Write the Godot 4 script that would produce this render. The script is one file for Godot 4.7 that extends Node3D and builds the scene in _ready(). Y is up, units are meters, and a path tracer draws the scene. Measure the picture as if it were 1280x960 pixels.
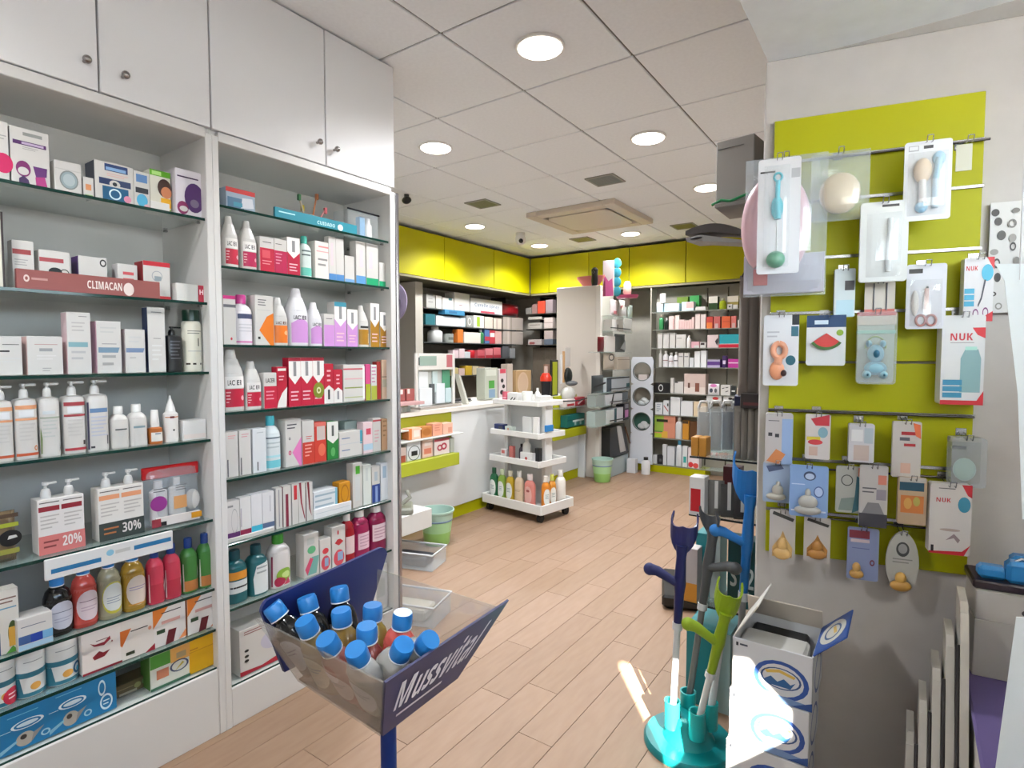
extends Node3D

class B:
	var v := PackedVector3Array()
	var n := PackedVector3Array()
	var c := PackedColorArray()
	var col := Color(1, 1, 1)
	func setc(h) -> B:
		col = Color(h).srgb_to_linear()
		return self
	func t3(a: Vector3, b: Vector3, d: Vector3, na: Vector3, nb: Vector3, nd: Vector3):
		v.append(a); v.append(d); v.append(b)
		n.append(na); n.append(nd); n.append(nb)
		c.append(col); c.append(col); c.append(col)
	func tri(a: Vector3, b: Vector3, d: Vector3):
		var m := (b - a).cross(d - a).normalized()
		t3(a, b, d, m, m, m)
	func quad(a: Vector3, b: Vector3, d: Vector3, e: Vector3):
		tri(a, b, d); tri(a, d, e)
	func trio(a: Vector3, b: Vector3, d: Vector3, o: Vector3):
		if (b - a).cross(d - a).dot(o) < 0: tri(a, d, b)
		else: tri(a, b, d)
	func quado(a: Vector3, b: Vector3, d: Vector3, e: Vector3, o: Vector3):
		trio(a, b, d, o); trio(a, d, e, o)
	func box(lo: Vector3, hi: Vector3, bev := 0.0015, side = null, top = null) -> B:
		var s := hi - lo
		bev = minf(bev, minf(s.x, minf(s.y, s.z)) * 0.3)
		var base := col
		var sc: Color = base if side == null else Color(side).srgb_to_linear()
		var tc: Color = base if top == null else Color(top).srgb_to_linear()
		var ctr := (lo + hi) * 0.5
		var P = func(sg: Array, ax: int) -> Vector3:
			var p := Vector3.ZERO
			for i in 3:
				var k := 0.0 if i == ax else bev
				p[i] = hi[i] - k if sg[i] > 0 else lo[i] + k
			return p
		for ax in 3:
			var b1 := (ax + 1) % 3
			var b2 := (ax + 2) % 3
			for q in [-1, 1]:
				var pts := []
				for w in [[-1, -1], [1, -1], [1, 1], [-1, 1]]:
					var sg := [0, 0, 0]
					sg[ax] = q; sg[b1] = w[0]; sg[b2] = w[1]
					pts.append(P.call(sg, ax))
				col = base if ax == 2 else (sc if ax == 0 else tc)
				var o := Vector3.ZERO
				o[ax] = q
				quado(pts[0], pts[1], pts[2], pts[3], o)
		col = base
		for cx in 3:
			var a1 := (cx + 1) % 3
			var a2 := (cx + 2) % 3
			for q in [[-1, -1], [1, -1], [1, 1], [-1, 1]]:
				var s0 := [0, 0, 0]
				s0[a1] = q[0]; s0[a2] = q[1]; s0[cx] = -1
				var s1 = s0.duplicate()
				s1[cx] = 1
				var o := Vector3.ZERO
				o[a1] = q[0]; o[a2] = q[1]
				quado(P.call(s0, a1), P.call(s1, a1), P.call(s1, a2), P.call(s0, a2), o)
		for x in [-1, 1]:
			for y in [-1, 1]:
				for z in [-1, 1]:
					trio(P.call([x, y, z], 0), P.call([x, y, z], 1), P.call([x, y, z], 2), Vector3(x, y, z))
		return self
	func ring(r: float, y: float, a: float, b: float, k: int, e: float, at: Vector3) -> PackedVector3Array:
		var o := PackedVector3Array()
		for i in k:
			var th := TAU * i / k
			var sx := sin(th)
			var cz := cos(th)
			o.append(at + Vector3(a * r * signf(sx) * pow(absf(sx), 2.0 / e), y, b * r * signf(cz) * pow(absf(cz), 2.0 / e)))
		return o
	# prof: [[radius, y], ...] bottom to top
	func lathe(prof: Array, a: float, b: float, k := 16, e := 2.0, at := Vector3.ZERO, capb := true, capt := true) -> B:
		var nn := []
		for i in prof.size() - 1:
			var dr: float = (prof[i + 1][0] - prof[i][0]) * (a + b) * 0.5
			var dy: float = prof[i + 1][1] - prof[i][1]
			nn.append(Vector2(dy, -dr).normalized())
		var rings := []
		for p in prof: rings.append(ring(p[0], p[1], a, b, k, e, at))
		var un := []
		for i in k:
			var r0 := ring(1, 0, a, b, k, e, Vector3.ZERO)
			var tg: Vector3 = r0[(i + 1) % k] - r0[(i + k - 1) % k]
			un.append(Vector3(tg.z, 0, -tg.x).normalized() * -1.0)
		for i in k:
			if un[i].dot(rings[0][i] - at) < 0 and rings[0][i].distance_to(at) > 0.0001: un[i] = -un[i]
		for s in prof.size() - 1:
			var n0: Vector2 = nn[s]
			var n1: Vector2 = nn[s]
			if s > 0 and nn[s - 1].dot(nn[s]) > 0.72: n0 = (nn[s - 1] + nn[s]).normalized()
			if s < nn.size() - 1 and nn[s + 1].dot(nn[s]) > 0.72: n1 = (nn[s + 1] + nn[s]).normalized()
			for i in k:
				var j := (i + 1) % k
				var p0: Vector3 = rings[s][i]
				var p1: Vector3 = rings[s][j]
				var p2: Vector3 = rings[s + 1][j]
				var p3: Vector3 = rings[s + 1][i]
				var a0: Vector3 = un[i] * n0.x + Vector3.UP * n0.y
				var a1: Vector3 = un[j] * n0.x + Vector3.UP * n0.y
				var a2: Vector3 = un[j] * n1.x + Vector3.UP * n1.y
				var a3: Vector3 = un[i] * n1.x + Vector3.UP * n1.y
				t3(p0, p1, p2, a0, a1, a2)
				t3(p0, p2, p3, a0, a2, a3)
		if capb: fan(rings[0], Vector3.DOWN)
		if capt: fan(rings[-1], Vector3.UP)
		return self
	func fan(rg, o: Vector3):
		var m := Vector3.ZERO
		for p in rg: m += p
		m /= rg.size()
		for i in rg.size(): trio(m, rg[i], rg[(i + 1) % rg.size()], o)
	func tube(pts: Array, r, k := 8, caps := true) -> B:
		var rr = []
		var up := Vector3(0.31, 0.83, 0.47)
		for i in pts.size():
			var t: Vector3 = (pts[mini(i + 1, pts.size() - 1)] - pts[maxi(i - 1, 0)]).normalized()
			var u := up - t * up.dot(t)
			if u.length() < 0.05: u = Vector3.RIGHT - t * Vector3.RIGHT.dot(t)
			u = u.normalized()
			up = u
			var w := t.cross(u)
			var rad: float = r[i] if r is Array else r
			var ro := []
			for j in k:
				var th := TAU * j / k
				ro.append([pts[i] + (u * cos(th) + w * sin(th)) * rad, u * cos(th) + w * sin(th)])
			rr.append(ro)
		for i in pts.size() - 1:
			for j in k:
				var q := (j + 1) % k
				t3(rr[i][j][0], rr[i][q][0], rr[i + 1][q][0], rr[i][j][1], rr[i][q][1], rr[i + 1][q][1])
				t3(rr[i][j][0], rr[i + 1][q][0], rr[i + 1][j][0], rr[i][j][1], rr[i + 1][q][1], rr[i + 1][j][1])
		if caps:
			var t0: Vector3 = pts[0] - pts[1]
			var t1: Vector3 = pts[-1] - pts[-2]
			fan(rr[0].map(func(x): return x[0]), t0)
			fan(rr[-1].map(func(x): return x[0]), t1)
		return self
	# polygon in the xy plane, from z0 (back) to z1 (front), moved by t
	func ext(pts: PackedVector2Array, z0: float, z1: float, t := Transform3D()) -> B:
		var ix := Geometry2D.triangulate_polygon(pts)
		var fz := t.basis * Vector3(0, 0, 1)
		for i in range(0, ix.size(), 3):
			var a := pts[ix[i]]
			var b := pts[ix[i + 1]]
			var d := pts[ix[i + 2]]
			trio(t * Vector3(a.x, a.y, z1), t * Vector3(b.x, b.y, z1), t * Vector3(d.x, d.y, z1), fz)
			trio(t * Vector3(a.x, a.y, z0), t * Vector3(b.x, b.y, z0), t * Vector3(d.x, d.y, z0), -fz)
		var sgn := 1.0 if not Geometry2D.is_polygon_clockwise(pts) else -1.0
		for i in pts.size():
			var a := pts[i]
			var b := pts[(i + 1) % pts.size()]
			var o := t.basis * Vector3((b.y - a.y) * sgn, -(b.x - a.x) * sgn, 0)
			quado(t * Vector3(a.x, a.y, z0), t * Vector3(b.x, b.y, z0), t * Vector3(b.x, b.y, z1), t * Vector3(a.x, a.y, z1), o)
		return self
	func ball(at: Vector3, r: Vector3, k := 14, m := 8) -> B:
		for i in m:
			for j in k:
				var q := []
				for w in [[i, j], [i, j + 1], [i + 1, j + 1], [i + 1, j]]:
					var ph: float = PI * w[0] / m - PI / 2
					var th: float = TAU * w[1] / k
					var d := Vector3(cos(ph) * sin(th), sin(ph), cos(ph) * cos(th))
					q.append([at + d * r, (d / r).normalized()])
				if i > 0: t3(q[0][0], q[1][0], q[2][0], q[0][1], q[1][1], q[2][1])
				if i < m - 1: t3(q[0][0], q[2][0], q[3][0], q[0][1], q[2][1], q[3][1])
		return self
	# a soft bag: base at y = 0, swollen by d, flattened to the rim
	func pillow(w: float, h: float, d: float, px := 3.0, py := 5.0, k := 10, at := Vector3.ZERO) -> B:
		for sg in [1.0, -1.0]:
			var g := []
			for i in k + 1:
				var row := []
				for j in k + 1:
					var x := 2.0 * j / k - 1.0
					var y := 2.0 * i / k - 1.0
					var z: float = d * 0.5 * (1.0 - pow(absf(x), px)) * (1.0 - pow(absf(y), py)) + 0.0008
					row.append(at + Vector3(x * w * 0.5, (y + 1) * h * 0.5, z * sg))
				g.append(row)
			for i in k:
				for j in k:
					quado(g[i][j], g[i][j + 1], g[i + 1][j + 1], g[i + 1][j], Vector3(0, 0, sg))
		return self
	func mesh() -> ArrayMesh:
		var ar := []
		ar.resize(Mesh.ARRAY_MAX)
		ar[Mesh.ARRAY_VERTEX] = v; ar[Mesh.ARRAY_NORMAL] = n; ar[Mesh.ARRAY_COLOR] = c
		var m := ArrayMesh.new()
		m.add_surface_from_arrays(Mesh.PRIMITIVE_TRIANGLES, ar)
		return m

var M := {}
var taken := {}

func numbered(called: String, parent: Node) -> String:
	var key := str(parent.get_instance_id()) + called
	var k: int = taken.get(key, 0)
	taken[key] = k + 1
	return called if k == 0 else "%s_%03d" % [called, k]

func obj(called: String, b, m, parent: Node = self, at := Vector3.ZERO, turn := 0.0) -> MeshInstance3D:
	var o := MeshInstance3D.new()
	o.mesh = b.mesh() if b is B else b
	o.material_override = M[m] if m is String else m
	o.name = numbered(called, parent)
	parent.add_child(o, true)
	o.position = at
	o.rotation.y = turn
	return o

func tag(o, label: String, category: String, group := "", kind := ""):
	o.set_meta("label", label); o.set_meta("category", category)
	if group != "": o.set_meta("group", group)
	if kind != "": o.set_meta("kind", kind)
	return o

func thing(called: String, label: String, category: String, at := Vector3.ZERO, turn := 0.0, group := "") -> Node3D:
	var o := Node3D.new()
	o.name = numbered(called, self)
	add_child(o, true)
	o.position = at
	o.rotation.y = turn
	tag(o, label, category, group)
	return o

func struct(called: String, b, m, parent: Node = self) -> MeshInstance3D:
	var o := obj(called, b, m, parent)
	if parent == self: o.set_meta("kind", "structure")
	return o

func nb(h = "ffffff") -> B:
	return B.new().setc(h)

func bx(h, lo: Vector3, hi: Vector3, bev := 0.002) -> B:
	return nb(h).box(lo, hi, bev)

# ---------- flat print, laid on a face through f(u, v) -> [point, normal] ----------
func flat_face(w: float, h: float, z: float) -> Callable:
	return func(u, v): return [Vector3((u - 0.5) * w, v * h, z), Vector3(0, 0, 1)]

func round_face(prof: Array, a: float, b: float, e: float, v0: float, v1: float, h: float, span := 2.3) -> Callable:
	return func(u, v):
		var y: float = (v0 + (v1 - v0) * v) * h
		var r: float = prof[-1][0]
		for i in prof.size() - 1:
			if y >= prof[i][1] and y <= prof[i + 1][1]:
				r = lerpf(prof[i][0], prof[i + 1][0], (y - prof[i][1]) / maxf(prof[i + 1][1] - prof[i][1], 1e-5))
				break
		var th: float = (u - 0.5) * span
		var s := sin(th)
		var c := cos(th)
		var p := Vector3(a * r * signf(s) * pow(absf(s), 2.0 / e), y, b * r * pow(absf(c), 2.0 / e))
		var nn := Vector3(s / a, 0, c / b).normalized()
		return [p, nn]

var text_cache := {}
func text_tris(t: String) -> Array:
	if text_cache.has(t): return text_cache[t]
	var tm := TextMesh.new()
	var sf := SystemFont.new()
	sf.font_names = PackedStringArray(["Droid Sans"])
	sf.font_weight = 700
	tm.font = sf
	tm.text = t
	tm.font_size = 48
	tm.depth = 0.0
	tm.curve_step = 3.0
	var a := tm.get_mesh_arrays()
	var out := []
	if a.size() > 0:
		var vs: PackedVector3Array = a[Mesh.ARRAY_VERTEX]
		var ix = a[Mesh.ARRAY_INDEX]
		var lo := Vector2(1e9, 1e9)
		var hi := Vector2(-1e9, -1e9)
		for p in vs:
			lo = lo.min(Vector2(p.x, p.y)); hi = hi.max(Vector2(p.x, p.y))
		var q := PackedVector2Array()
		if ix == null or ix.size() == 0:
			for p in vs: q.append((Vector2(p.x, p.y) - lo) / (hi - lo))
		else:
			for i in ix: q.append((Vector2(vs[i].x, vs[i].y) - lo) / (hi - lo))
		out = [q]
	text_cache[t] = out
	return out

func lay_print(b: B, ps: Array, f: Callable, curved := false, eps := 0.0004):
	var lay := [0]
	var k := 8 if curved else 1
	var pt = func(u, v):
		var r = f.call(u, v)
		return [r[0] + r[1] * (eps + 0.00015 * lay[0]), r[1]]
	var fc = func(A, C, D):
		if (C[0] - A[0]).cross(D[0] - A[0]).dot(A[1]) < 0: b.t3(A[0], D[0], C[0], A[1], D[1], C[1])
		else: b.t3(A[0], C[0], D[0], A[1], C[1], D[1])
	var uvt = func(p0: Vector2, p1: Vector2, p2: Vector2):
		if not curved:
			fc.call(pt.call(p0.x, p0.y), pt.call(p1.x, p1.y), pt.call(p2.x, p2.y))
			return
		var n := 5
		for i in n:
			for j in n - i:
				var a: Vector2 = p0 + (p1 - p0) * i / n + (p2 - p0) * j / n
				var d1: Vector2 = (p1 - p0) / n
				var d2: Vector2 = (p2 - p0) / n
				fc.call(pt.call(a.x, a.y), pt.call((a + d1).x, (a + d1).y), pt.call((a + d2).x, (a + d2).y))
				if j < n - i - 1: fc.call(pt.call((a + d1).x, (a + d1).y), pt.call((a + d1 + d2).x, (a + d1 + d2).y), pt.call((a + d2).x, (a + d2).y))
	var rect = func(u0, v0, u1, v1):
		for i in k:
			var a0: float = lerpf(u0, u1, float(i) / k)
			var a1: float = lerpf(u0, u1, float(i + 1) / k)
			var A = pt.call(a0, v0)
			var C = pt.call(a1, v0)
			var D = pt.call(a1, v1)
			var E = pt.call(a0, v1)
			fc.call(A, C, D); fc.call(A, D, E)
	for p in ps:
		match p[0]:
			"r":
				b.setc(p[5]); rect.call(p[1], p[2], p[3], p[4])
			"e", "o":
				b.setc(p[5])
				var inner: float = p[6] if p[0] == "o" else 0.0
				for i in 20:
					var t0 := TAU * i / 20
					var t1 := TAU * (i + 1) / 20
					var A := Vector2(p[1] + cos(t0) * p[3] * inner, p[2] + sin(t0) * p[4] * inner)
					var C := Vector2(p[1] + cos(t0) * p[3], p[2] + sin(t0) * p[4])
					var D := Vector2(p[1] + cos(t1) * p[3], p[2] + sin(t1) * p[4])
					uvt.call(A, C, D)
					if inner > 0: uvt.call(A, D, Vector2(p[1] + cos(t1) * p[3] * inner, p[2] + sin(t1) * p[4] * inner))
			"p":
				b.setc(p[1])
				var pv := PackedVector2Array()
				for i in range(0, p[2].size(), 2): pv.append(Vector2(p[2][i], p[2][i + 1]))
				var ix := Geometry2D.triangulate_polygon(pv)
				for i in range(0, ix.size(), 3):
					uvt.call(pv[ix[i]], pv[ix[i + 1]], pv[ix[i + 2]])
			"l":
				b.setc(p[6])
				for i in p[4]:
					var ln: float = [1.0, 0.82, 0.93, 0.6, 0.75][i % 5]
					var vv: float = p[3] - i * p[5]
					rect.call(p[1], vv, p[1] + (p[2] - p[1]) * ln, vv + p[5] * 0.36)
			"t":
				# u0, v0, u1, v1, text, colour, slant
				b.setc(p[6])
				var tt := text_tris(p[5])
				if tt.size() > 0:
					var q: PackedVector2Array = tt[0]
					for i in range(0, q.size(), 3):
						var w := []
						for j in 3:
							var s: Vector2 = q[i + j]
							w.append(pt.call(lerpf(p[1], p[3], s.x) + p[7] * (s.y - 0.5), lerpf(p[2], p[4], s.y)))
						fc.call(w[0], w[1], w[2])
		lay[0] += 1

# ---------- shop goods; local frame: base centre at the origin, front towards +z ----------
func item(k: String, nm: String, label: String, cat: String, grp: String, at: Vector3, turn: float, w: float, h: float, d: float, cols: Array, ps: Array):
	if k == "box":
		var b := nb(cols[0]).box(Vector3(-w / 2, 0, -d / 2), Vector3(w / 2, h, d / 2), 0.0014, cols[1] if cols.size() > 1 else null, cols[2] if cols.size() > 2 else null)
		if ps.is_empty():
			tag(obj(nm, b, "carton", self, at, turn), label, cat, grp)
			return
		var t := thing(nm, label, cat, at, turn, grp)
		obj("carton_body", b, "carton", t)
		var pb := nb()
		lay_print(pb, [["r", 0.015, 0.015, 0.985, 0.985, cols[0]]] + ps, flat_face(w, h, d / 2))
		obj("printed_front", pb, "print", t)
		return
	if ps.size() > 0 and k != "bag": ps = [["r", 0.0, 0.0, 1.0, 1.0, cols[0]]] + ps
	var t := thing(nm, label, cat, at, turn, grp)
	var a := w / 2
	var z := d / 2
	var pb := nb()
	if k == "tub":
		var pr := [[0.97, 0.0], [1.0, h * 0.02], [1.0, h * 0.85]]
		obj("body", nb(cols[0]).lathe(pr, a, z, 20), "plastic", t)
		obj("lid", nb(cols[1]).lathe([[1.02, h * 0.85], [1.02, h * 0.98], [0.97, h]], a, z, 20), "plastic", t)
		lay_print(pb, ps, round_face(pr, a, z, 2.0, 0.02, 0.84, h, 2.8), true)
	elif k == "bottle":
		var pr := [[0.95, 0.0], [1.0, h * 0.025], [1.0, h * 0.62], [0.93, h * 0.7], [0.7, h * 0.77], [0.42, h * 0.81], [0.4, h * 0.84]]
		obj("body", nb(cols[0]).lathe(pr, a, z, 18, 2.6), "plastic", t)
		obj("cap", nb(cols[1]).lathe([[0.5, h * 0.82], [0.5, h * 0.97], [0.46, h]], a, minf(a, z * 1.3), 16), "plastic", t)
		lay_print(pb, ps, round_face(pr, a, z, 2.6, 0.04, 0.68, h), true)
	elif k == "cyl":
		var pr := [[0.95, 0.0], [1.0, h * 0.02], [1.0, h * 0.76], [0.92, h * 0.8], [0.8, h * 0.82]]
		obj("body", nb(cols[0]).lathe(pr, a, z, 18), "plastic", t)
		obj("cap", nb(cols[1]).lathe([[0.9, h * 0.82], [0.9, h * 0.98], [0.85, h]], a, z, 18), "plastic", t)
		lay_print(pb, ps, round_face(pr, a, z, 2.0, 0.04, 0.76, h), true)
	elif k == "flask":
		var pr := [[0.96, 0.0], [1.0, h * 0.02], [1.0, h * 0.56], [0.9, h * 0.66], [0.64, h * 0.8], [0.56, h * 0.84]]
		obj("body", nb(cols[0]).lathe(pr, a, z, 18, 3.2), "plastic", t)
		obj("cap", nb(cols[1]).lathe([[0.54, h * 0.84], [0.4, h * 0.98], [0.36, h]], a, a, 16), "plastic", t)
		lay_print(pb, ps, round_face(pr, a, z, 3.2, 0.03, 0.62, h, 2.0), true)
	elif k == "pump":
		var pr := [[0.96, 0.0], [1.0, h * 0.02], [1.0, h * 0.74], [0.9, h * 0.79], [0.4, h * 0.81]]
		obj("body", nb(cols[0]).lathe(pr, a, z, 20, 3.6), "plastic", t)
		var pm := nb(cols[1]).lathe([[0.42, h * 0.81], [0.42, h * 0.87], [0.34, h * 0.92], [0.16, h * 0.935], [0.16, h * 0.965], [0.3, h * 0.97], [0.28, h]], a, a, 12)
		var dx := a * 1.1
		pm.box(Vector3(-a * 0.2, h * 0.965, -a * 0.2), Vector3(dx, h, a * 0.2), 0.0015)
		obj("pump_head", pm, "plastic", t)
		lay_print(pb, ps, round_face(pr, a, z, 3.6, 0.03, 0.77, h, 2.0), true)
	elif k == "dropper" or k == "nozzle":
		var sp := 0.5 if k == "dropper" else 0.66
		var pr := [[0.95, 0.0], [1.0, h * 0.02], [1.0, h * sp * 0.92], [0.6, h * sp]]
		obj("body", nb(cols[0]).lathe(pr, a, z, 16), "plastic", t)
		var tip := [[0.62, h * sp], [0.62, h * (sp + 0.1)], [0.5, h * 0.98], [0.45, h]] if k == "dropper" else [[0.7, h * sp], [0.6, h * (sp + 0.08)], [0.2, h * 0.93], [0.1, h]]
		obj("cap", nb(cols[1]).lathe(tip, a, z, 16), "plastic", t)
		lay_print(pb, ps, round_face(pr, a, z, 2.0, 0.04, sp * 0.9, h), true)
	elif k == "gel":
		# big oval bath gel bottle with a wide screw cap
		var pr := [[0.93, 0.0], [1.0, h * 0.03], [1.0, h * 0.5], [0.95, h * 0.62], [0.8, h * 0.72], [0.5, h * 0.79], [0.36, h * 0.81], [0.36, h * 0.84]]
		obj("body", nb(cols[0]).lathe(pr, a, z, 20, 2.4), "gel", t)
		obj("cap", nb(cols[1]).lathe([[0.5, h * 0.82], [0.52, h * 0.835], [0.52, h * 0.965], [0.47, h]], a, a, 20), "plastic", t)
		obj("cap_ring", nb("e8e8e6").lathe([[0.525, h * 0.806], [0.525, h * 0.819]], a, a, 20), "plastic", t)
		lay_print(pb, ps, round_face(pr, a, z, 2.4, 0.06, 0.62, h), true)
	elif k == "bag":
		obj("pouch", nb(cols[0]).pillow(w, h, d), "plastic", t)
		if cols.size() > 1:
			obj("header", bx(cols[1], Vector3(-w / 2 * 1.02, h * 0.86, -0.003), Vector3(w / 2 * 1.02, h, 0.003)), "plastic", t)
		lay_print(pb, ps, flat_face(w, h, d * 0.5 + 0.001))
	elif k == "can":
		obj("body", nb(cols[0]).lathe([[0.95, 0.0], [1.0, h * 0.04], [1.0, h * 0.94], [0.93, h]], a, z, 16), "plastic", t)
		lay_print(pb, ps, round_face([[1, 0], [1, h]], a, z, 2.0, 0.0, 1.0, h), true)
	if pb.v.size() > 0: obj("label_print", pb, "print", t)

func goods(g: String, cat_rows: Array):
	for r in cat_rows:
		item(r[0], r[1], r[2], r[3], g, Vector3(r[4], r[5], r[6]), r[7], r[8], r[9], r[10], r[11], r[12])

func mat(h, rough := 0.6, metal := 0.0, vc := true) -> StandardMaterial3D:
	var m := StandardMaterial3D.new()
	m.albedo_color = Color(h)
	m.roughness = rough
	m.metallic = metal
	m.vertex_color_use_as_albedo = vc
	return m

func grain(fx: float, lo: String, hi: String, sd: int, oct := 4) -> NoiseTexture2D:
	var nz := FastNoiseLite.new()
	nz.seed = sd
	nz.noise_type = FastNoiseLite.TYPE_SIMPLEX_SMOOTH
	nz.frequency = fx
	nz.fractal_octaves = oct
	var t := NoiseTexture2D.new()
	t.width = 512; t.height = 512; t.seamless = true
	t.noise = nz
	var gr := Gradient.new()
	gr.set_color(0, Color(lo)); gr.set_color(1, Color(hi))
	t.color_ramp = gr
	return t

func make_materials():
	M.carton = mat("ffffff", 0.5)
	M.print = mat("ffffff", 0.45)
	M.plastic = mat("ffffff", 0.28)
	M.gel = mat("ffffff", 0.12)
	M.matte = mat("ffffff", 0.85)
	M.rubber = mat("ffffff", 0.7)
	M.paint = mat("ffffff", 0.75)
	M.paint.albedo_texture = grain(0.02, "f6f6f6", "ffffff", 3)
	M.paint.uv1_triplanar = true
	M.paint.uv1_world_triplanar = true
	M.lacquer = mat("ffffff", 0.5)
	M.lacquer.metallic_specular = 0.35
	M.satin = mat("ffffff", 0.42)
	M.metal = mat("ffffff", 0.25, 1.0)
	M.cloth = mat("ffffff", 0.9)
	M.cloth.rim_enabled = true
	M.cloth.rim = 0.3
	M.wood = mat("ffffff", 0.5)
	M.wood.albedo_texture = grain(0.012, "f0ebe6", "ffffff", 11, 5)
	M.wood.uv1_triplanar = true
	M.wood.uv1_world_triplanar = true
	M.wood.uv1_scale = Vector3(4, 3, 0.8)
	M.tile = mat("ffffff", 0.9)
	M.tile.albedo_texture = grain(0.09, "f8f8f8", "ffffff", 5)
	M.tile.uv1_triplanar = true
	M.tile.uv1_world_triplanar = true
	M.glass = mat(Color(0.80, 0.93, 0.90, 0.16), 0.03, 0.0, false)
	M.glass.transparency = BaseMaterial3D.TRANSPARENCY_ALPHA
	M.clear = mat(Color(0.92, 0.95, 0.96, 0.16), 0.06, 0.0, false)
	M.clear.transparency = BaseMaterial3D.TRANSPARENCY_ALPHA
	M.smoke = mat(Color(0.66, 0.64, 0.61, 0.24), 0.08, 0.0, false)
	M.smoke.transparency = BaseMaterial3D.TRANSPARENCY_ALPHA
	M.film = mat(Color(0.85, 0.90, 0.93, 0.22), 0.12, 0.0, false)
	M.film.transparency = BaseMaterial3D.TRANSPARENCY_ALPHA
	M.window = mat(Color(0.95, 0.98, 0.98, 0.05), 0.02, 0.0, false)
	M.window.transparency = BaseMaterial3D.TRANSPARENCY_ALPHA
	M.poster = mat("ffffff", 0.8)
	M.poster.backlight_enabled = true
	M.poster.backlight = Color(0.08, 0.08, 0.08)
	M.lamp = mat("ffffff", 0.6)
	M.lamp.emission_enabled = true
	M.lamp.emission = Color(1.0, 0.97, 0.92)
	M.lamp.emission_energy_multiplier = 6.0
	M.screen = mat("ffffff", 0.2)

# ---------- packs that hang on the slat panel ----------
func rrect(w: float, h: float, rad: float, y0 := 0.0) -> PackedVector2Array:
	var o := PackedVector2Array()
	for q in [[1, 1, 0.0], [-1, 1, PI / 2], [-1, -1, PI], [1, -1, PI * 1.5]]:
		for i in 5:
			var a: float = q[2] + PI / 2 * i / 4.0
			o.append(Vector2(q[0] * (w / 2 - rad) + cos(a) * rad, y0 + h / 2 + q[1] * (h / 2 - rad) + sin(a) * rad))
	return o

const PANEL_TURN := 0.2075

func hang(r: Array):
	var kind: String = r[0]
	var w: float = r[7]
	var h: float = r[8]
	var th: float = r[9]
	var t := thing(r[1], r[2], r[3], Vector3(r[4], r[5], r[6]), PANEL_TURN, "baby goods hanging on the lime panel")
	var zf := 0.0
	if kind == "card":
		obj("card", nb(r[11]).ext(rrect(w, h, minf(w, h) * 0.07), -th, 0), "carton", t)
	elif kind == "oval":
		var op := PackedVector2Array()
		for i in 28: op.append(Vector2(cos(TAU * i / 28) * w / 2, h / 2 + sin(TAU * i / 28) * h / 2))
		obj("card", nb(r[11]).ext(op, -th, 0), "carton", t)
	elif kind == "film":
		obj("clear_case", nb().ext(rrect(w, h, w * 0.1), -th, 0.012), "film", t)
		obj("backing_card", nb(r[11]).ext(rrect(w * 0.96, h * 0.97, w * 0.1, h * 0.015), -th + 0.001, -th + 0.003), "carton", t)
		zf = -th + 0.004
	else:
		obj("clear_bag", nb().pillow(w, h, th), "film", t)
		zf = -0.012
	if r[12].size() > 0:
		var pb := nb()
		lay_print(pb, ([["r", 0.04, 0.03, 0.96, 0.97, r[11]]] if kind == "card" else []) + r[12], flat_face(w, h, 0.0))
		obj("printed_front", pb, "print", t)
	var byc := {}
	for q in r[13]:
		var c: String = q[6]
		if not byc.has(c): byc[c] = nb(c)
		var b: B = byc[c]
		var P = func(u, v, z): return Vector3((u - 0.5) * w, v * h, zf + z)
		match q[0]:
			"b": b.ball(P.call(q[1], q[2], q[5] * 0.5), Vector3(q[3] * w, q[4] * h, q[5]))
			"k": b.tube([P.call(q[1], q[2], q[5]), P.call(q[3], q[4], q[5])], q[5], 10)
			"x": b.box(P.call(q[1], q[2], -0.0005), P.call(q[3], q[4], q[5]), 0.001)
			"c":
				var pts := []
				for i in 25:
					var a: float = lerpf(q[7], q[8], i / 24.0) + PI / 2
					pts.append(P.call(q[1] + cos(a) * q[3], q[2] + sin(a) * q[4], q[5]))
				b.tube(pts, q[5], 10)
			"w":
				var rad: float = q[3] * w
				var cen: Vector3 = P.call(q[1], q[2] + 0.3, 0.0)
				var sl := PackedVector2Array([Vector2.ZERO])
				var rind := PackedVector2Array()
				var back := PackedVector2Array()
				for i in 13:
					var a := lerpf(PI * 1.2, PI * 1.8, i / 12.0)
					var dv := Vector2(cos(a), sin(a))
					sl.append(dv * rad * 1.05)
					rind.append(dv * rad * 1.25)
					back.append(dv * rad * 1.05)
				back.reverse()
				rind.append_array(back)
				var tr := Transform3D(Basis(), cen)
				b.ext(sl, 0.0, 0.012, tr)
				obj("rind", nb("3f6a34").ext(rind, 0.0, 0.011, tr), "plastic", t)
	for c in byc: obj("product", byc[c], "plastic", t)
	if r[14].size() > 0:
		var q: Array = r[14]
		var b := nb()
		b.pillow(q[2] * 2 * w, q[3] * 2 * h, q[4] * 2.2, 6.0, 8.0, 8, Vector3((q[0] - 0.5) * w, (q[1] - q[3]) * h, 0.001))
		obj("clear_bubble", b, "clear", t)
	# the steel hook that carries it belongs to the panel
	if r[15] == 1:
		var off: float = r[10]
		hook(t.position + t.basis * Vector3(0, h - 0.012, 0), off)

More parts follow.
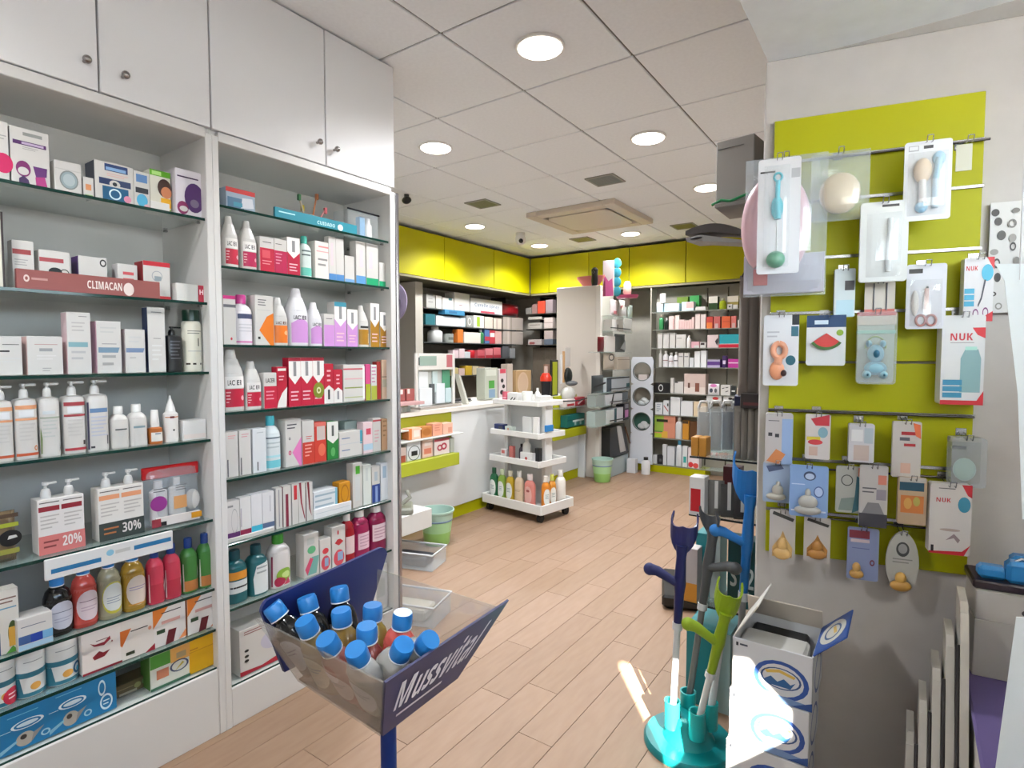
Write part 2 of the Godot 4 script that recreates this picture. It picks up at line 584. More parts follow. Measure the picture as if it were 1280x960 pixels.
var panel: Node3D
func hook(at: Vector3, off: float):
	var loc := panel.transform.affine_inverse() * at
	var b := nb("b8b8ba")
	for s in [-0.006, 0.006]:
		b.tube([Vector3(loc.x + s, loc.y + 0.02, 0.004), Vector3(loc.x + s, loc.y + 0.012, loc.z * 0.5), Vector3(loc.x + s, loc.y + 0.006, loc.z + 0.012), Vector3(loc.x + s, loc.y + 0.02, loc.z + 0.018)], 0.0012, 6)
	b.tube([Vector3(loc.x - 0.006, loc.y + 0.02, loc.z + 0.018), Vector3(loc.x + 0.006, loc.y + 0.02, loc.z + 0.018)], 0.0012, 6)
	b.box(Vector3(loc.x - 0.012, loc.y + 0.01, 0.002), Vector3(loc.x + 0.012, loc.y + 0.03, 0.006), 0.001)
	obj("hook", b, "metal", panel)

func downlight(x: float, z: float, label: String):
	var t := thing("ceiling_downlight", label, "downlight", Vector3(x, CEIL, z), 0.0, "round downlights in the ceiling tiles")
	obj("trim_ring", nb("e6e4e0").lathe([[1.0, -0.012], [1.02, -0.006], [1.0, 0.0]], 0.102, 0.102, 36), "plastic", t)
	obj("diffuser", nb("fffaf0").lathe([[0.9, -0.016], [0.96, -0.012]], 0.097, 0.097, 36), "lamp", t)
	var l := SpotLight3D.new()
	l.spot_angle = 75.0
	l.spot_angle_attenuation = 0.6
	l.light_size = 0.1
	l.spot_range = 14.0
	l.spot_attenuation = 2.0
	l.light_energy = LAMP
	l.light_color = Color(0.985, 0.99, 1.0)
	l.shadow_enabled = true
	l.rotation.x = -PI / 2
	l.position = Vector3(0, -0.03, 0)
	t.add_child(l)

var org := Vector3.ZERO
func lp(x: float, y: float, z: float) -> Vector3:
	return Vector3(x, y, z) - org

const CEIL := 2.6
const LAMP := 3.1
const TOPY := 2.16

func build_shelf_bay(called, label, z0, z1, ys, seam, knobs, left_post, right_post):
	# z0 > z1: the near and far ends; front plane x = -1.92
	var t := thing(called, label, "shelving unit", Vector3(-2.08, 0, (z0 + z1) / 2), 0.0, "white wall bays with glass shelves")
	var zc: float = (z0 + z1) / 2
	var L = func(x, y, z): return Vector3(x + 2.08, y, z - zc)
	var fr := "d4d2cf"
	obj("side_panel", bx(fr, L.call(-2.24, 0, z0 - left_post), L.call(-1.92, 2.045, z0)), "satin", t)
	obj("side_panel", bx(fr, L.call(-2.24, 0, z1), L.call(-1.92, 2.045, z1 + right_post)), "satin", t)
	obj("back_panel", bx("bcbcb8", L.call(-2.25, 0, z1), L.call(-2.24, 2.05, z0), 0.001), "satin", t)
	var base_top: float = ys[-1] - 0.006
	obj("plinth", bx(fr, L.call(-2.24, 0, z1 + right_post), L.call(-1.922, base_top, z0 - left_post)), "satin", t)
	obj("cabinet_body", bx(fr, L.call(-2.24, 2.03, z1), L.call(-1.942, 2.598, z0)), "satin", t)
	obj("top_rail", bx(fr, L.call(-1.945, 2.03, z1 + right_post), L.call(-1.921, 2.062, z0 - left_post)), "satin", t)
	var zs := [z0, seam, z1]
	for i in 2:
		var dz0: float = zs[i] - 0.0025
		var dz1: float = zs[i + 1] + 0.0025
		var d := obj("door", bx("e2e1e1", L.call(-1.941, 2.066, dz1), L.call(-1.92, 2.592, dz0), 0.002), "lacquer", t)
		var kp: Array = knobs[i]
		var kb := nb("9a9694")
		kb.tube([L.call(-1.92, kp[0], kp[1]), L.call(-1.905, kp[0], kp[1])], 0.005, 10)
		kb.ball(L.call(-1.898, kp[0], kp[1]), Vector3(0.011, 0.0115, 0.0115), 14, 8)
		obj("knob", kb, "metal", d)
	for y in ys:
		var sh := obj("glass_shelf", bx("ffffff", L.call(-2.238, y - 0.007, z1 + right_post + 0.001), L.call(-1.934, y - 0.0008, z0 - left_post - 0.001), 0.001), "glass", t)
		obj("polished_edge", bx("0f332e", L.call(-1.934, y - 0.0095, z1 + right_post + 0.001), L.call(-1.931, y - 0.0005, z0 - left_post - 0.001), 0.0005), "gel", sh)
		var pins := nb("a8a8a8")
		for zz in [z0 - left_post - 0.006, z1 + right_post + 0.006]:
			for xx in [-2.2, -1.97]: pins.box(L.call(xx - 0.006, y - 0.014, zz - 0.006), L.call(xx + 0.006, y - 0.0075, zz + 0.006), 0.001)
		obj("shelf_pins", pins, "metal", sh)
	return t

func crutch(label: String, base: Vector3, top: Vector3, cuff_col: String, tube_col: String, grip_dir: Vector3, cuff := 1.0, grip_f := 0.66):
	var t := thing("forearm_crutch", label, "crutch", base, 0.0, "crutches in the teal stand")
	var ax := (top - base).normalized()
	var len := (top - base).length()
	var side := grip_dir
	side = (side - ax * side.dot(ax)).normalized()
	var fw := ax.cross(side).normalized()
	var g := ax * len * grip_f
	obj("shaft", nb(tube_col).tube([Vector3.ZERO, ax * len * (grip_f - 0.2)], 0.011, 12), "satin", t)
	obj("rubber_foot", nb("26262a").tube([-ax * 0.005, ax * 0.045], [0.018, 0.014], 12), "rubber", t)
	var up := nb(cuff_col)
	up.tube([ax * len * (grip_f - 0.22), ax * len * (grip_f - 0.05), g, ax * len * (grip_f + 0.14), ax * len * (grip_f + 0.2)], [0.0135, 0.016, 0.02, 0.016, 0.02], 14)
	obj("upper_shaft", up, "plastic", t)
	var hg := nb(cuff_col)
	hg.tube([g - side * 0.005, g + side * 0.03 + ax * 0.01, g + side * 0.075 + ax * 0.03, g + side * 0.1 + ax * 0.032], [0.019, 0.014, 0.017, 0.02], 12)
	hg.ball(g + side * 0.102 + ax * 0.032, Vector3(0.021, 0.021, 0.021))
	obj("hand_grip", hg, "rubber", t)
	# the open cuff: a thick strip bent in a U, two horns upward
	var c0 := ax * len * (grip_f + 0.2)
	var cb := nb(cuff_col)
	var prev := []
	var n := 15
	for i in n:
		var a := lerpf(-2.0, 2.0, float(i) / (n - 1))
		var rad := 0.043 * cuff
		var kf := absf(a) / 2.0
		var mid: Vector3 = c0 + ax * (0.02 + 0.075 * kf * kf) * cuff + side * sin(a) * rad + fw * (cos(a) - 1.0) * rad
		var outd: Vector3 = (side * sin(a) + fw * cos(a)).normalized()
		var hh := (0.05 * (1.0 - kf) + 0.006) * cuff
		var row := [mid - ax * hh - outd * 0.003, mid + ax * hh * 0.8 - outd * 0.003, mid + ax * hh * 0.8 + outd * 0.003, mid - ax * hh + outd * 0.003]
		if i > 0:
			for k in 4:
				var k2 := (k + 1) % 4
				var cen: Vector3 = (row[0] + row[2]) * 0.5
				cb.quado(prev[k], prev[k2], row[k2], row[k], (prev[k] + prev[k2]) * 0.5 - (prev[0] + prev[2]) * 0.5)
		else:
			cb.quado(row[0], row[1], row[2], row[3], -(side * cos(a)))
		prev = row
	cb.quado(prev[0], prev[1], prev[2], prev[3], side)
	obj("arm_cuff", cb, "plastic", t)
	var cl := nb("c8cdd2").tube([ax * len * (grip_f - 0.235), ax * len * (grip_f - 0.2)], 0.017, 12)
	obj("height_clip", cl, "plastic", t)
	return t

func bucket(label: String, at: Vector3, s: float):
	var t := thing("plastic_bucket", label, "bucket", at, 0.0, "green plastic bins on the floor")
	obj("body", nb("8fbf6a").lathe([[0.72, 0.0], [0.76, 0.01], [0.84, 0.09]], 0.105 * s, 0.105 * s, 28, 2.0, Vector3.ZERO, true, false), "plastic", t)
	obj("middle_band", nb("a5cf9a").lathe([[0.84, 0.09], [0.92, 0.165]], 0.105 * s, 0.105 * s, 28, 2.0, Vector3.ZERO, false, false), "plastic", t)
	obj("upper_wall", nb("a8c4b4").lathe([[0.92, 0.165], [0.935, 0.175], [0.98, 0.225], [1.05, 0.228], [1.05, 0.24], [0.98, 0.24], [0.9, 0.15], [0.7, 0.012]], 0.105 * s, 0.105 * s, 28, 2.0, Vector3.ZERO, false, true), "plastic", t)
	obj("blue_seam", nb("7088a4").lathe([[0.93, 0.165], [0.945, 0.167], [0.95, 0.174], [0.94, 0.176]], 0.105 * s, 0.105 * s, 28), "plastic", t)

func wall(called: String, h: String, lo: Vector3, hi: Vector3):
	return struct(called, bx(h, lo, hi, 0.001), "paint")

func _ready():
	make_materials()
	# ---------- camera ----------
	var cam := Camera3D.new()
	cam.name = "camera"
	cam.position = Vector3(0, 1.31, 0)
	cam.rotation_order = EULER_ORDER_YXZ
	cam.rotation = Vector3(deg_to_rad(-2.82), deg_to_rad(34.9), 0)
	cam.fov = rad_to_deg(2.0 * atan(480.0 / 710.0))
	cam.near = 0.02
	add_child(cam)
	cam.make_current()
	# ---------- sky, sun, exposure ----------
	var env := Environment.new()
	env.background_mode = Environment.BG_SKY
	var sky := Sky.new()
	var ps := PhysicalSkyMaterial.new()
	ps.energy_multiplier = SKY
	sky.sky_material = ps
	env.sky = sky
	env.tonemap_mode = Environment.TONE_MAPPER_LINEAR
	env.tonemap_exposure = EXPOSURE
	env.sdfgi_enabled = true
	env.ssao_enabled = true
	env.ssil_enabled = true
	var we := WorldEnvironment.new()
	we.name = "world_environment"
	we.environment = env
	add_child(we)
	var sun := DirectionalLight3D.new()
	sun.name = "sun"
	sun.light_energy = SUN
	sun.light_color = Color(1.0, 0.95, 0.87)
	sun.light_angular_distance = 0.53
	sun.shadow_enabled = true
	add_child(sun)
	sun.look_at_from_position(SUNDIR * 10.0, Vector3.ZERO, Vector3.UP)

	build_room()
	build_lights()
	build_left_bays()
	build_display_bin()
	build_counter()
	build_far_shelves()
	build_tower()
	build_cart()
	build_panel()
	build_foreground_right()
	build_small_left()
	build_goods()

const SKY := 10.0
const SUN := 40.0
const EXPOSURE := 1.14
const SUNDIR := Vector3(0.545, 0.499, 0.674)

func build_room():
	var wh := "d6d4d0"
	# floor slab and its planks
	var fl := struct("floor", bx("75624f", Vector3(-5.2, -0.15, -7.0), Vector3(0.95, -0.0025, 1.75), 0.001), "wood")
	var rng := RandomNumberGenerator.new()
	rng.seed = 7
	var tones := ["987d67", "9a7f69", "967b65", "9d826c", "977c66"]
	var x := -3.105
	var row := 0
	while x < 0.16:
		var z := -0.78 + rng.randf() * 0.5
		if absf(x + 1.305) < 0.05: z = -0.93
		if absf(x + 1.17) < 0.05: z = -1.06
		if absf(x + 1.035) < 0.05: z = -0.8
		while z > -6.25:
			var z1 := maxf(z - 0.78 + rng.randf_range(-0.02, 0.02), -6.35)
			var col: String = tones[rng.randi() % 5]
			obj("plank", bx(col, Vector3(x + 0.0008, -0.0025, z1 + 0.0008), Vector3(x + 0.135 - 0.0008, 0.0, z - 0.0008), 0.0007), "wood", fl)
			z = z1
		x += 0.135
		row += 1
	struct("floor_border", bx("987d67", Vector3(-5.2, -0.0025, -7.0), Vector3(-3.106, 0, 1.75), 0.0005), "wood", fl)
	struct("floor_border", bx("987d67", Vector3(-3.106, -0.0025, -0.28), Vector3(0.95, 0, 1.75), 0.0005), "wood", fl)
	struct("floor_border", bx("987d67", Vector3(0.19, -0.0025, -7.0), Vector3(0.95, 0, -0.28), 0.0005), "wood", fl)
	# tile ceiling
	var ce := struct("ceiling", bx("77746f", Vector3(-5.2, CEIL + 0.008, -7.0), Vector3(0.95, CEIL + 0.2, 1.75), 0.001), "paint")
	var px := 0.566
	var pz := 0.6
	for i in range(-7, 3):
		for j in range(-9, 7):
			var x0 := -1.577 + i * px
			var x1 := x0 + px
			var z1 := -2.36 + j * pz
			var z0 := z1 + pz
			if x1 > 0.9 or z1 < -7.0 or z0 > 1.7: continue
			obj("ceiling_tile", bx("f2f5f8", Vector3(x0 + 0.005, CEIL, z1 + 0.005), Vector3(x1 - 0.005, CEIL + 0.012, z0 - 0.005), 0.003), "tile", ce)
	# plaster soffit over the window bay
	struct("ceiling_soffit", bx("e6eaec", Vector3(-0.357, TOPY, -1.84), Vector3(0.95, CEIL, 1.75), 0.001), "paint")
	# walls
	wall("wall_left", wh, Vector3(-2.4, 0, -1.86), Vector3(-2.255, CEIL, 1.75))
	wall("wall_left_return", wh, Vector3(-5.2, 0, -1.99), Vector3(-2.26, CEIL, -1.862))
	wall("wall_far_left", "a8a49c", Vector3(-5.2, 0, -7.0), Vector3(-4.62, CEIL, -4.3))
	wall("wall_far_left_header", "a8a49c", Vector3(-5.2, 2.02, -4.3), Vector3(-4.62, CEIL, -1.99))
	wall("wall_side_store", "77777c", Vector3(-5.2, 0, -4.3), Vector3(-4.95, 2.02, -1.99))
	wall("wall_back", "aaa69c", Vector3(-4.62, 0, -7.0), Vector3(0.3, CEIL, -6.62))
	wall("wall_right_back", wh, Vector3(-0.2, 0, -6.62), Vector3(0.1, CEIL, -2.02))
	wall("wall_behind", wh, Vector3(-2.4, 0, 1.6), Vector3(0.95, CEIL, 1.75))
	# the protruding wall that carries the lime panel
	var wt := Basis(Vector3.UP, PANEL_TURN)
	var pw := nb("bebab6")
	pw.box(Vector3(-0.025, 0, -0.2), Vector3(1.25, TOPY, -0.012), 0.003)
	var w0 := obj("wall_panel_side", pw, "paint", self, Vector3(-0.335, 0, -1.80), PANEL_TURN)
	w0.set_meta("kind", "structure")
	wall("wall_panel_return", wh, Vector3(-0.3, TOPY, -2.2), Vector3(0.95, CEIL, -1.842))
	# window wall on the right: sill, header, piers
	wall("wall_window_sill", wh, Vector3(0.8, 0, -2.4), Vector3(0.95, 0.5, 1.6))
	wall("wall_window_pier", wh, Vector3(0.8, 0.5, -2.4), Vector3(0.95, CEIL, -1.62))
	wall("wall_window_pier_near", wh, Vector3(0.8, 0.5, 1.35), Vector3(0.95, CEIL, 1.6))
	wall("wall_window_header", wh, Vector3(0.8, 2.08, -1.62), Vector3(0.95, CEIL, 1.35))
	# the window: aluminium frame and a pane in each bay
	var wn := struct("window_1", bx("c4c4c4", Vector3(0.85, 0.5, -1.62), Vector3(0.9, 0.54, 1.35)), "satin")
	for zz in [-1.62, -0.62, 0.36, 1.31]: obj("window_frame", bx("c4c4c4", Vector3(0.85, 0.54, zz), Vector3(0.9, 2.04, zz + 0.04)), "satin", wn)
	obj("window_frame", bx("c4c4c4", Vector3(0.85, 2.04, -1.62), Vector3(0.9, 2.08, 1.35)), "satin", wn)
	for zz in [[-1.58, -0.62], [-0.58, 0.36], [0.4, 1.31]]: obj("pane", bx("ffffff", Vector3(0.872, 0.54, zz[0]), Vector3(0.878, 2.04, zz[1]), 0.0005), "window", wn)
	# awning over the shop front
	var aw := obj("awning", nb("c8c0b0").ext(PackedVector2Array([Vector2(0.955, 2.62), Vector2(0.955, 2.60), Vector2(1.6, 2.345), Vector2(1.6, 2.365)]), -3.6, 2.6), "cloth")
	aw.set_meta("kind", "structure")
	# posters taped inside the window, a gap left between them
	var po := [["window poster covering the far part of the shop window", Vector2(-1.58, 0.56), Vector2(-0.235, 1.665)], ["window poster covering the near part of the shop window", Vector2(0.055, 0.56), Vector2(1.3, 1.665)], ["low window poster below the gap between the big posters", Vector2(-0.233, 0.56), Vector2(0.053, 1.315)]]
	for q in po:
		var t := thing("shop_window_poster", q[0], "poster", Vector3(0.84, q[1].y, q[1].x))
		obj("sheet", bx("d8dcdc", Vector3(-0.001, 0, 0), Vector3(0.001, q[2].y - q[1].y, q[2].x - q[1].x), 0.0003), "poster", t)
	var pn := thing("window_pennant", "slanted paper pennant across the window gap", "pennant", Vector3(0.842, 1.3, 0))
	obj("sheet", nb("d8dcdc").ext(PackedVector2Array([Vector2(0.24, 0.075), Vector2(0.15, 0.2), Vector2(0.105, 0.28), Vector2(0.05, 0.31), Vector2(-0.05, 0.37), Vector2(-0.05, 0.4), Vector2(0.24, 0.4)]), -0.001, 0.001, Transform3D(Basis(Vector3.UP, PI / 2), Vector3.ZERO)), "poster", pn)
	# pavement outside
	struct("floor_pavement", bx("c4c2be", Vector3(0.951, -0.3, -60), Vector3(60, -0.12, 60), 0.001), "paint")

func build_lights():
	var L := [
		[-1.295, -2.06, "large round downlight nearest the camera, above the aisle"],
		[-2.43, -2.66, "round downlight just right of the tall white shelf bays"],
		[-1.295, -3.26, "round downlight over the aisle, second along from the nearest"],
		[-1.295, -4.46, "round downlight beside the dark grey curved hood"],
		[-3.56, -4.46, "round downlight above the counter, nearest the lime cabinets"],
		[-3.56, -5.66, "round downlight in the far corner beside the dome camera"],
		[-2.43, -5.66, "round downlight beyond the ceiling cassette, near the back wall"],
		[-1.295, 0.34, "round downlight over the entrance behind the camera"]]
	for q in L: downlight(q[0], q[1], q[2])
	# square grilles
	var V := [[-2.995, -3.86, "6f7048", "olive square ceiling grille above the counter"], [-1.86, -3.86, "6e7472", "grey square ceiling grille in front of the cassette"],
		[-2.995, -5.66, "76743f", "olive square ceiling grille beyond the cassette"], [-1.86, -5.66, "7c7a40", "olive square ceiling grille by the back wall lime doors"]]
	for q in V:
		var t := thing("ceiling_grille", q[3], "vent", Vector3(q[0], CEIL, q[1]), 0.0, "square ceiling grilles")
		t.scale = Vector3(0.74, 1, 0.74)
		var b := nb("8a8a84")
		for s in [-1, 1]:
			b.box(Vector3(s * 0.14 - 0.012, -0.008, -0.15), Vector3(s * 0.14 + 0.012, 0.0, 0.15), 0.001)
			b.box(Vector3(-0.128, -0.008, s * 0.14 - 0.012), Vector3(0.128, 0.0, s * 0.14 + 0.012), 0.001)
		obj("frame", b, "satin", t)
		for k in 8:
			obj("slat", bx(q[2], Vector3(-0.128, -0.007, -0.122 + k * 0.0322), Vector3(0.128, -0.001, -0.122 + k * 0.0322 + 0.026), 0.001), "satin", t)
	# ceiling cassette
	var ac := thing("ceiling_cassette", "cream square ceiling air conditioning cassette with dark slots", "air conditioner", Vector3(-2.44, CEIL, -4.77))
	ac.scale = Vector3(0.91, 1, 0.91)
	for s in [-1, 1]:
		obj("frame_bar", bx("cfc3b4", Vector3(s * 0.4175 - 0.0575, -0.045, -0.475), Vector3(s * 0.4175 + 0.0575, 0.0, 0.475), 0.006), "satin", ac)
		obj("frame_bar", bx("cfc3b4", Vector3(-0.36, -0.045, s * 0.4175 - 0.0575), Vector3(0.36, 0.0, s * 0.4175 + 0.0575), 0.006), "satin", ac)
	obj("intake_panel", nb("d2c8ba").ext(rrect(0.676, 0.676, 0.1, -0.338), 0.0, 0.012, Transform3D(Basis(Vector3.RIGHT, PI / 2), Vector3(0, -0.036, 0))), "satin", ac)
	obj("intake_duct", nb("b0a698").lathe([[1.0, -0.04], [1.0, 0.0]], 0.2, 0.2, 28), "satin", ac)
	# dome camera and detector
	var dc := thing("dome_camera", "small white dome camera on the ceiling near the corner", "camera", Vector3(-3.38, CEIL, -5.0))
	obj("mount", nb("d8d6d2").lathe([[1.0, -0.03], [1.0, 0.0]], 0.05, 0.05, 20), "plastic", dc)
	obj("housing", nb("dcdad8").ball(Vector3(0, -0.065, 0), Vector3(0.055, 0.065, 0.055), 18, 10), "plastic", dc)
	obj("lens", nb("16161a").ball(Vector3(0.03, -0.09, 0.035), Vector3(0.024, 0.024, 0.024)), "gel", dc)
	var sd := thing("black_ceiling_camera", "small black ceiling sensor beside the shelf bay end", "sensor", Vector3(-3.33, CEIL, -3.3))
	obj("bracket", nb("3a3836").lathe([[1.0, -0.02], [1.0, 0.0]], 0.02, 0.02, 14), "plastic", sd)
	obj("head", nb("1c1a18").ball(Vector3(0, -0.045, 0), Vector3(0.045, 0.03, 0.03)), "plastic", sd)

func build_left_bays():
	var t1 = build_shelf_bay("shelf_bay", "near white bay with eight glass shelves under two upper doors", -0.34, -1.008, [1.768, 1.49, 1.258, 1.03, 0.755, 0.515, 0.372, 0.237], -0.69, [[2.135, -0.655], [2.13, -0.75]], 0.02, 0.022)
	var t2 = build_shelf_bay("shelf_bay", "far white bay of oral care with a bright end trim", -1.008, -1.83, [1.825, 1.62, 1.35, 1.115, 0.88, 0.65, 0.42, 0.145], -1.462, [[2.142, -1.42], [2.137, -1.5]], 0.022, 0.03)
	obj("end_trim", bx("b4b2b8", Vector3(2.08 - 1.935, 0.0, 1.419 - 1.848), Vector3(2.08 - 1.912, 2.045, 1.419 - 1.832), 0.004), "metal", t2)
	# shelf front label strip
	var st := thing("shelf_label_strip", "white price strip with blue bars below the pump duo packs", "label strip", Vector3(-1.922, 0.724, -0.685), PI / 2 )
	obj("strip", bx("d2d2d0", Vector3(-0.165, -0.03, -0.004), Vector3(0.165, 0.028, 0.004), 0.002), "carton", st)
	var pb := nb()
	lay_print(pb, [["r", 0.04, 0.28, 0.4, 0.5, "1f6a98"], ["e", 0.47, 0.62, 0.03, 0.16, "7fb4cc"], ["l", 0.51, 0.63, 0.5, 1, 0.5, "b8b8b4"], ["r", 0.66, 0.45, 0.98, 0.68, "1f6a98"]], func(u, v): return [Vector3((u - 0.5) * 0.33, -0.03 + v * 0.058, 0.004), Vector3(0, 0, 1)])
	obj("printed_front", pb, "print", st)
	# two duo packs with pumps
	duo(Vector3(-1.99, 0.755, -0.575), 0.108, 0.155, "d8d4d0", ["84202c", "c4706c", "20%"], "duo pack with dark red bars, pink foot and two white pumps")
	duo(Vector3(-1.99, 0.755, -0.725), 0.122, 0.158, "d6d2cc", ["d8946c", "343c38", "30%"], "duo pack with salmon bars, charcoal foot and two white pumps")
	# clear toiletry bag with red band
	var tb := thing("toiletry_bag", "clear zip bag of toiletries with a bright red top band", "bag", Vector3(-2.0, 0.755, -0.885), PI / 2 - 0.06)
	obj("clear_bag", nb().pillow(0.165, 0.19, 0.07), "film", tb)
	obj("red_band", nb("b81820").box(Vector3(-0.086, 0.155, -0.006), Vector3(0.086, 0.195, 0.006), 0.003), "plastic", tb)
	obj("lotion_bottle", nb("d8d4d4").lathe([[0.95, 0.006], [1, 0.02], [1, 0.115], [0.5, 0.125], [0.5, 0.15]], 0.026, 0.016, 16, 2.6, Vector3(-0.043, 0, 0.01)), "plastic", tb)
	obj("tube_bottle", nb("d6d4d2").lathe([[0.95, 0.006], [1, 0.02], [0.92, 0.12], [0.4, 0.125], [0.4, 0.152]], 0.026, 0.016, 16, 2.6, Vector3(0.012, 0, 0.012)), "plastic", tb)
	obj("sponge", nb("d2d0ca").ball(Vector3(0.06, 0.07, 0.012), Vector3(0.024, 0.035, 0.014)), "matte", tb)
	obj("carton_card", bx("d4ccc6", Vector3(-0.062, 0.004, 0.03), Vector3(0.075, 0.034, 0.036)), "carton", tb)
	for pq in [[["e", 0.19, 0.42, 0.15, 0.13, "8a2c80"], ["l", 0.1, 0.35, 0.66, 2, 0.04, "555558"]], [["r", 0.46, 0.28, 0.7, 0.5, "c8925c"], ["l", 0.5, 0.7, 0.68, 3, 0.04, "777777"]], [["r", 0.06, 0.02, 0.22, 0.16, "8a2c38"], ["r", 0.22, 0.03, 0.32, 0.1, "1c1c1c"]], [["r", 0.78, 0.06, 0.98, 0.16, "d09018"]]]:
		var p2 := nb()
		lay_print(p2, pq, flat_face(0.165, 0.19, 0.0365))
		obj("label_print", p2, "print", tb)
	# toothbrush cup
	var cp := thing("toothbrush_cup", "white cup of toothbrushes and sticks behind the teal strip", "cup", Vector3(-2.05, 1.825, -1.47))
	obj("cup", nb("cfccc4").lathe([[0.85, 0.0], [1.0, 0.055], [1.0, 0.06], [0.9, 0.058], [0.8, 0.004]], 0.042, 0.042, 20), "plastic", cp)
	for q in [[0.01, 0.035, 0.13, "b0a088", "2f6a3c", 0.02], [-0.012, 0.012, 0.1, "a8963c", "b09a20", 0.005], [0.0, -0.02, 0.155, "c07a50", "c07a50", -0.02], [0.015, -0.03, 0.1, "c88a8a", "b85a60", -0.035]]:
		var b := nb(q[3]).tube([Vector3(q[0], 0.006, q[1] * 0.4), Vector3(q[0] * 1.5, q[2], q[1] + q[5])], 0.0035, 8)
		b.setc(q[4]); b.box(Vector3(q[0] * 1.5 - 0.005, q[2] - 0.018, q[1] + q[5] - 0.006), Vector3(q[0] * 1.5 + 0.007, q[2] + 0.006, q[1] + q[5] + 0.006), 0.001)
		obj("brush", b, "plastic", cp)
	# clear display box at the end of the top shelf
	var db := thing("acrylic_display_box", "clear acrylic display box with a black top edge, end of top shelf", "display box", Vector3(-2.03, 1.825, -1.70), PI / 2)
	obj("clear_case", bx("ffffff", Vector3(-0.085, 0, -0.05), Vector3(0.085, 0.115, 0.05)), "clear", db)
	obj("top_edge", bx("1c1c1e", Vector3(-0.09, 0.112, 0.048), Vector3(0.09, 0.119, 0.054)), "plastic", db)
	obj("blue_tube", bx("5f93b8", Vector3(-0.005, 0.004, 0.0), Vector3(0.025, 0.1, 0.03)), "carton", db)
	obj("white_bottle", nb("d6d4ce").lathe([[1, 0.004], [1, 0.07], [0.6, 0.078], [0.6, 0.1]], 0.02, 0.018, 14, 2.0, Vector3(0.052, 0, 0.015)), "plastic", db)
	obj("leaflet", bx("b8c4c8", Vector3(-0.08, 0.004, 0.01), Vector3(-0.015, 0.06, 0.014)), "carton", db)
	# lilac round sign past the bay end
	var rs := thing("round_sign", "lilac round sign peeping out past the shelf bay end", "sign", Vector3(-1.975, 1.56, -1.866))
	obj("disc", nb("a89cb8").lathe([[0.99, -0.002], [1.0, 0.0], [0.99, 0.002]], 0.09, 0.09, 36), "carton", rs).rotation.x = PI / 2
	obj("holder_clip", bx("b8b8bc", Vector3(0.03, -0.01, 0.002), Vector3(0.05, 0.01, 0.018)), "metal", rs)

func duo(at: Vector3, w: float, h: float, c: String, pc: Array, label: String):
	var t := thing("duo_pump_pack", label, "duo pack", at, PI / 2, "duo pump packs")
	var d := 0.055
	obj("carton_body", nb(c).box(Vector3(-w / 2, 0, -d / 2), Vector3(w / 2, h, d / 2), 0.0015), "carton", t)
	for s in [-1, 1]:
		var pm := nb("dcdad6").lathe([[1.0, h], [1.0, h + 0.012], [0.75, h + 0.024], [0.3, h + 0.026], [0.3, h + 0.034], [0.6, h + 0.036], [0.6, h + 0.044]], 0.0125, 0.0125, 14, 2.0, Vector3(s * w * 0.25, 0, 0))
		pm.box(Vector3(s * w * 0.25 - 0.003, h + 0.037, -0.004), Vector3(s * w * 0.25 + 0.026, h + 0.043, 0.004), 0.001)
		obj("pump_head", pm, "plastic", t)
	var pb := nb()
	lay_print(pb, [["r", 0.01, 0.01, 0.99, 0.99, c], ["l", 0.04, 0.46, 0.93, 1, 0.05, "55504c"], ["l", 0.54, 0.96, 0.93, 1, 0.05, "55504c"], ["r", 0.02, 0.78, 0.46, 0.87, pc[0]], ["r", 0.5, 0.78, 0.95, 0.87, pc[0]], ["l", 0.05, 0.45, 0.68, 4, 0.07, "b4b0aa"], ["l", 0.55, 0.95, 0.68, 4, 0.07, "b4b0aa"], ["r", 0, 0, 1, 0.34, pc[1]], ["l", 0.1, 0.42, 0.21, 2, 0.09, "7c3a38" if pc[2] == "20%" else "a8683c"], ["t", 0.5, 0.1, 0.92, 0.29, pc[2], "dcd6d2", 0]], flat_face(w, h, d / 2))
	obj("printed_front", pb, "print", t)

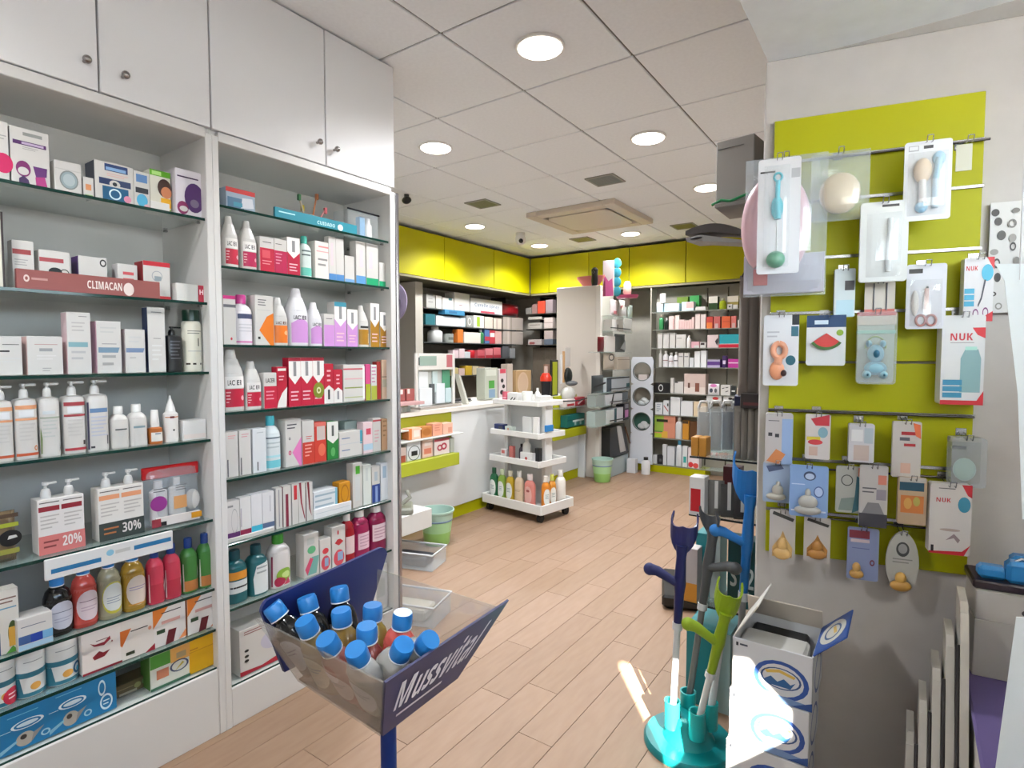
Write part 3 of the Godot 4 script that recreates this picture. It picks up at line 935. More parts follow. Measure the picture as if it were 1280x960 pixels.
func build_display_bin():
	var t := thing("display_bin_stand", "navy display bin on a post with a slanted lettered front", "display stand", Vector3(-0.79, 0, -0.715))
	var nv := "232a55"
	# post and foot
	obj("post", nb("1c2f6e").tube([Vector3(0.03, 0.02, 0.02), Vector3(0.03, 0.70, 0.02)], 0.0145, 16), "lacquer", t)
	obj("foot_plate", nb("1c2f6e").lathe([[1.0, 0.0], [1.0, 0.014], [0.96, 0.02]], 0.17, 0.17, 32, 2.0, Vector3(0.03, 0, 0.02)), "lacquer", t)
	# corner points, local
	var o := Vector3(-0.79, 0, -0.715)
	var rbl := Vector3(-0.968, 0.83, -0.568) - o
	var rfl := Vector3(-0.623, 0.83, -0.562) - o
	var rfr := Vector3(-0.634, 0.83, -0.86) - o
	var rbr := Vector3(-0.968, 0.83, -0.86) - o
	var bbl := Vector3(-0.925, 0.70, -0.625) - o
	var bfl := Vector3(-0.692, 0.69, -0.617) - o
	var bfr := Vector3(-0.70, 0.69, -0.815) - o
	var bbr := Vector3(-0.925, 0.70, -0.815) - o
	var slab = func(h, a, b, c, d, th) -> B:
		var bb := nb(h)
		var n: Vector3 = (b - a).cross(d - a).normalized() * th
		bb.quado(a, b, c, d, -n)
		bb.quado(a + n, b + n, c + n, d + n, n)
		var m: Vector3 = (a + b + c + d) / 4
		var pp := [a, b, c, d]
		for i in 4:
			var p: Vector3 = pp[i]
			var q: Vector3 = pp[(i + 1) % 4]
			bb.quado(p, q, q + n, p + n, (p + q) / 2 - m)
		return bb
	var fp = obj("front_panel", slab.call(nv, bfl, bfr, rfr + Vector3(0.002, 0.004, -0.03), rfl, 0.004), "satin", t)
	var pb := nb()
	var fn: Vector3 = (rfl - bfl).cross(bfr - bfl).normalized()
	if fn.x < 0: fn = -fn
	var ff := func(u, v):
		var a: Vector3 = bfl.lerp(bfr, u)
		var b: Vector3 = rfl.lerp(rfr + Vector3(0.002, 0.004, -0.03), u)
		return [a.lerp(b, v) + fn * 0.0045, fn]
	lay_print(pb, [["t", 0.1, 0.36, 0.88, 0.84, "Mussvital", "d8d8de", 0.04], ["r", 0.12, 0.22, 0.62, 0.26, "c8c8d0"]], ff)
	obj("lettering", pb, "print", fp)
	obj("clear_side", slab.call("ffffff", bbl, bfl, rfl, rbl, 0.003), "smoke", t)
	obj("clear_side", slab.call("ffffff", bbr, bfr, rfr, rbr, 0.003), "smoke", t)
	obj("bin_floor", slab.call("3a3a44", bbl, bfl, bfr, bbr, 0.004), "satin", t)
	# high back panel, rounded top corners
	var bp := PackedVector2Array([Vector2(0.095, 0.70), Vector2(-0.1, 0.70)])
	for i in 5: bp.append(Vector2(-0.145 + 0.02 - cos(PI / 2 * i / 4) * 0.02, 0.835 + sin(PI / 2 * i / 4) * 0.02))
	for i in 5: bp.append(Vector2(0.165 - 0.02 + sin(PI / 2 * i / 4) * 0.02, 0.855 + cos(PI / 2 * i / 4) * 0.02))
	obj("back_panel", nb("16255c").ext(bp, -0.004, 0.004, Transform3D(Basis(Vector3.UP, PI / 2), Vector3(-0.975, 0, -0.725) - o)), "satin", t)
	# bottles
	var B3 := [
		["17161c", 343, 762, "black gel bottle, first in the back row of the bin", "b0b0bc"],
		["17161c", 384, 752, "black gel bottle, middle of the back row of the bin", "b0b0bc"],
		["1a1a1e", 420, 740, "black gel bottle, last in the back row of the bin", "b0b0bc"],
		["7a6a44", 383, 781, "amber gel bottle beside the clear bin side", "c8c0a8"],
		["7c6430", 427, 769, "dark amber gel bottle in the middle of the bin", "c8c0a8"],
		["8c7a3c", 466, 763, "gold gel bottle in the third row of the bin", "c8c0a8"],
		["8c4a44", 410, 805, "dull red gel bottle in the front left of the bin", "c8b8b8"],
		["7c3430", 459, 789, "dark red gel bottle in the middle of the bin", "c8b8b8"],
		["c85a54", 503, 772, "bright coral gel bottle at the far end of the bin", "d8c0c0"],
		["a8a6a0", 446, 816, "colourless gel bottle at the front corner of the bin", "c8cccc"],
		["a4a29c", 503, 810, "colourless gel bottle behind the lettered front", "c8cccc"],
		["a09e98", 535, 803, "colourless gel bottle at the far end of the lettered front", "c8cccc"]]
	var spots := BINSPOTS
	for i in B3.size():
		var q: Array = B3[i]
		item("gel", "bin_gel_bottle", q[3], "bottle", "bath gel bottles in the display bin", spots[i], 0.0, 0.07, 0.15, 0.046, [q[0], "2a78bd"], [["e", 0.5, 0.5, 0.4, 0.4, q[4]], ["l", 0.25, 0.75, 0.6, 2, 0.08, "6a6c88"]])
		get_child(get_child_count() - 1).basis = Basis(Quaternion(Vector3.UP, BINDIR[i]))

func build_counter():
	var x0 := -2.97
	var lime := "a6a600"
	# first counter: white body with rounded end, lime kick board
	var t := thing("service_counter", "white service counter with lime kick board", "counter", Vector3(-3.25, 0, -3.5))
	org = Vector3(-3.25, 0, -3.5)
	var poly := PackedVector2Array()
	for p in [Vector2(-3.55, -2.4), Vector2(x0, -2.4), Vector2(x0, -4.2)]: poly.append(p)
	for i in 7:
		var a := PI / 2 * i / 6
		poly.append(Vector2(x0 - 0.22 + cos(a) * 0.22, -4.2 - sin(a) * 0.22))
	poly.append(Vector2(-3.55, -4.42))
	var up := Transform3D(Basis(Vector3.RIGHT, Vector3.BACK, Vector3.UP), Vector3.ZERO)
	var tr := Transform3D(Basis(Vector3(1, 0, 0), Vector3(0, 0, 1), Vector3(0, 1, 0)), -org)
	obj("body", nb("d0d2d2").ext(poly, 0.1, 0.87, tr), "satin", t)
	var p2 := PackedVector2Array()
	for p in poly: p2.append(p + Vector2(0.02 if p.x > -3.4 else 0.0, 0))
	obj("worktop", nb("d6d2ca").ext(p2, 0.87, 0.9, tr), "satin", t)
	var p3 := PackedVector2Array()
	for p in poly: p3.append(p - Vector2(0.015 if p.x > -3.4 else 0.0, 0))
	obj("kick_board", nb(lime).ext(p3, 0.0, 0.1, tr), "lacquer", t)
	# lime niche display fixed on its front
	var n := thing("niche_display", "lime two tier display shelf fixed to the counter front", "display shelf", Vector3(-2.9, 0.44, -2.9))
	org = Vector3(-2.9, 0.44, -2.9)
	obj("back_board", bx("86881c", lp(-2.969, 0.47, -3.4), lp(-2.955, 0.868, -2.45)), "satin", n)
	obj("lower_shelf", bx("9ea82c", lp(-2.955, 0.545, -3.34), lp(-2.85, 0.563, -2.45)), "satin", n)
	obj("lower_lip", bx("a4ac2e", lp(-2.858, 0.47, -3.36), lp(-2.842, 0.562, -2.45)), "satin", n)
	obj("upper_shelf", bx("c8ccc8", lp(-2.955, 0.703, -3.42), lp(-2.85, 0.713, -2.45)), "satin", n)
	obj("ledge", bx("c8c6c0", lp(-2.96, 0.778, -3.05), lp(-2.88, 0.788, -2.45)), "satin", n)
	obj("upper_tray", bx("c09a98", lp(-3.05, 0.955, -3.07), lp(-2.93, 0.978, -2.5)), "satin", n)
	obj("tray_support", bx("b4b430", lp(-3.04, 0.902, -3.0), lp(-3.03, 0.955, -2.5)), "satin", n)
	# leaflet stand with a small display screen
	var ls := thing("leaflet_stand", "white leaflet stand with a small grey screen on the counter", "leaflet stand", Vector3(-3.08, 0.9, -3.35), PI / 2)
	var fr := nb("cfccc6")
	for s in [-1, 1]: fr.box(Vector3(s * 0.215 - 0.012, 0, -0.01), Vector3(s * 0.215 + 0.012, 0.43, 0.012), 0.003)
	fr.box(Vector3(-0.2, 0.30, -0.008), Vector3(0.2, 0.43, 0.014), 0.004)
	obj("frame", fr, "plastic", ls)
	obj("foot", bx("9c948c", Vector3(-0.23, -0.0, -0.06), Vector3(0.25, 0.018, 0.06)), "plastic", ls)
	obj("screen", bx("8fa398", Vector3(-0.19, 0.335, 0.012), Vector3(0.0, 0.41, 0.0165)), "screen", ls)
	obj("screen_edge", bx("3a4240", Vector3(-0.2, 0.34, 0.012), Vector3(-0.19, 0.40, 0.017)), "plastic", ls)
	obj("stamp_print", bx("b0646a", Vector3(0.12, 0.32, 0.012), Vector3(0.19, 0.42, 0.0155)), "print", ls)
	obj("back_plate", bx("b8bcb8", Vector3(-0.2, 0.018, -0.03), Vector3(0.2, 0.3, -0.024)), "plastic", ls)
	var lf := [[-0.17, 0.16, 0.1, 0.13, "d4d8da"], [-0.17, 0.02, 0.14, 0.14, "d0d4d6"], [-0.02, 0.12, 0.06, 0.17, "b8c8c8"], [0.02, 0.03, 0.1, 0.16, "cdd4d8"], [0.1, 0.14, 0.09, 0.16, "4a8a6a"], [0.13, 0.03, 0.07, 0.12, "b4c8cc"], [-0.05, 0.03, 0.05, 0.16, "4c5254"]]
	for q in lf:
		obj("leaflet", bx(q[4], Vector3(q[0], q[1], -0.022), Vector3(q[0] + q[2], q[1] + q[3], -0.004 + q[1] * -0.05)), "carton", ls)
	var br := thing("folded_card", "tall pale card leaning beside the leaflet stand", "card", Vector3(-3.06, 0.902, -3.66), PI / 2)
	obj("card", nb("c4c4ba").ext(PackedVector2Array([Vector2(0.06, 0), Vector2(0.09, 0), Vector2(-0.02, 0.24), Vector2(-0.05, 0.26)]), -0.05, 0.0), "carton", br)
	# black tray on the counter
	var kb := thing("black_tray", "low black and silver tray lying on the counter top", "tray", Vector3(-3.3, 0.9, -3.85), PI / 2)
	obj("tray_body", bx("1c1c1e", Vector3(-0.14, 0, -0.07), Vector3(0.14, 0.03, 0.07), 0.006), "plastic", kb)
	obj("tray_rim", bx("a4a6a6", Vector3(-0.145, 0.006, 0.068), Vector3(0.145, 0.014, 0.076), 0.002), "metal", kb)
	# second counter
	var c2 := thing("side_counter", "smaller white counter with lime shelf beside the tower", "counter", Vector3(-3.1, 0, -5.0))
	org = Vector3(-3.1, 0, -5.0)
	obj("body", bx("cfd3d6", lp(-3.3, 0.1, -5.42), lp(-2.9, 0.5, -4.62), 0.004), "satin", c2)
	obj("kick_board", bx(lime, lp(-3.3, 0, -5.42), lp(-2.91, 0.1, -4.62)), "lacquer", c2)
	obj("end_panel", bx("cdd2d6", lp(-3.3, 0, -5.45), lp(-2.83, 0.56, -5.42)), "satin", c2)
	obj("shelf_lip", bx("9ca01c", lp(-2.9, 0.48, -5.42), lp(-2.81, 0.565, -4.75)), "lacquer", c2)
	obj("riser", bx("9ca01c", lp(-2.95, 0.565, -5.42), lp(-2.93, 0.9, -4.95)), "lacquer", c2)
	obj("tray", bx("b8bcb8", lp(-2.93, 0.775, -5.44), lp(-2.81, 0.787, -4.9)), "clear", c2)
	obj("tray_wire", nb("1c1c1e").tube([lp(-2.805, 0.86, -4.9), lp(-2.79, 0.85, -5.2), lp(-2.805, 0.86, -5.43)], 0.006, 8), "plastic", c2)
	obj("upper_body", bx("c8c8c4", lp(-3.3, 0.5, -5.42), lp(-2.95, 0.9, -4.62)), "satin", c2)
	# display on the second counter: lime and black stand, goggles, strips
	var ds := thing("eyewear_stand", "black and lime display stand on the side counter", "display stand", Vector3(-2.985, 0.9, -5.12), PI / 2)
	obj("frame", nb("17181a").box(Vector3(-0.14, 0, -0.02), Vector3(0.0, 0.37, 0.0), 0.004), "plastic", ds)
	obj("lime_face", bx("98a01c", Vector3(-0.12, 0.01, 0.0), Vector3(-0.03, 0.35, 0.006)), "satin", ds)
	obj("white_strip", bx("d0d0d0", Vector3(0.03, 0.12, 0.0), Vector3(0.07, 0.42, 0.012)), "carton", ds)
	obj("tan_strip", bx("c0986c", Vector3(0.08, 0.13, 0.0), Vector3(0.12, 0.46, 0.012)), "carton", ds)
	obj("header_card", bx("c8c4c0", Vector3(0.13, 0.3, 0.0), Vector3(0.24, 0.5, 0.01)), "carton", ds)
	obj("black_case", nb("1c1d20").ball(Vector3(0.17, 0.2, 0.02), Vector3(0.07, 0.09, 0.04)), "plastic", ds)
	obj("visor", nb("6a6c70").ball(Vector3(0.2, 0.12, 0.05), Vector3(0.1, 0.03, 0.05)), "gel", ds)
	obj("white_shell", nb("c0c0ba").ball(Vector3(0.1, 0.0, 0.06), Vector3(0.13, 0.09, 0.06)), "plastic", ds)
	var cu := thing("red_topped_cup", "black cup with a bright red top on the side counter", "cup", Vector3(-2.97, 0.9, -4.85))
	obj("cup", nb("141416").lathe([[0.8, 0], [1, 0.16]], 0.055, 0.055, 18), "plastic", cu)
	obj("red_lid", nb("c83420").lathe([[1.05, 0.16], [1.05, 0.2], [0.6, 0.24]], 0.055, 0.055, 18), "plastic", cu)
	obj("stopper", nb("c8b0a8").lathe([[0.35, 0.24], [0.3, 0.31]], 0.055, 0.055, 14), "plastic", cu)
	bucket("larger pale green bin on the floor before the counter", Vector3(-2.68, 0, -2.92), 1.12)
	bucket("smaller green bin at the foot of the display tower", Vector3(-2.6, 0, -5.38), 1.05)

func build_far_shelves():
	var lime := "a9a41c"
	# overhead lime cabinets, left wall then back wall
	var a := thing("overhead_cabinet", "lime overhead cabinet run above the counter on the left", "cabinet", Vector3(-4.3, 2.1, -4.4))
	org = Vector3(-4.3, 2.1, -4.4)
	obj("carcass", bx("8c8a70", lp(-4.61, 2.1, -6.6), lp(-4.06, 2.565, -2.0)), "satin", a)
	var zs := [-2.0, -2.8, -3.65, -4.55, -5.42, -6.19]
	for i in zs.size() - 1: obj("door", bx("b6b004", lp(-4.058, 2.112, zs[i + 1] + 0.004), lp(-4.04, 2.562, zs[i] - 0.004)), "lacquer", a)
	obj("under_rail", bx("8a8468", lp(-4.06, 2.085, -6.19), lp(-4.04, 2.108, -2.0)), "satin", a)
	var b := thing("overhead_cabinet", "lime overhead cabinet run along the back wall", "cabinet", Vector3(-2.5, 2.1, -6.4))
	org = Vector3(-2.5, 2.1, -6.4)
	obj("carcass", bx("8c8a70", lp(-4.055, 2.1, -6.61), lp(-0.21, 2.565, -6.225)), "satin", b)
	var xs := [-4.038, -3.76, -3.2, -2.68, -2.02, -1.38, -0.8, -0.22]
	for i in xs.size() - 1: obj("door", bx("aca600", lp(xs[i] + 0.004, 2.112, -6.223), lp(xs[i + 1] - 0.004, 2.562, -6.205)), "lacquer", b)
	obj("under_rail", bx("847e66", lp(-4.03, 2.085, -6.225), lp(-0.21, 2.108, -6.205)), "satin", b)
	# open shelves behind the counter
	var s := thing("counter_back_shelving", "dark glass shelving behind the counter with white upright", "shelving unit", Vector3(-4.4, 0, -5.3))
	org = Vector3(-4.4, 0, -5.3)
	obj("upright", bx("b8b4aa", lp(-4.6, 0, -4.385), lp(-4.2, 2.08, -4.275)), "satin", s)
	obj("upright", bx("2c2a28", lp(-4.6, 0, -6.12), lp(-4.37, 2.08, -6.1)), "satin", s)
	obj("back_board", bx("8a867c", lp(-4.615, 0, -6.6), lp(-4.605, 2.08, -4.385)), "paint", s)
	for y in [1.823, 1.645, 1.461, 1.286, 1.087]:
		obj("glass_shelf", bx("3c4040", lp(-4.6, y - 0.012, -6.1), lp(-4.19, y - 0.001, -4.386)), "satin", s)
	var k := thing("corner_shelving", "dark open shelves in the far corner beside the white tower", "shelving unit", Vector3(-3.75, 0, -6.4))
	org = Vector3(-3.75, 0, -6.4)
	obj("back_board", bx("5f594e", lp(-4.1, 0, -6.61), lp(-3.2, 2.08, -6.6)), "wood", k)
	obj("upright", bx("1f1d1b", lp(-3.99, 1.3, -6.6), lp(-3.97, 2.08, -6.36)), "satin", k)
	obj("upright", bx("1f1d1b", lp(-3.79, 1.3, -6.6), lp(-3.77, 2.08, -6.36)), "satin", k)
	for y in [1.854, 1.66, 1.454]: obj("shelf", bx("24221f", lp(-4.1, y - 0.014, -6.6), lp(-3.3, y - 0.001, -6.19)), "satin", k)
	obj("cupboard_door", bx("6c655a", lp(-3.86, 0.2, -6.3), lp(-3.3, 1.42, -6.28)), "wood", k)
	obj("cupboard_door", bx("6a6358", lp(-4.05, 0.2, -6.3), lp(-3.865, 1.42, -6.28)), "wood", k)
	# store room door opening
	var d := struct("door_1", bx("9a9890", Vector3(-4.66, 0, -4.3), Vector3(-4.602, 2.02, -4.26)), "satin")
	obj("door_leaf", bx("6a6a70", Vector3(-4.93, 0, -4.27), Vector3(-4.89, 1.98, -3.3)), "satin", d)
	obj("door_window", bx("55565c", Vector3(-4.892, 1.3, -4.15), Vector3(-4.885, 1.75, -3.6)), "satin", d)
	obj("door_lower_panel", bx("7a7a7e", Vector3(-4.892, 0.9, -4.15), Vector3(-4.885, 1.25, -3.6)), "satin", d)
	# back wall rack
	var r := thing("back_wall_rack", "grey back wall rack of glass shelves with lime kick board", "shelving unit", Vector3(-1.8, 0, -6.35))
	org = Vector3(-1.8, 0, -6.35)
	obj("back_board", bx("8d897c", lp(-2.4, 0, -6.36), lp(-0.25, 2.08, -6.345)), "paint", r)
	obj("side_post", bx("a09c90", lp(-2.415, 0, -6.36), lp(-2.4, 2.08, -6.2)), "satin", r)
	for x in [-1.82, -1.6]: obj("upright_slot", bx("5c5a54", lp(x - 0.006, 0.1, -6.346), lp(x + 0.006, 2.05, -6.338)), "metal", r)
	obj("kick_board", bx("a6a600", lp(-3.0, 0, -6.36), lp(-1.76, 0.085, -6.15)), "lacquer", r)
	for q in [[1.799, -2.38, -1.43], [1.602, -2.36, -1.28], [1.398, -2.38, -1.28], [1.188, -2.38, -1.4], [0.897, -2.4, -1.4], [0.655, -2.4, -1.82], [0.817, -1.81, -1.4], [0.393, -2.4, -1.84], [0.091, -2.4, -1.3]]:
		obj("glass_shelf", bx("ffffff", lp(q[1], q[0] - 0.01, -6.34), lp(q[2], q[0] - 0.001, -6.15)), "glass", r)
		obj("shelf_edge", bx("74766e", lp(q[1], q[0] - 0.011, -6.152), lp(q[2], q[0] - 0.0, -6.147)), "satin", r)

func build_tower():
	var t := thing("display_tower", "tall white display tower with glass side shelves", "display tower", Vector3(-2.95, 0, -5.8))
	org = Vector3(-2.95, 0, -5.8)
	obj("end_panel", bx("c6bfb6", lp(-3.22, 0, -5.52), lp(-2.73, 2.06, -5.48), 0.004), "satin", t)
	obj("edge_post", bx("d0cac2", lp(-2.729, 0, -5.52), lp(-2.68, 2.055, -5.47), 0.003), "satin", t)
	obj("core_panel", bx("b8b4aa", lp(-3.2, 0, -6.18), lp(-2.86, 2.04, -5.525), 0.002), "satin", t)
	obj("base", bx("a8b8bc", lp(-2.86, 0, -6.05), lp(-2.6, 0.2, -5.56), 0.004), "satin", t)
	var ys := [1.744, 1.58, 1.353, 1.162, 0.93, 0.791, 0.59]
	for y in ys: obj("glass_shelf", bx("ffffff", lp(-2.858, y - 0.012, -6.12), lp(-2.6, y - 0.001, -5.53)), "glass", t)
	for y in [1.353, 0.93, 0.791, 0.59]: obj("side_ledge", bx("ffffff", lp(-2.678, y - 0.012, -5.53), lp(-2.58, y - 0.001, -5.19)), "glass", t)
	for y in [1.58, 0.93, 0.791, 0.59]: obj("shelf_rim", nb("202224").tube([lp(-2.585, y + 0.03, -5.53), lp(-2.57, y + 0.028, -5.85), lp(-2.59, y + 0.03, -6.05)], 0.006, 8), "plastic", t)
	# black case leaning in the lowest bay
	var bc := thing("black_case", "black and white case leaning in the lowest tower bay", "case", Vector3(-2.62, 0.22, -5.8), PI / 2)
	obj("case_body", nb("161618").ext(PackedVector2Array([Vector2(-0.28, 0), Vector2(0.22, 0), Vector2(0.08, 0.34), Vector2(-0.28, 0.32)]), -0.1, 0.04), "plastic", bc)
	obj("white_face", nb("b8b8b8").ext(PackedVector2Array([Vector2(-0.02, 0.03), Vector2(0.12, 0.03), Vector2(-0.02, 0.32), Vector2(-0.12, 0.33)]), 0.04, 0.05), "carton", bc)
	obj("strap", nb("6c4a34").tube([Vector3(0.1, 0.3, 0.045), Vector3(0.16, 0.2, 0.05), Vector3(0.24, 0.1, 0.045)], 0.008, 8), "plastic", bc)
	# on top of the tower
	var a := thing("salmon_tray", "salmon paper tray on top of the white tower", "tray", Vector3(-2.86, 2.062, -5.6))
	obj("tray_dish", nb("c4706a").lathe([[0.5, 0.0], [0.95, 0.09], [1.0, 0.11], [0.9, 0.1], [0.5, 0.01]], 0.17, 0.08, 22), "carton", a)
	var f := thing("black_figure", "black upright gadget on top of the white tower", "gadget", Vector3(-2.76, 2.057, -5.49))
	obj("body", nb("17171a").lathe([[0.8, 0], [1, 0.05], [0.9, 0.12], [1, 0.17], [0.5, 0.19]], 0.038, 0.03, 16), "plastic", f)
	obj("ring", nb("55585c").tube([Vector3(-0.015, 0.14, 0.031), Vector3(0, 0.155, 0.033), Vector3(0.015, 0.14, 0.031), Vector3(0, 0.125, 0.033), Vector3(-0.015, 0.14, 0.031)], 0.004, 8), "plastic", f)
	var c := thing("promotional_card", "upright white and pink card standing on the tower", "card", Vector3(-2.66, 1.95, -5.62), 0.25)
	obj("stand_card", bx("d6cccc", Vector3(-0.06, 0.0, 0), Vector3(0.06, 0.38, 0.006)), "carton", c)
	var pb := nb()
	lay_print(pb, [["p", "c85a94", [0.0, 0.0, 0.95, 0.0, 0.85, 0.5, 0.5, 0.42, 0.1, 0.62]], ["p", "7c2c50", [0.0, 0.0, 0.25, 0.0, 0.2, 0.5, 0.05, 0.35]]], flat_face(0.12, 0.38, 0.006))
	obj("printed_front", pb, "print", c)
	var c2 := thing("promotional_card", "teal scalloped card standing beside the pink card", "card", Vector3(-2.58, 1.95, -5.66), 0.25)
	var tc := nb("2f8a9a")
	for i in 4: tc.ball(Vector3(0.0, 0.05 + i * 0.1, 0), Vector3(0.045, 0.055, 0.006))
	obj("scalloped_card", tc, "carton", c2)
	var pt := thing("pink_tray_figure", "pink tray with a small cream figure on the tower corner", "figure", Vector3(-2.5, 1.93, -5.75), 0.2)
	obj("tray", nb("c4507c").lathe([[0.9, 0], [1, 0.02], [1, 0.035]], 0.12, 0.07, 20), "plastic", pt)
	obj("figure", nb("d8c4ac").lathe([[0.8, 0.035], [1, 0.07], [0.9, 0.15], [0.5, 0.18]], 0.045, 0.035, 16), "plastic", pt)
	obj("arm", bx("b0a8a0", Vector3(-0.02, -0.09, -0.03), Vector3(0.02, 0.0, 0.03)), "plastic", pt)
	# board with three round windows
	var hb := thing("round_window_board", "white standing board with three round display windows", "display board", Vector3(-2.462, 0.09, -6.1), 0.08)
	var hp := [1.045, 0.762, 0.48]
	var half := 0.125
	# board as strips round each opening
	var bd := nb("cdd2da")
	var ysb := [0.0, 0.339, 0.621, 0.9035, 1.21]
	for i in range(1, 4):
		var cy: float = [0.48, 0.762, 1.045][i - 1]
		var rad := 0.1
		for kq in 32:
			var a0 := TAU * kq / 32
			var a1 := TAU * (kq + 1) / 32
			var edge = func(an):
				var dx := cos(an)
				var dy := sin(an)
				var top: float = ysb[i + 1] - cy if dy > 0 else cy - ysb[i]
				var s := minf(half / maxf(absf(dx), 1e-5), top / maxf(absf(dy), 1e-5))
				return Vector3(dx * s, cy + dy * s, 0)
			var e0: Vector3 = edge.call(a0)
			var e1: Vector3 = edge.call(a1)
			var i0 := Vector3(cos(a0) * rad, cy + sin(a0) * rad, 0)
			var i1 := Vector3(cos(a1) * rad, cy + sin(a1) * rad, 0)
			var zz := Vector3(0, 0, 0.012)
			bd.quado(i0 + zz, e0 + zz, e1 + zz, i1 + zz, Vector3(0, 0, 1))
			bd.quado(i0 - zz, e0 - zz, e1 - zz, i1 - zz, Vector3(0, 0, -1))
			bd.quado(i0 - zz, i1 - zz, i1 + zz, i0 + zz, Vector3(-cos(a0), -sin(a0), 0))
	bd.ext(PackedVector2Array([Vector2(-0.14, 0), Vector2(0.13, 0), Vector2(0.125, 0.339), Vector2(-0.125, 0.339)]), -0.012, 0.012)
	obj("board", bd, "satin", hb)
	for i in 3:
		var cy: float = [0.48, 0.762, 1.045][i]
		var rg := []
		for q in 33: rg.append(Vector3(cos(TAU * q / 32) * 0.103, cy + sin(TAU * q / 32) * 0.103, 0.008))
		obj("ring", nb("6c7472").tube(rg, 0.006, 8, false), "plastic", hb)
		obj("window_back", nb(["3f6a5c", "8a8478", "8e887c"][i]).lathe([[1.0, -0.002], [1.0, 0.002]], 0.12, 0.12, 24, 2.0, Vector3.ZERO), "paint", hb).transform = Transform3D(Basis(Vector3.RIGHT, PI / 2), Vector3(0, cy, -0.085))
	var gi := [["folded_cloth", "crumpled white cloth in the lowest round window", 0.42, 0.04], ["folded_cloth", "crumpled white cloth in the middle round window", 0.69, 0.05]]
	for q in gi:
		var g := thing(q[0], q[1], "cloth", hb.position + Vector3(0.01, q[2] - 0.03, -0.045))
		var cb := nb("ccd0d0")
		for w in [[-0.03, 0.03, 0.045], [0.03, 0.035, 0.04], [0.0, 0.06, 0.04]]: cb.ball(Vector3(w[0], w[1], 0), Vector3(w[2], w[2] * 0.8, 0.03))
		obj("folds", cb, "cloth", g)
	tag(obj("carton", bx("cfc4c0", Vector3(-0.05, 0, -0.03), Vector3(0.05, 0.065, 0.03)), "carton", self, Vector3(-2.46, 1.035, -6.14)), "small blush box in the top round window", "box")
	tag(obj("carton", bx("d0d2d6", Vector3(-0.05, 0, -0.04), Vector3(0.05, 0.16, 0.04)), "carton", self, Vector3(-2.52, 0.0, -5.98)), "white box at the foot of the round window board", "box")
	var wb := thing("white_bottle", "white bottle with black cap at the board foot", "bottle", Vector3(-2.36, 0.0, -5.98))
	obj("body", nb("cccccc").lathe([[1, 0], [1, 0.14], [0.6, 0.16]], 0.05, 0.04, 16), "plastic", wb)
	obj("cap", nb("202022").lathe([[0.5, 0.16], [0.5, 0.19]], 0.05, 0.05, 14), "plastic", wb)

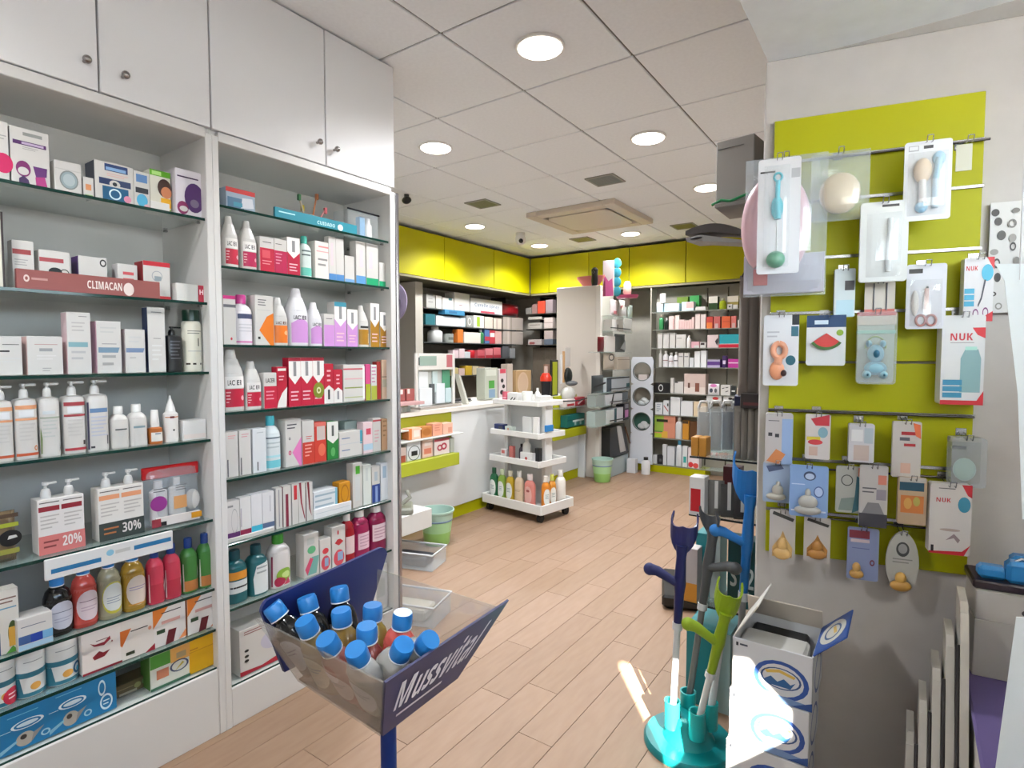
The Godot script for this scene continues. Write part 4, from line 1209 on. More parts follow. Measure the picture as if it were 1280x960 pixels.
func build_cart():
	var at := Vector3(-2.6, 0, -3.95)
	var turn := -0.14
	var t := thing("product_cart", "white wheeled product cart with four shelf trays", "cart", at, turn)
	var wh := "d8d8d6"
	obj("base_tray", nb(wh).ext(rrect(0.66, 0.42, 0.05, -0.21), 0.07, 0.1, Transform3D(Basis(Vector3(1, 0, 0), Vector3(0, 0, 1), Vector3(0, 1, 0)), Vector3.ZERO)), "plastic", t)
	var lip = func(w, d, y, h) -> B:
		var b := nb(wh)
		for s in [-1, 1]:
			b.box(Vector3(-w / 2, y, s * d / 2 - 0.008), Vector3(w / 2, y + h, s * d / 2 + 0.008), 0.003)
			b.box(Vector3(s * w / 2 - 0.008, y, -d / 2), Vector3(s * w / 2 + 0.008, y + h, d / 2), 0.003)
		return b
	obj("base_lip", lip.call(0.65, 0.41, 0.07, 0.075), "plastic", t)
	var sh := [[0.43, 0.55, 0.34, 0.05], [0.655, 0.53, 0.33, 0.045], [0.91, 0.5, 0.31, 0.04]]
	for q in sh:
		obj("shelf_tray", bx(wh, Vector3(-q[1] / 2, q[0], -q[2] / 2), Vector3(q[1] / 2, q[0] + 0.012, q[2] / 2), 0.004), "plastic", t)
		obj("tray_lip", lip.call(q[1], q[2], q[0], q[3]), "plastic", t)
	obj("spine_panel", bx("c4c6c6", Vector3(-0.2, 0.1, -0.02), Vector3(0.2, 0.91, 0.0)), "satin", t)
	for s in [-1, 1]: obj("column", bx(wh, Vector3(s * 0.21 - 0.022, 0.1, -0.05), Vector3(s * 0.21 + 0.022, 0.91, 0.04), 0.006), "plastic", t)
	for sx in [-1, 1]:
		for sz in [-1, 1]:
			var w := nb("17171a")
			w.tube([Vector3(sx * 0.28 - 0.014, 0.033, sz * 0.16), Vector3(sx * 0.28 + 0.014, 0.033, sz * 0.16)], 0.033, 18)
			w.box(Vector3(sx * 0.28 - 0.02, 0.035, sz * 0.16 - 0.02), Vector3(sx * 0.28 + 0.02, 0.07, sz * 0.16 + 0.02), 0.003)
			obj("caster", w, "rubber", t)
	var bs := Basis(Vector3.UP, turn)
	var put = func(k, nm, label, cat, lx, y, lz, w, h, d, cols, ps, tn = 0.0):
		item(k, nm, label, cat, "goods on the white cart", at + bs * Vector3(lx, y, lz), turn + tn, w, h, d, cols, ps)
	var lb := [["e", 0.5, 0.5, 0.36, 0.4, "d8dcd8"], ["l", 0.35, 0.65, 0.6, 3, 0.08, "6a8a8a"]]
	put.call("bottle", "shower_gel", "dark green gel bottle on the cart base", "bottle", -0.26, 0.1, 0.13, 0.085, 0.26, 0.05, ["17603c", "124a30"], lb)
	put.call("bottle", "shower_gel", "light green gel bottle on the cart base", "bottle", -0.165, 0.1, 0.13, 0.085, 0.26, 0.05, ["7c9c3c", "b8c4a8"], lb)
	put.call("bottle", "shower_gel", "mustard yellow gel bottle on the cart base", "bottle", -0.07, 0.1, 0.13, 0.085, 0.26, 0.05, ["b89c28", "c8c4b0"], lb)
	put.call("bottle", "shower_gel", "cream gel bottle on the cart base", "bottle", 0.03, 0.1, 0.13, 0.09, 0.27, 0.05, ["d4bfa4", "d0d0cc"], [["l", 0.2, 0.8, 0.6, 2, 0.06, "a89070"]])
	put.call("bottle", "shower_gel", "salmon pink gel bottle on the cart base", "bottle", 0.145, 0.1, 0.13, 0.105, 0.26, 0.055, ["cf8078", "d8cccc"], [["e", 0.5, 0.5, 0.3, 0.42, "d8a8a0"], ["e", 0.5, 0.7, 0.1, 0.06, "9a4a48"]])
	put.call("bottle", "shower_gel", "orange gel bottle at the cart end", "bottle", 0.283, 0.1, 0.1, 0.07, 0.26, 0.05, ["cc7c24", "d8d4cc"], lb, 1.2)
	put.call("bottle", "shower_gel", "second orange gel bottle at the cart end", "bottle", 0.283, 0.1, 0.02, 0.07, 0.26, 0.05, ["c4842c", "b8bc5c"], lb, 1.2)
	put.call("bottle", "shower_gel", "plain white gel bottle at the cart end", "bottle", 0.275, 0.1, -0.1, 0.09, 0.28, 0.06, ["dcdad4", "d8d8d4"], [], 1.2)
	put.call("bottle", "lotion_flask", "white lotion bottle on the third cart tray", "bottle", 0.06, 0.442, 0.07, 0.08, 0.2, 0.05, ["dcdcda", "dcdcda"], [])
	put.call("box", "carton", "low white carton before the lotion bottle", "box", 0.12, 0.442, 0.13, 0.13, 0.09, 0.04, ["d6d6d6"], [["e", 0.5, 0.5, 0.1, 0.15, "b84a4a"], ["r", 0.2, 0.1, 0.4, 0.2, "444444"]])
	put.call("box", "carton", "small black carton on the third cart tray", "box", 0.2, 0.442, 0.09, 0.045, 0.13, 0.04, ["1c1c1e"], [])
	put.call("box", "carton", "small pink carton on the third cart tray", "box", -0.07, 0.442, 0.11, 0.045, 0.12, 0.03, ["b86a64"], [])
	put.call("box", "carton", "white and green sample card on the third tray", "box", -0.15, 0.442, 0.12, 0.06, 0.09, 0.03, ["d0cccc"], [["r", 0, 0, 1, 0.3, "7a9a30"], ["r", 0.2, 0.6, 0.8, 0.9, "b85a54"]])
	put.call("bottle", "small_bottle", "small dark bottle on the third cart tray", "bottle", -0.01, 0.442, 0.06, 0.04, 0.14, 0.04, ["4a4450", "2c2a30"], [])
	put.call("box", "carton", "navy box on the second cart tray", "box", -0.2, 0.667, 0.11, 0.1, 0.07, 0.06, ["1f2c5c"], [["r", 0.5, 0.2, 0.95, 0.8, "3a3e48"]])
	put.call("box", "carton", "pale mint carton on the second cart tray", "box", -0.08, 0.667, 0.12, 0.09, 0.06, 0.04, ["b8c4bc"], [["r", 0.3, 0.2, 0.5, 0.8, "c08a70"]])
	put.call("box", "carton", "white upright card on the second cart tray", "box", 0.1, 0.667, 0.1, 0.1, 0.15, 0.03, ["d4d6d6"], [])
	put.call("box", "carton", "tall white corner block on second cart tray", "box", 0.22, 0.667, 0.14, 0.045, 0.16, 0.03, ["dcdcda"], [])
	put.call("box", "carton", "bright blue clip box on the cart end", "box", 0.275, 0.71, 0.05, 0.02, 0.05, 0.09, ["2a78b8"], [])
	put.call("can", "pink_jar", "pink jar on the cart top", "jar", -0.16, 0.922, 0.09, 0.06, 0.09, 0.06, ["c05a6c"], [["r", 0.1, 0.4, 0.9, 0.5, "dca8b0"]])
	put.call("box", "carton", "white carton with black scribbles on the cart top", "box", -0.06, 0.922, 0.09, 0.11, 0.085, 0.06, ["d4d4d2"], [["p", "333333", [0.2, 0.2, 0.5, 0.6, 0.6, 0.55, 0.3, 0.15]], ["p", "333333", [0.5, 0.2, 0.8, 0.6, 0.85, 0.5, 0.6, 0.15]]])
	put.call("can", "white_mug", "white jar on the cart top", "jar", 0.07, 0.922, 0.08, 0.09, 0.1, 0.09, ["d8d8d4"], [])
	put.call("bottle", "small_bottle", "slim white tube on the cart top", "bottle", 0.155, 0.922, 0.05, 0.04, 0.13, 0.04, ["d8d6d2", "d0d0cc"], [])
	put.call("box", "carton", "white carton at the cart top end", "box", 0.215, 0.922, 0.05, 0.06, 0.07, 0.12, ["d6d6d4"], [])

func build_panel():
	panel = thing("slat_panel", "lime slat wall panel with steel rails and hooks", "display panel", Vector3(-0.335, 0, -1.80), PANEL_TURN)
	var ys := [0.728, 0.86, 1.012, 1.153, 1.2925, 1.4325, 1.5865, 1.744, 1.861, 1.985]
	for i in ys.size() - 1:
		obj("lime_board", nb("a0a200").box(Vector3(0, ys[i] + 0.003, -0.012), Vector3(0.487, ys[i + 1] - 0.003, 0.004), 0.0015), "lacquer", panel)
	for i in range(1, ys.size() - 1):
		if i == 4: continue
		obj("rail", bx("a4a4a2", Vector3(0.0, ys[i] - 0.0045, -0.011), Vector3(0.49, ys[i] + 0.0045, 0.009), 0.001), "metal", panel)
	# front bars the hooks sit on
	for q in [[1.856, 0.09, 0.495], [1.152, 0.0, 0.485], [0.99, 0.06, 0.44], [0.85, 0.16, 0.485]]:
		obj("hook_bar", nb("5a5856").tube([Vector3(q[1], q[0], 0.018), Vector3(q[2], q[0], 0.018)], 0.0032, 8), "metal", panel)
	# an empty hook with its blank tag
	hook(Vector3(0.107, 1.83, -1.82), 0.07)
	obj("blank_tag", bx("c4c4b4", Vector3(0.412, 1.77, 0.068), Vector3(0.445, 1.835, 0.070), 0.0005), "carton", panel)

func box_print(w, h, d) -> Array:
	return [["r", 0.01, 0.01, 0.99, 0.99, "c4c6ca"], ["o", 0.62, 0.42, 0.34, 0.36, "2c4f94", 0.82], ["o", 0.62, 0.45, 0.25, 0.2, "2c4a78", 0.9], ["p", "c8a850", [0.42, 0.55, 0.6, 0.62, 0.8, 0.55, 0.78, 0.5, 0.6, 0.56, 0.45, 0.5]], ["p", "2c5a8c", [0.42, 0.38, 0.5, 0.46, 0.58, 0.38, 0.66, 0.46, 0.74, 0.38, 0.8, 0.44, 0.74, 0.3, 0.45, 0.3]], ["r", 0.05, 0.86, 0.08, 0.93, "2a2c34"], ["l", 0.1, 0.2, 0.88, 1, 0.1, "444a58"], ["p", "6a86b0", [0.3, 0.0, 1.0, 0.0, 1.0, 0.1, 0.35, 0.16]], ["p", "284a86", [0.75, 0.0, 1.0, 0.0, 1.0, 0.16]]]

func build_foreground_right():
	# crutch stand
	var st := thing("crutch_stand", "round teal crutch stand with tube holders", "stand", Vector3(-0.575, 0, -1.87))
	obj("base_disc", nb("0d7c80").lathe([[1.0, 0.0], [1.0, 0.014], [0.95, 0.024]], 0.148, 0.148, 44), "plastic", st)
	obj("cone", nb("14898c").lathe([[1.0, 0.024], [0.75, 0.06], [0.62, 0.1]], 0.085, 0.085, 32, 2.0, Vector3(0.0, 0, 0.0)), "plastic", st)
	for q in [[-0.045, 0.035], [0.04, 0.045], [0.06, -0.03], [-0.02, -0.05]]:
		obj("tube_holder", nb("1fa6a8").lathe([[1.0, 0.06], [1.05, 0.15], [0.85, 0.15], [0.8, 0.07]], 0.026, 0.026, 18, 2.0, Vector3(q[0], 0, q[1])), "plastic", st)
	crutch("navy forearm crutch with open cuff in the teal stand", Vector3(-0.62, 0.09, -1.835), Vector3(-0.605, 0.74, -1.87), "1b2152", "c4c8cc", Vector3(-1, 0, 0.2), 1.0, 0.70)
	crutch("lime green forearm crutch leaning in the teal stand", Vector3(-0.535, 0.09, -1.825), Vector3(-0.43, 0.60, -1.83), "7f9a1c", "c8cccc", Vector3(-1, 0, 0.35), 0.9, 0.60)
	crutch("grey forearm crutch with black grip in the teal stand", Vector3(-0.595, 0.09, -1.92), Vector3(-0.535, 0.72, -1.985), "4a4c4e", "6a6c6e", Vector3(1, 0, 0.4), 0.8, 0.78)
	var st2 := thing("walking_stick", "plain white and blue walking stick tube in the teal stand", "stick", Vector3(-0.515, 0.09, -1.90))
	obj("shaft", nb("c4c8cc").tube([Vector3.ZERO, Vector3(0.035, 0.3, 0.01)], 0.012, 12), "satin", st2)
	obj("collar", nb("2c4a80").tube([Vector3(0.0345, 0.295, 0.01), Vector3(0.037, 0.32, 0.0105)], 0.014, 12), "plastic", st2)
	# bright blue crutch hanging on the rack
	crutch("bright blue forearm crutch hanging by the panel edge", Vector3(-0.455, 0.10, -1.99), Vector3(-0.415, 0.93, -1.99), "1768ae", "8a8c90", Vector3(-1, 0, 0.3), 1.3, 0.70)
	# the stack of cartons
	var labs := ["opened white carton with navy flaps on top of the stack", "white carton with blue oval, second in the floor stack", "white carton with blue oval, third in the floor stack", "white carton with blue oval at the floor, lowest in the stack"]
	var bt := [0.425, 0.283, 0.141, 0.0]
	for i in 4:
		var w := 0.192
		var h := 0.138
		var d := 0.19
		var t := thing("wipes_carton", labs[i], "box", Vector3(-0.268 - i * 0.006, bt[i], -1.645), 0.0, "stacked cartons under the lime panel")
		if i == 0:
			var b := nb("c4c6ca")
			b.box(Vector3(-w / 2, 0, d / 2 - 0.004), Vector3(w / 2, h, d / 2), 0.001)
			b.box(Vector3(-w / 2, 0, -d / 2), Vector3(w / 2, h, -d / 2 + 0.004), 0.001)
			b.box(Vector3(-w / 2, 0, -d / 2), Vector3(-w / 2 + 0.004, h, d / 2), 0.001)
			b.box(Vector3(w / 2 - 0.004, 0, -d / 2), Vector3(w / 2, h, d / 2), 0.001)
			b.box(Vector3(-w / 2, 0, -d / 2), Vector3(w / 2, 0.004, d / 2), 0.001)
			obj("carton_body", b, "carton", t)
			var f1 := obj("flap", bx("c8c6c0", Vector3(-0.002, 0, -d / 2), Vector3(0.002, 0.11, d / 2 - 0.01)), "carton", t)
			f1.position = Vector3(-w / 2 + 0.002, h, 0)
			f1.rotation.z = -0.55
			f1.rotation.y = 0.0
			var f1p := nb()
			lay_print(f1p, [["r", 0.05, 0.05, 0.95, 0.2, "2c4a80"], ["o", 0.5, 0.55, 0.4, 0.36, "55585c", 0.9], ["l", 0.2, 0.8, 0.8, 3, 0.12, "a8a49c"]], func(u, v): return [Vector3(0.0022, v * 0.11, d / 2 - 0.01 - u * (d - 0.01)), Vector3(1, 0, 0)])
			obj("flap_print", f1p, "print", f1)
			var f2 := obj("flap", bx("284a8c", Vector3(-0.002, 0, -d / 2), Vector3(0.002, 0.1, d / 2 - 0.01)), "carton", t)
			f2.position = Vector3(w / 2 - 0.002, h, 0)
			f2.rotation.z = -0.8
			var f2p := nb()
			lay_print(f2p, [["r", 0.02, 0.02, 0.98, 0.98, "284a8c"], ["e", 0.5, 0.5, 0.38, 0.4, "b8b8b0"], ["o", 0.5, 0.5, 0.26, 0.26, "2c4f78", 0.8], ["p", "b89a50", [0.3, 0.55, 0.6, 0.65, 0.6, 0.55, 0.35, 0.48]]], func(u, v): return [Vector3(-0.0022, v * 0.1, -d / 2 + u * (d - 0.01)), Vector3(-1, 0, 0)])
			obj("flap_print", f2p, "print", f2)
			var f3 := obj("flap", bx("b8b0a4", Vector3(-w / 2, 0, -0.002), Vector3(w / 2, 0.06, 0.002)), "carton", t)
			f3.position = Vector3(0, h, -d / 2 + 0.004)
			f3.rotation.x = 0.35
			obj("inner_pack", nb("b0b0ac").box(Vector3(-w / 2 + 0.01, 0.02, -0.02), Vector3(w / 2 - 0.02, h - 0.012, d / 2 - 0.012), 0.008), "carton", t)
			obj("inner_pack_dark", nb("1a1a1c").box(Vector3(-w / 2 + 0.02, 0.02, -d / 2 + 0.012), Vector3(w / 2 - 0.03, h - 0.02, -0.025), 0.006), "carton", t)
		else:
			obj("carton_body", nb("c4c6ca").box(Vector3(-w / 2, 0, -d / 2), Vector3(w / 2, h, d / 2), 0.002), "carton", t)
		var pb := nb()
		lay_print(pb, box_print(w, h, d), flat_face(w, h, d / 2))
		obj("printed_front", pb, "print", t)
		var pr := nb()
		lay_print(pr, [["r", 0.01, 0.01, 0.99, 0.99, "c4c6ca"], ["o", 0.5, 0.45, 0.34, 0.36, "2c4f94", 0.82]], func(u, v): return [Vector3(w / 2, v * h, d / 2 - u * d), Vector3(1, 0, 0)])
		obj("printed_side", pr, "print", t)
	# black floor scale
	var sc := thing("floor_scale", "flat black floor scale standing by the crutch stand", "scale", Vector3(-0.92, 0, -3.05), 0.35)
	obj("platform", nb("1d1d20").box(Vector3(-0.17, 0.012, -0.2), Vector3(0.17, 0.075, 0.2), 0.012), "plastic", sc)
	for sx in [-1, 1]:
		for sz in [-1, 1]: obj("foot", nb("111113").lathe([[1, 0], [1, 0.014]], 0.02, 0.02, 12, 2.0, Vector3(sx * 0.13, 0, sz * 0.16)), "rubber", sc)
	# the glass rack behind the wall edge
	var rk := thing("glass_rack", "glass shelf rack fixed behind the lime panel wall", "rack", Vector3(-0.5, 0, -2.2))
	org = Vector3(-0.5, 0, -2.2)
	obj("upright", bx("77746c", lp(-0.375, 0, -2.1), lp(-0.36, 2.1, -2.08)), "metal", rk)
	obj("upright", bx("77746c", lp(-0.375, 0, -2.5), lp(-0.36, 2.1, -2.48)), "metal", rk)
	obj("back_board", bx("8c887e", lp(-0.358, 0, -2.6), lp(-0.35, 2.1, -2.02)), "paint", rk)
	for y in [0.945, 0.73, 0.4]:
		obj("glass_shelf", bx("ffffff", lp(-0.65, y - 0.008, -2.5), lp(-0.36, y - 0.001, -2.075)), "glass", rk)
		obj("polished_edge", bx("2a2e2c", lp(-0.65, y - 0.008, -2.075), lp(-0.36, y - 0.001, -2.072), 0.0005), "gel", rk)
	obj("top_bracket_shelf", bx("8c8a86", lp(-0.57, 1.825, -2.25), lp(-0.36, 1.839, -2.05)), "satin", rk)
	var rg := "goods on the glass rack"
	var gr := ["a09c94", "9a968e", "a8a49a", "949088", "a29e94"]
	for i in 5:
		tag(obj("brace_pack", nb(gr[i]).pillow(0.1, 0.19, 0.016, 4.0, 6.0), "carton", self, Vector3(-0.47 + i * 0.02, 0.945, -2.12 - i * 0.004), 1.0 + i * 0.05), "grey upright brace pack on the upper glass shelf, " + ["first", "second", "third", "fourth", "last"][i] + " from left", "pack", rg)
	var nf := obj("navy_folder", bx("1a2040", Vector3(-0.01, 0, -0.06), Vector3(0.01, 0.22, 0.06)), "carton", self, Vector3(-0.515, 0.945, -2.2), 0.2)
	tag(nf, "navy folder standing on the upper glass shelf", "folder", rg)
	for i in 2: tag(obj("amber_carton", bx("b07a28", Vector3(-0.013, 0, -0.03), Vector3(0.013, 0.07, 0.03)), "carton", self, Vector3(-0.632 + i * 0.029, 0.945, -2.1)), ["left", "right"][i] + " small amber carton at the glass shelf corner", "box", rg)
	for i in 3:
		var hgp := thing("clear_hanging_pack", ["leftmost", "middle", "rightmost"][i] + " clear hanging pack with white hook above the glass shelf", "pack", Vector3(-0.625 + i * 0.035, 0.95, -2.16 - i * 0.03), 0.2, rg)
		obj("clear_sleeve", nb().pillow(0.05, 0.17, 0.02), "film", hgp)
		obj("inner_card", bx(["9a9a98", "a8a8a4", "6c7074"][i], Vector3(-0.02, 0.005, -0.002), Vector3(0.02, 0.15, 0.002)), "carton", hgp)
		obj("white_hook", nb("d4d4d2").tube([Vector3(-0.02, 0.165, 0), Vector3(-0.012, 0.19, 0.004), Vector3(0.012, 0.19, 0.004), Vector3(0.02, 0.165, 0)], 0.005, 8), "plastic", hgp)
	item("box", "carton", "white carton with red panel on the lower glass shelf", "box", rg, Vector3(-0.618, 0.73, -2.09), 0.0, 0.055, 0.14, 0.06, ["cfcfce"], [["r", 0.1, 0.1, 0.75, 0.7, "b81c24"]])
	item("box", "carton", "dark red carton on the lower glass shelf", "box", rg, Vector3(-0.525, 0.73, -2.2), 0.0, 0.06, 0.17, 0.06, ["4c1418"], [["r", 0.2, 0.0, 0.8, 0.3, "a8a8a8"]])
	for i in 3:
		var mp := thing("mesh_pouch", ["leftmost", "middle", "rightmost"][i] + " dark grey mesh pouch on the lower glass shelf", "pouch", Vector3(-0.56 + i * 0.045, 0.73, -2.1), 0.3, rg)
		obj("pouch", nb(["6c6c68", "4c4c4a", "3c3a38"][i]).pillow(0.055, [0.13, 0.12, 0.11][i], 0.03), "cloth", mp)
		obj("white_tag", bx("d0d0cc", Vector3(-0.006, 0.03, 0.014), Vector3(0.006, 0.13, 0.016)), "carton", mp)
	item("box", "carton", "tall teal and white carton on the floor behind the crutches", "box", rg, Vector3(-0.6, 0.4, -2.2), 0.0, 0.09, 0.24, 0.1, ["167c84"], [["r", 0.6, 0, 1, 1, "a8b4b4"]])
	item("box", "carton", "orange and grey carton behind the navy crutch", "box", rg, Vector3(-0.64, 0.4, -2.1), 0.0, 0.05, 0.2, 0.06, ["b8b0b0"], [["r", 0, 0, 1, 0.35, "c8862c"]])
	item("box", "carton", "dark teal box with white lettering behind the blue crutch", "box", rg, Vector3(-0.47, 0.4, -2.16), 0.0, 0.1, 0.25, 0.08, ["124c50"], [["t", 0.1, 0.3, 0.9, 0.6, "S12", "c8d4d4", 0]])
	item("box", "carton", "teal floor carton under the glass rack", "box", rg, Vector3(-0.58, 0.0, -2.2), 0.0, 0.16, 0.3, 0.2, ["12747c"], [["r", 0.7, 0, 1, 1, "9ab0b0"]])
	# hanging grey straps behind the panel edge
	for i in 4:
		var gs := thing("hanging_strap", "grey hanging support strap behind the panel edge, " + ["first", "second", "third", "last"][i] + " from left", "strap", Vector3(-0.475 + i * 0.032, 1.17, -2.1), 0.0, "hanging straps on the rack")
		obj("strap", nb(["77706a", "6a645e", "8a827a", "5c5650"][i]).pillow(0.034, 0.42, 0.022, 3.0, 9.0), "cloth", gs)
		obj("strap_loop", nb("3c3834").tube([Vector3(-0.01, 0.415, 0), Vector3(0, 0.44, 0), Vector3(0.01, 0.415, 0)], 0.003, 6), "plastic", gs)
	item("box", "carton", "dark red lined box above the grey packs on the rack", "box", rg, Vector3(-0.43, 1.13, -2.12), 0.0, 0.09, 0.05, 0.1, ["2c2424"], [["r", 0.1, 0.2, 0.9, 0.4, "5c2428"]])
	# high on the rack: grey box, curved hood, cream box
	var gb := thing("grey_storage_box", "tall grey cardboard box high on the rack by the panel", "box", Vector3(-0.5, 1.84, -2.12), -0.12)
	obj("box_body", nb("8e8a86").box(Vector3(-0.065, 0, -0.08), Vector3(0.065, 0.215, 0.06), 0.003, "7a7068"), "carton", gb)
	obj("lid_line", bx("5c5a58", Vector3(-0.06, 0.185, 0.06), Vector3(0.03, 0.188, 0.0615), 0.0005), "print", gb)
	obj("green_cord", nb("1f7a4c").tube([Vector3(-0.075, 0.0, 0.066), Vector3(-0.04, 0.01, 0.07), Vector3(-0.01, 0.002, 0.068), Vector3(0.05, 0.016, 0.068)], 0.005, 8), "plastic", gb)
	var hd := thing("curved_hood", "dark grey curved lamp hood on an arm by the panel", "lamp hood", Vector3(-0.56, 1.735, -2.1), -0.15)
	var up := PackedVector2Array()
	var lo := []
	for i in 13:
		var u := i / 12.0
		up.append(Vector2(-0.11 + 0.22 * u, 0.05 * sin(PI * (0.15 + u * 0.7)) - 0.035 * u + 0.005))
		lo.append(Vector2(-0.11 + 0.22 * u, 0.05 * sin(PI * (0.15 + u * 0.7)) - 0.035 * u - 0.022 * sin(PI * (0.1 + 0.8 * (1.0 - u))) - 0.004))
	lo.reverse()
	for p in lo: up.append(p)
	obj("hood_shell", nb("3f3a36").ext(up, -0.06, 0.05), "satin", hd)
	obj("hood_lower", nb("8a8a88").ext(PackedVector2Array([Vector2(-0.105, 0.0), Vector2(-0.05, 0.004), Vector2(0.1, -0.035), Vector2(0.1, -0.045), Vector2(-0.05, -0.018), Vector2(-0.1, -0.014)]), -0.05, 0.058), "satin", hd)
	obj("hood_slot", nb("1c1c1e").ball(Vector3(-0.065, -0.006, 0.057), Vector3(0.024, 0.005, 0.004)), "plastic", hd)
	obj("arm", nb("4a4642").tube([Vector3(0.1, -0.03, 0), Vector3(0.2, -0.035, -0.02)], 0.012, 10), "satin", hd)
	item("box", "carton", "cream carton behind the long blister pack", "box", rg, Vector3(-0.40, 1.80, -2.06), 0.0, 0.07, 0.07, 0.05, ["a8aa94"], [])
	# leaning boards under the panel, right
	var nbd := 5
	for i in nbd:
		var x := 0.118 - i * 0.0225
		var zt := -1.6 + i * 0.02
		var yt := 0.755 - i * 0.085
		var t := thing("leaning_board", ["tallest white board leaning by the purple bench", "second white leaning board from the purple bench", "middle white leaning board beside the bench", "fourth white leaning board from the purple bench", "shortest white leaning board, farthest from the bench"][i], "board", Vector3(x, 0, -1.5), 0.0, "white boards leaning under the panel")
		var pg := PackedVector2Array([Vector2(1.0 - 1.5 + 0.28, 0.0), Vector2(0.06, yt - 0.07), Vector2(0.09, yt - 0.015), Vector2(0.12, yt), Vector2(0.22, yt), Vector2(0.22, 0.0)])
		obj("panel_board", nb("b4b0a6").ext(pg, -0.0075, 0.0075, Transform3D(Basis(Vector3.UP, PI / 2), Vector3.ZERO)), "satin", t)
		obj("edge_strip", nb("2c2a2a").tube([Vector3(-0.011, 0.0, 0.2), Vector3(-0.011, yt - 0.08, -0.065)], 0.004, 8), "plastic", t)
	# purple covered bench in the window
	var bn := thing("window_bench", "window bench covered in purple cloth", "bench", Vector3(0.46, 0, -0.9))
	obj("bench_body", bx("b8b4ac", Vector3(-0.325, 0, -0.955), Vector3(0.33, 0.545, 0.9), 0.003), "satin", bn)
	obj("cloth_top", nb("4b3c72").box(Vector3(-0.33, 0.545, -0.96), Vector3(0.335, 0.56, 0.9), 0.006), "cloth", bn)
	# white cartons on the bench
	var mark := [["e", 0.72, 0.55, 0.1, 0.12, "2c2624"], ["r", 0.72, 0.5, 0.96, 0.6, "2c2624"]]
	item("box", "carton", "lower white carton on the purple bench", "box", "white cartons on the bench", Vector3(0.225, 0.56, -1.765), 0.12, 0.18, 0.135, 0.13, ["aaa69e"], [["e", 0.55, 0.75, 0.07, 0.08, "2c2624"], ["r", 0.55, 0.7, 0.75, 0.78, "2c2624"], ["e", 0.5, 0.3, 0.07, 0.08, "2c2624"], ["r", 0.5, 0.25, 0.68, 0.33, "2c2624"]])
	item("box", "carton", "upper white carton with cord, on the bench stack", "box", "white cartons on the bench", Vector3(0.225, 0.695, -1.765), 0.08, 0.17, 0.068, 0.13, ["b4b0a8"], [["e", 0.55, 0.45, 0.07, 0.12, "2c2624"], ["r", 0.55, 0.4, 0.75, 0.52, "2c2624"]])
	var bc := thing("blue_clip_tray", "dark tray of bright blue clips on the white cartons", "tray", Vector3(0.225, 0.763, -1.77), 0.08)
	obj("tray_dish", nb("241c1e").box(Vector3(-0.09, 0, -0.06), Vector3(0.09, 0.02, 0.06), 0.004), "plastic", bc)
	for q in [[-0.05, 0.02, 0.0], [0.0, 0.03, 0.02], [0.05, 0.015, -0.01], [0.02, -0.03, 0.02]]:
		obj("clip", nb("2277b4").box(Vector3(q[0] - 0.028, 0.02, q[1] - 0.02), Vector3(q[0] + 0.028, 0.05 + q[2], q[1] + 0.02), 0.008), "plastic", bc)
	obj("silver_clasp", nb("a8aaac").tube([Vector3(-0.02, 0.06, 0.03), Vector3(0.0, 0.075, 0.03), Vector3(0.03, 0.068, 0.02)], 0.004, 8), "metal", bc)
	# posters in the window bay
	var pp := thing("pebble_poster", "white poster printed with dark pebbles, beside the lime panel", "poster", Vector3(0.16, 1.42, -1.905), PANEL_TURN)
	obj("sheet", bx("c8c8c6", Vector3(0, 0, 0), Vector3(0.3, 0.28, 0.002), 0.0005), "carton", pp)
	var pb := nb()
	var ps := []
	var rng := RandomNumberGenerator.new()
	rng.seed = 21
	for i in 9:
		for j in 8:
			var cu := (i + 0.5 + rng.randf_range(-0.25, 0.25)) / 9.0
			var cv := (j + 0.5 + rng.randf_range(-0.25, 0.25)) / 8.0
			var cc: String = ["2c2a2a", "6c6a66", "8a8884", "44423e"][rng.randi() % 4]
			ps.append(["e" if rng.randf() < 0.6 else "o", cu, cv, rng.randf_range(0.018, 0.032), rng.randf_range(0.022, 0.045), cc, 0.6])
	lay_print(pb, ps, func(u, v): return [Vector3(u * 0.3, v * 0.28, 0.002), Vector3(0, 0, 1)], false, 0.0002)
	obj("printed_front", pb, "print", pp)
	var s1 := thing("window_poster", "bright white hanging sheet at the right, upper piece", "poster", Vector3(0.11, 1.0, -1.2))
	obj("sheet", nb("dce4e4").ext(PackedVector2Array([Vector2(0.0, 0.458), Vector2(0.012, 0.43), Vector2(0.034, 0.25), Vector2(0.046, 0.05), Vector2(0.2, 0.05), Vector2(0.2, 0.44)]), -0.001, 0.001), "poster", s1)
	for hx in [0.03, 0.17]: obj("hanging_cord", nb("c8c8c8").tube([Vector3(hx, 0.43, 0), Vector3(hx, 1.16, 0)], 0.0012, 6), "plastic", s1)
	var s2 := thing("window_card", "bright white curved card standing on the purple bench", "card", Vector3(0.12, 0.56, -1.2))
	obj("sheet", nb("d6dede").ext(PackedVector2Array([Vector2(0.012, 0.0), Vector2(0.02, 0.12), Vector2(0.034, 0.33), Vector2(0.2, 0.36), Vector2(0.2, 0.0)]), -0.001, 0.001), "poster", s2)
	obj("strut", nb("c8ccca").ext(PackedVector2Array([Vector2(0, 0), Vector2(0.09, 0), Vector2(0.0, 0.26)]), -0.001, 0.001, Transform3D(Basis(Vector3.UP, PI / 2), Vector3(0.12, 0, -0.002))), "carton", s2)

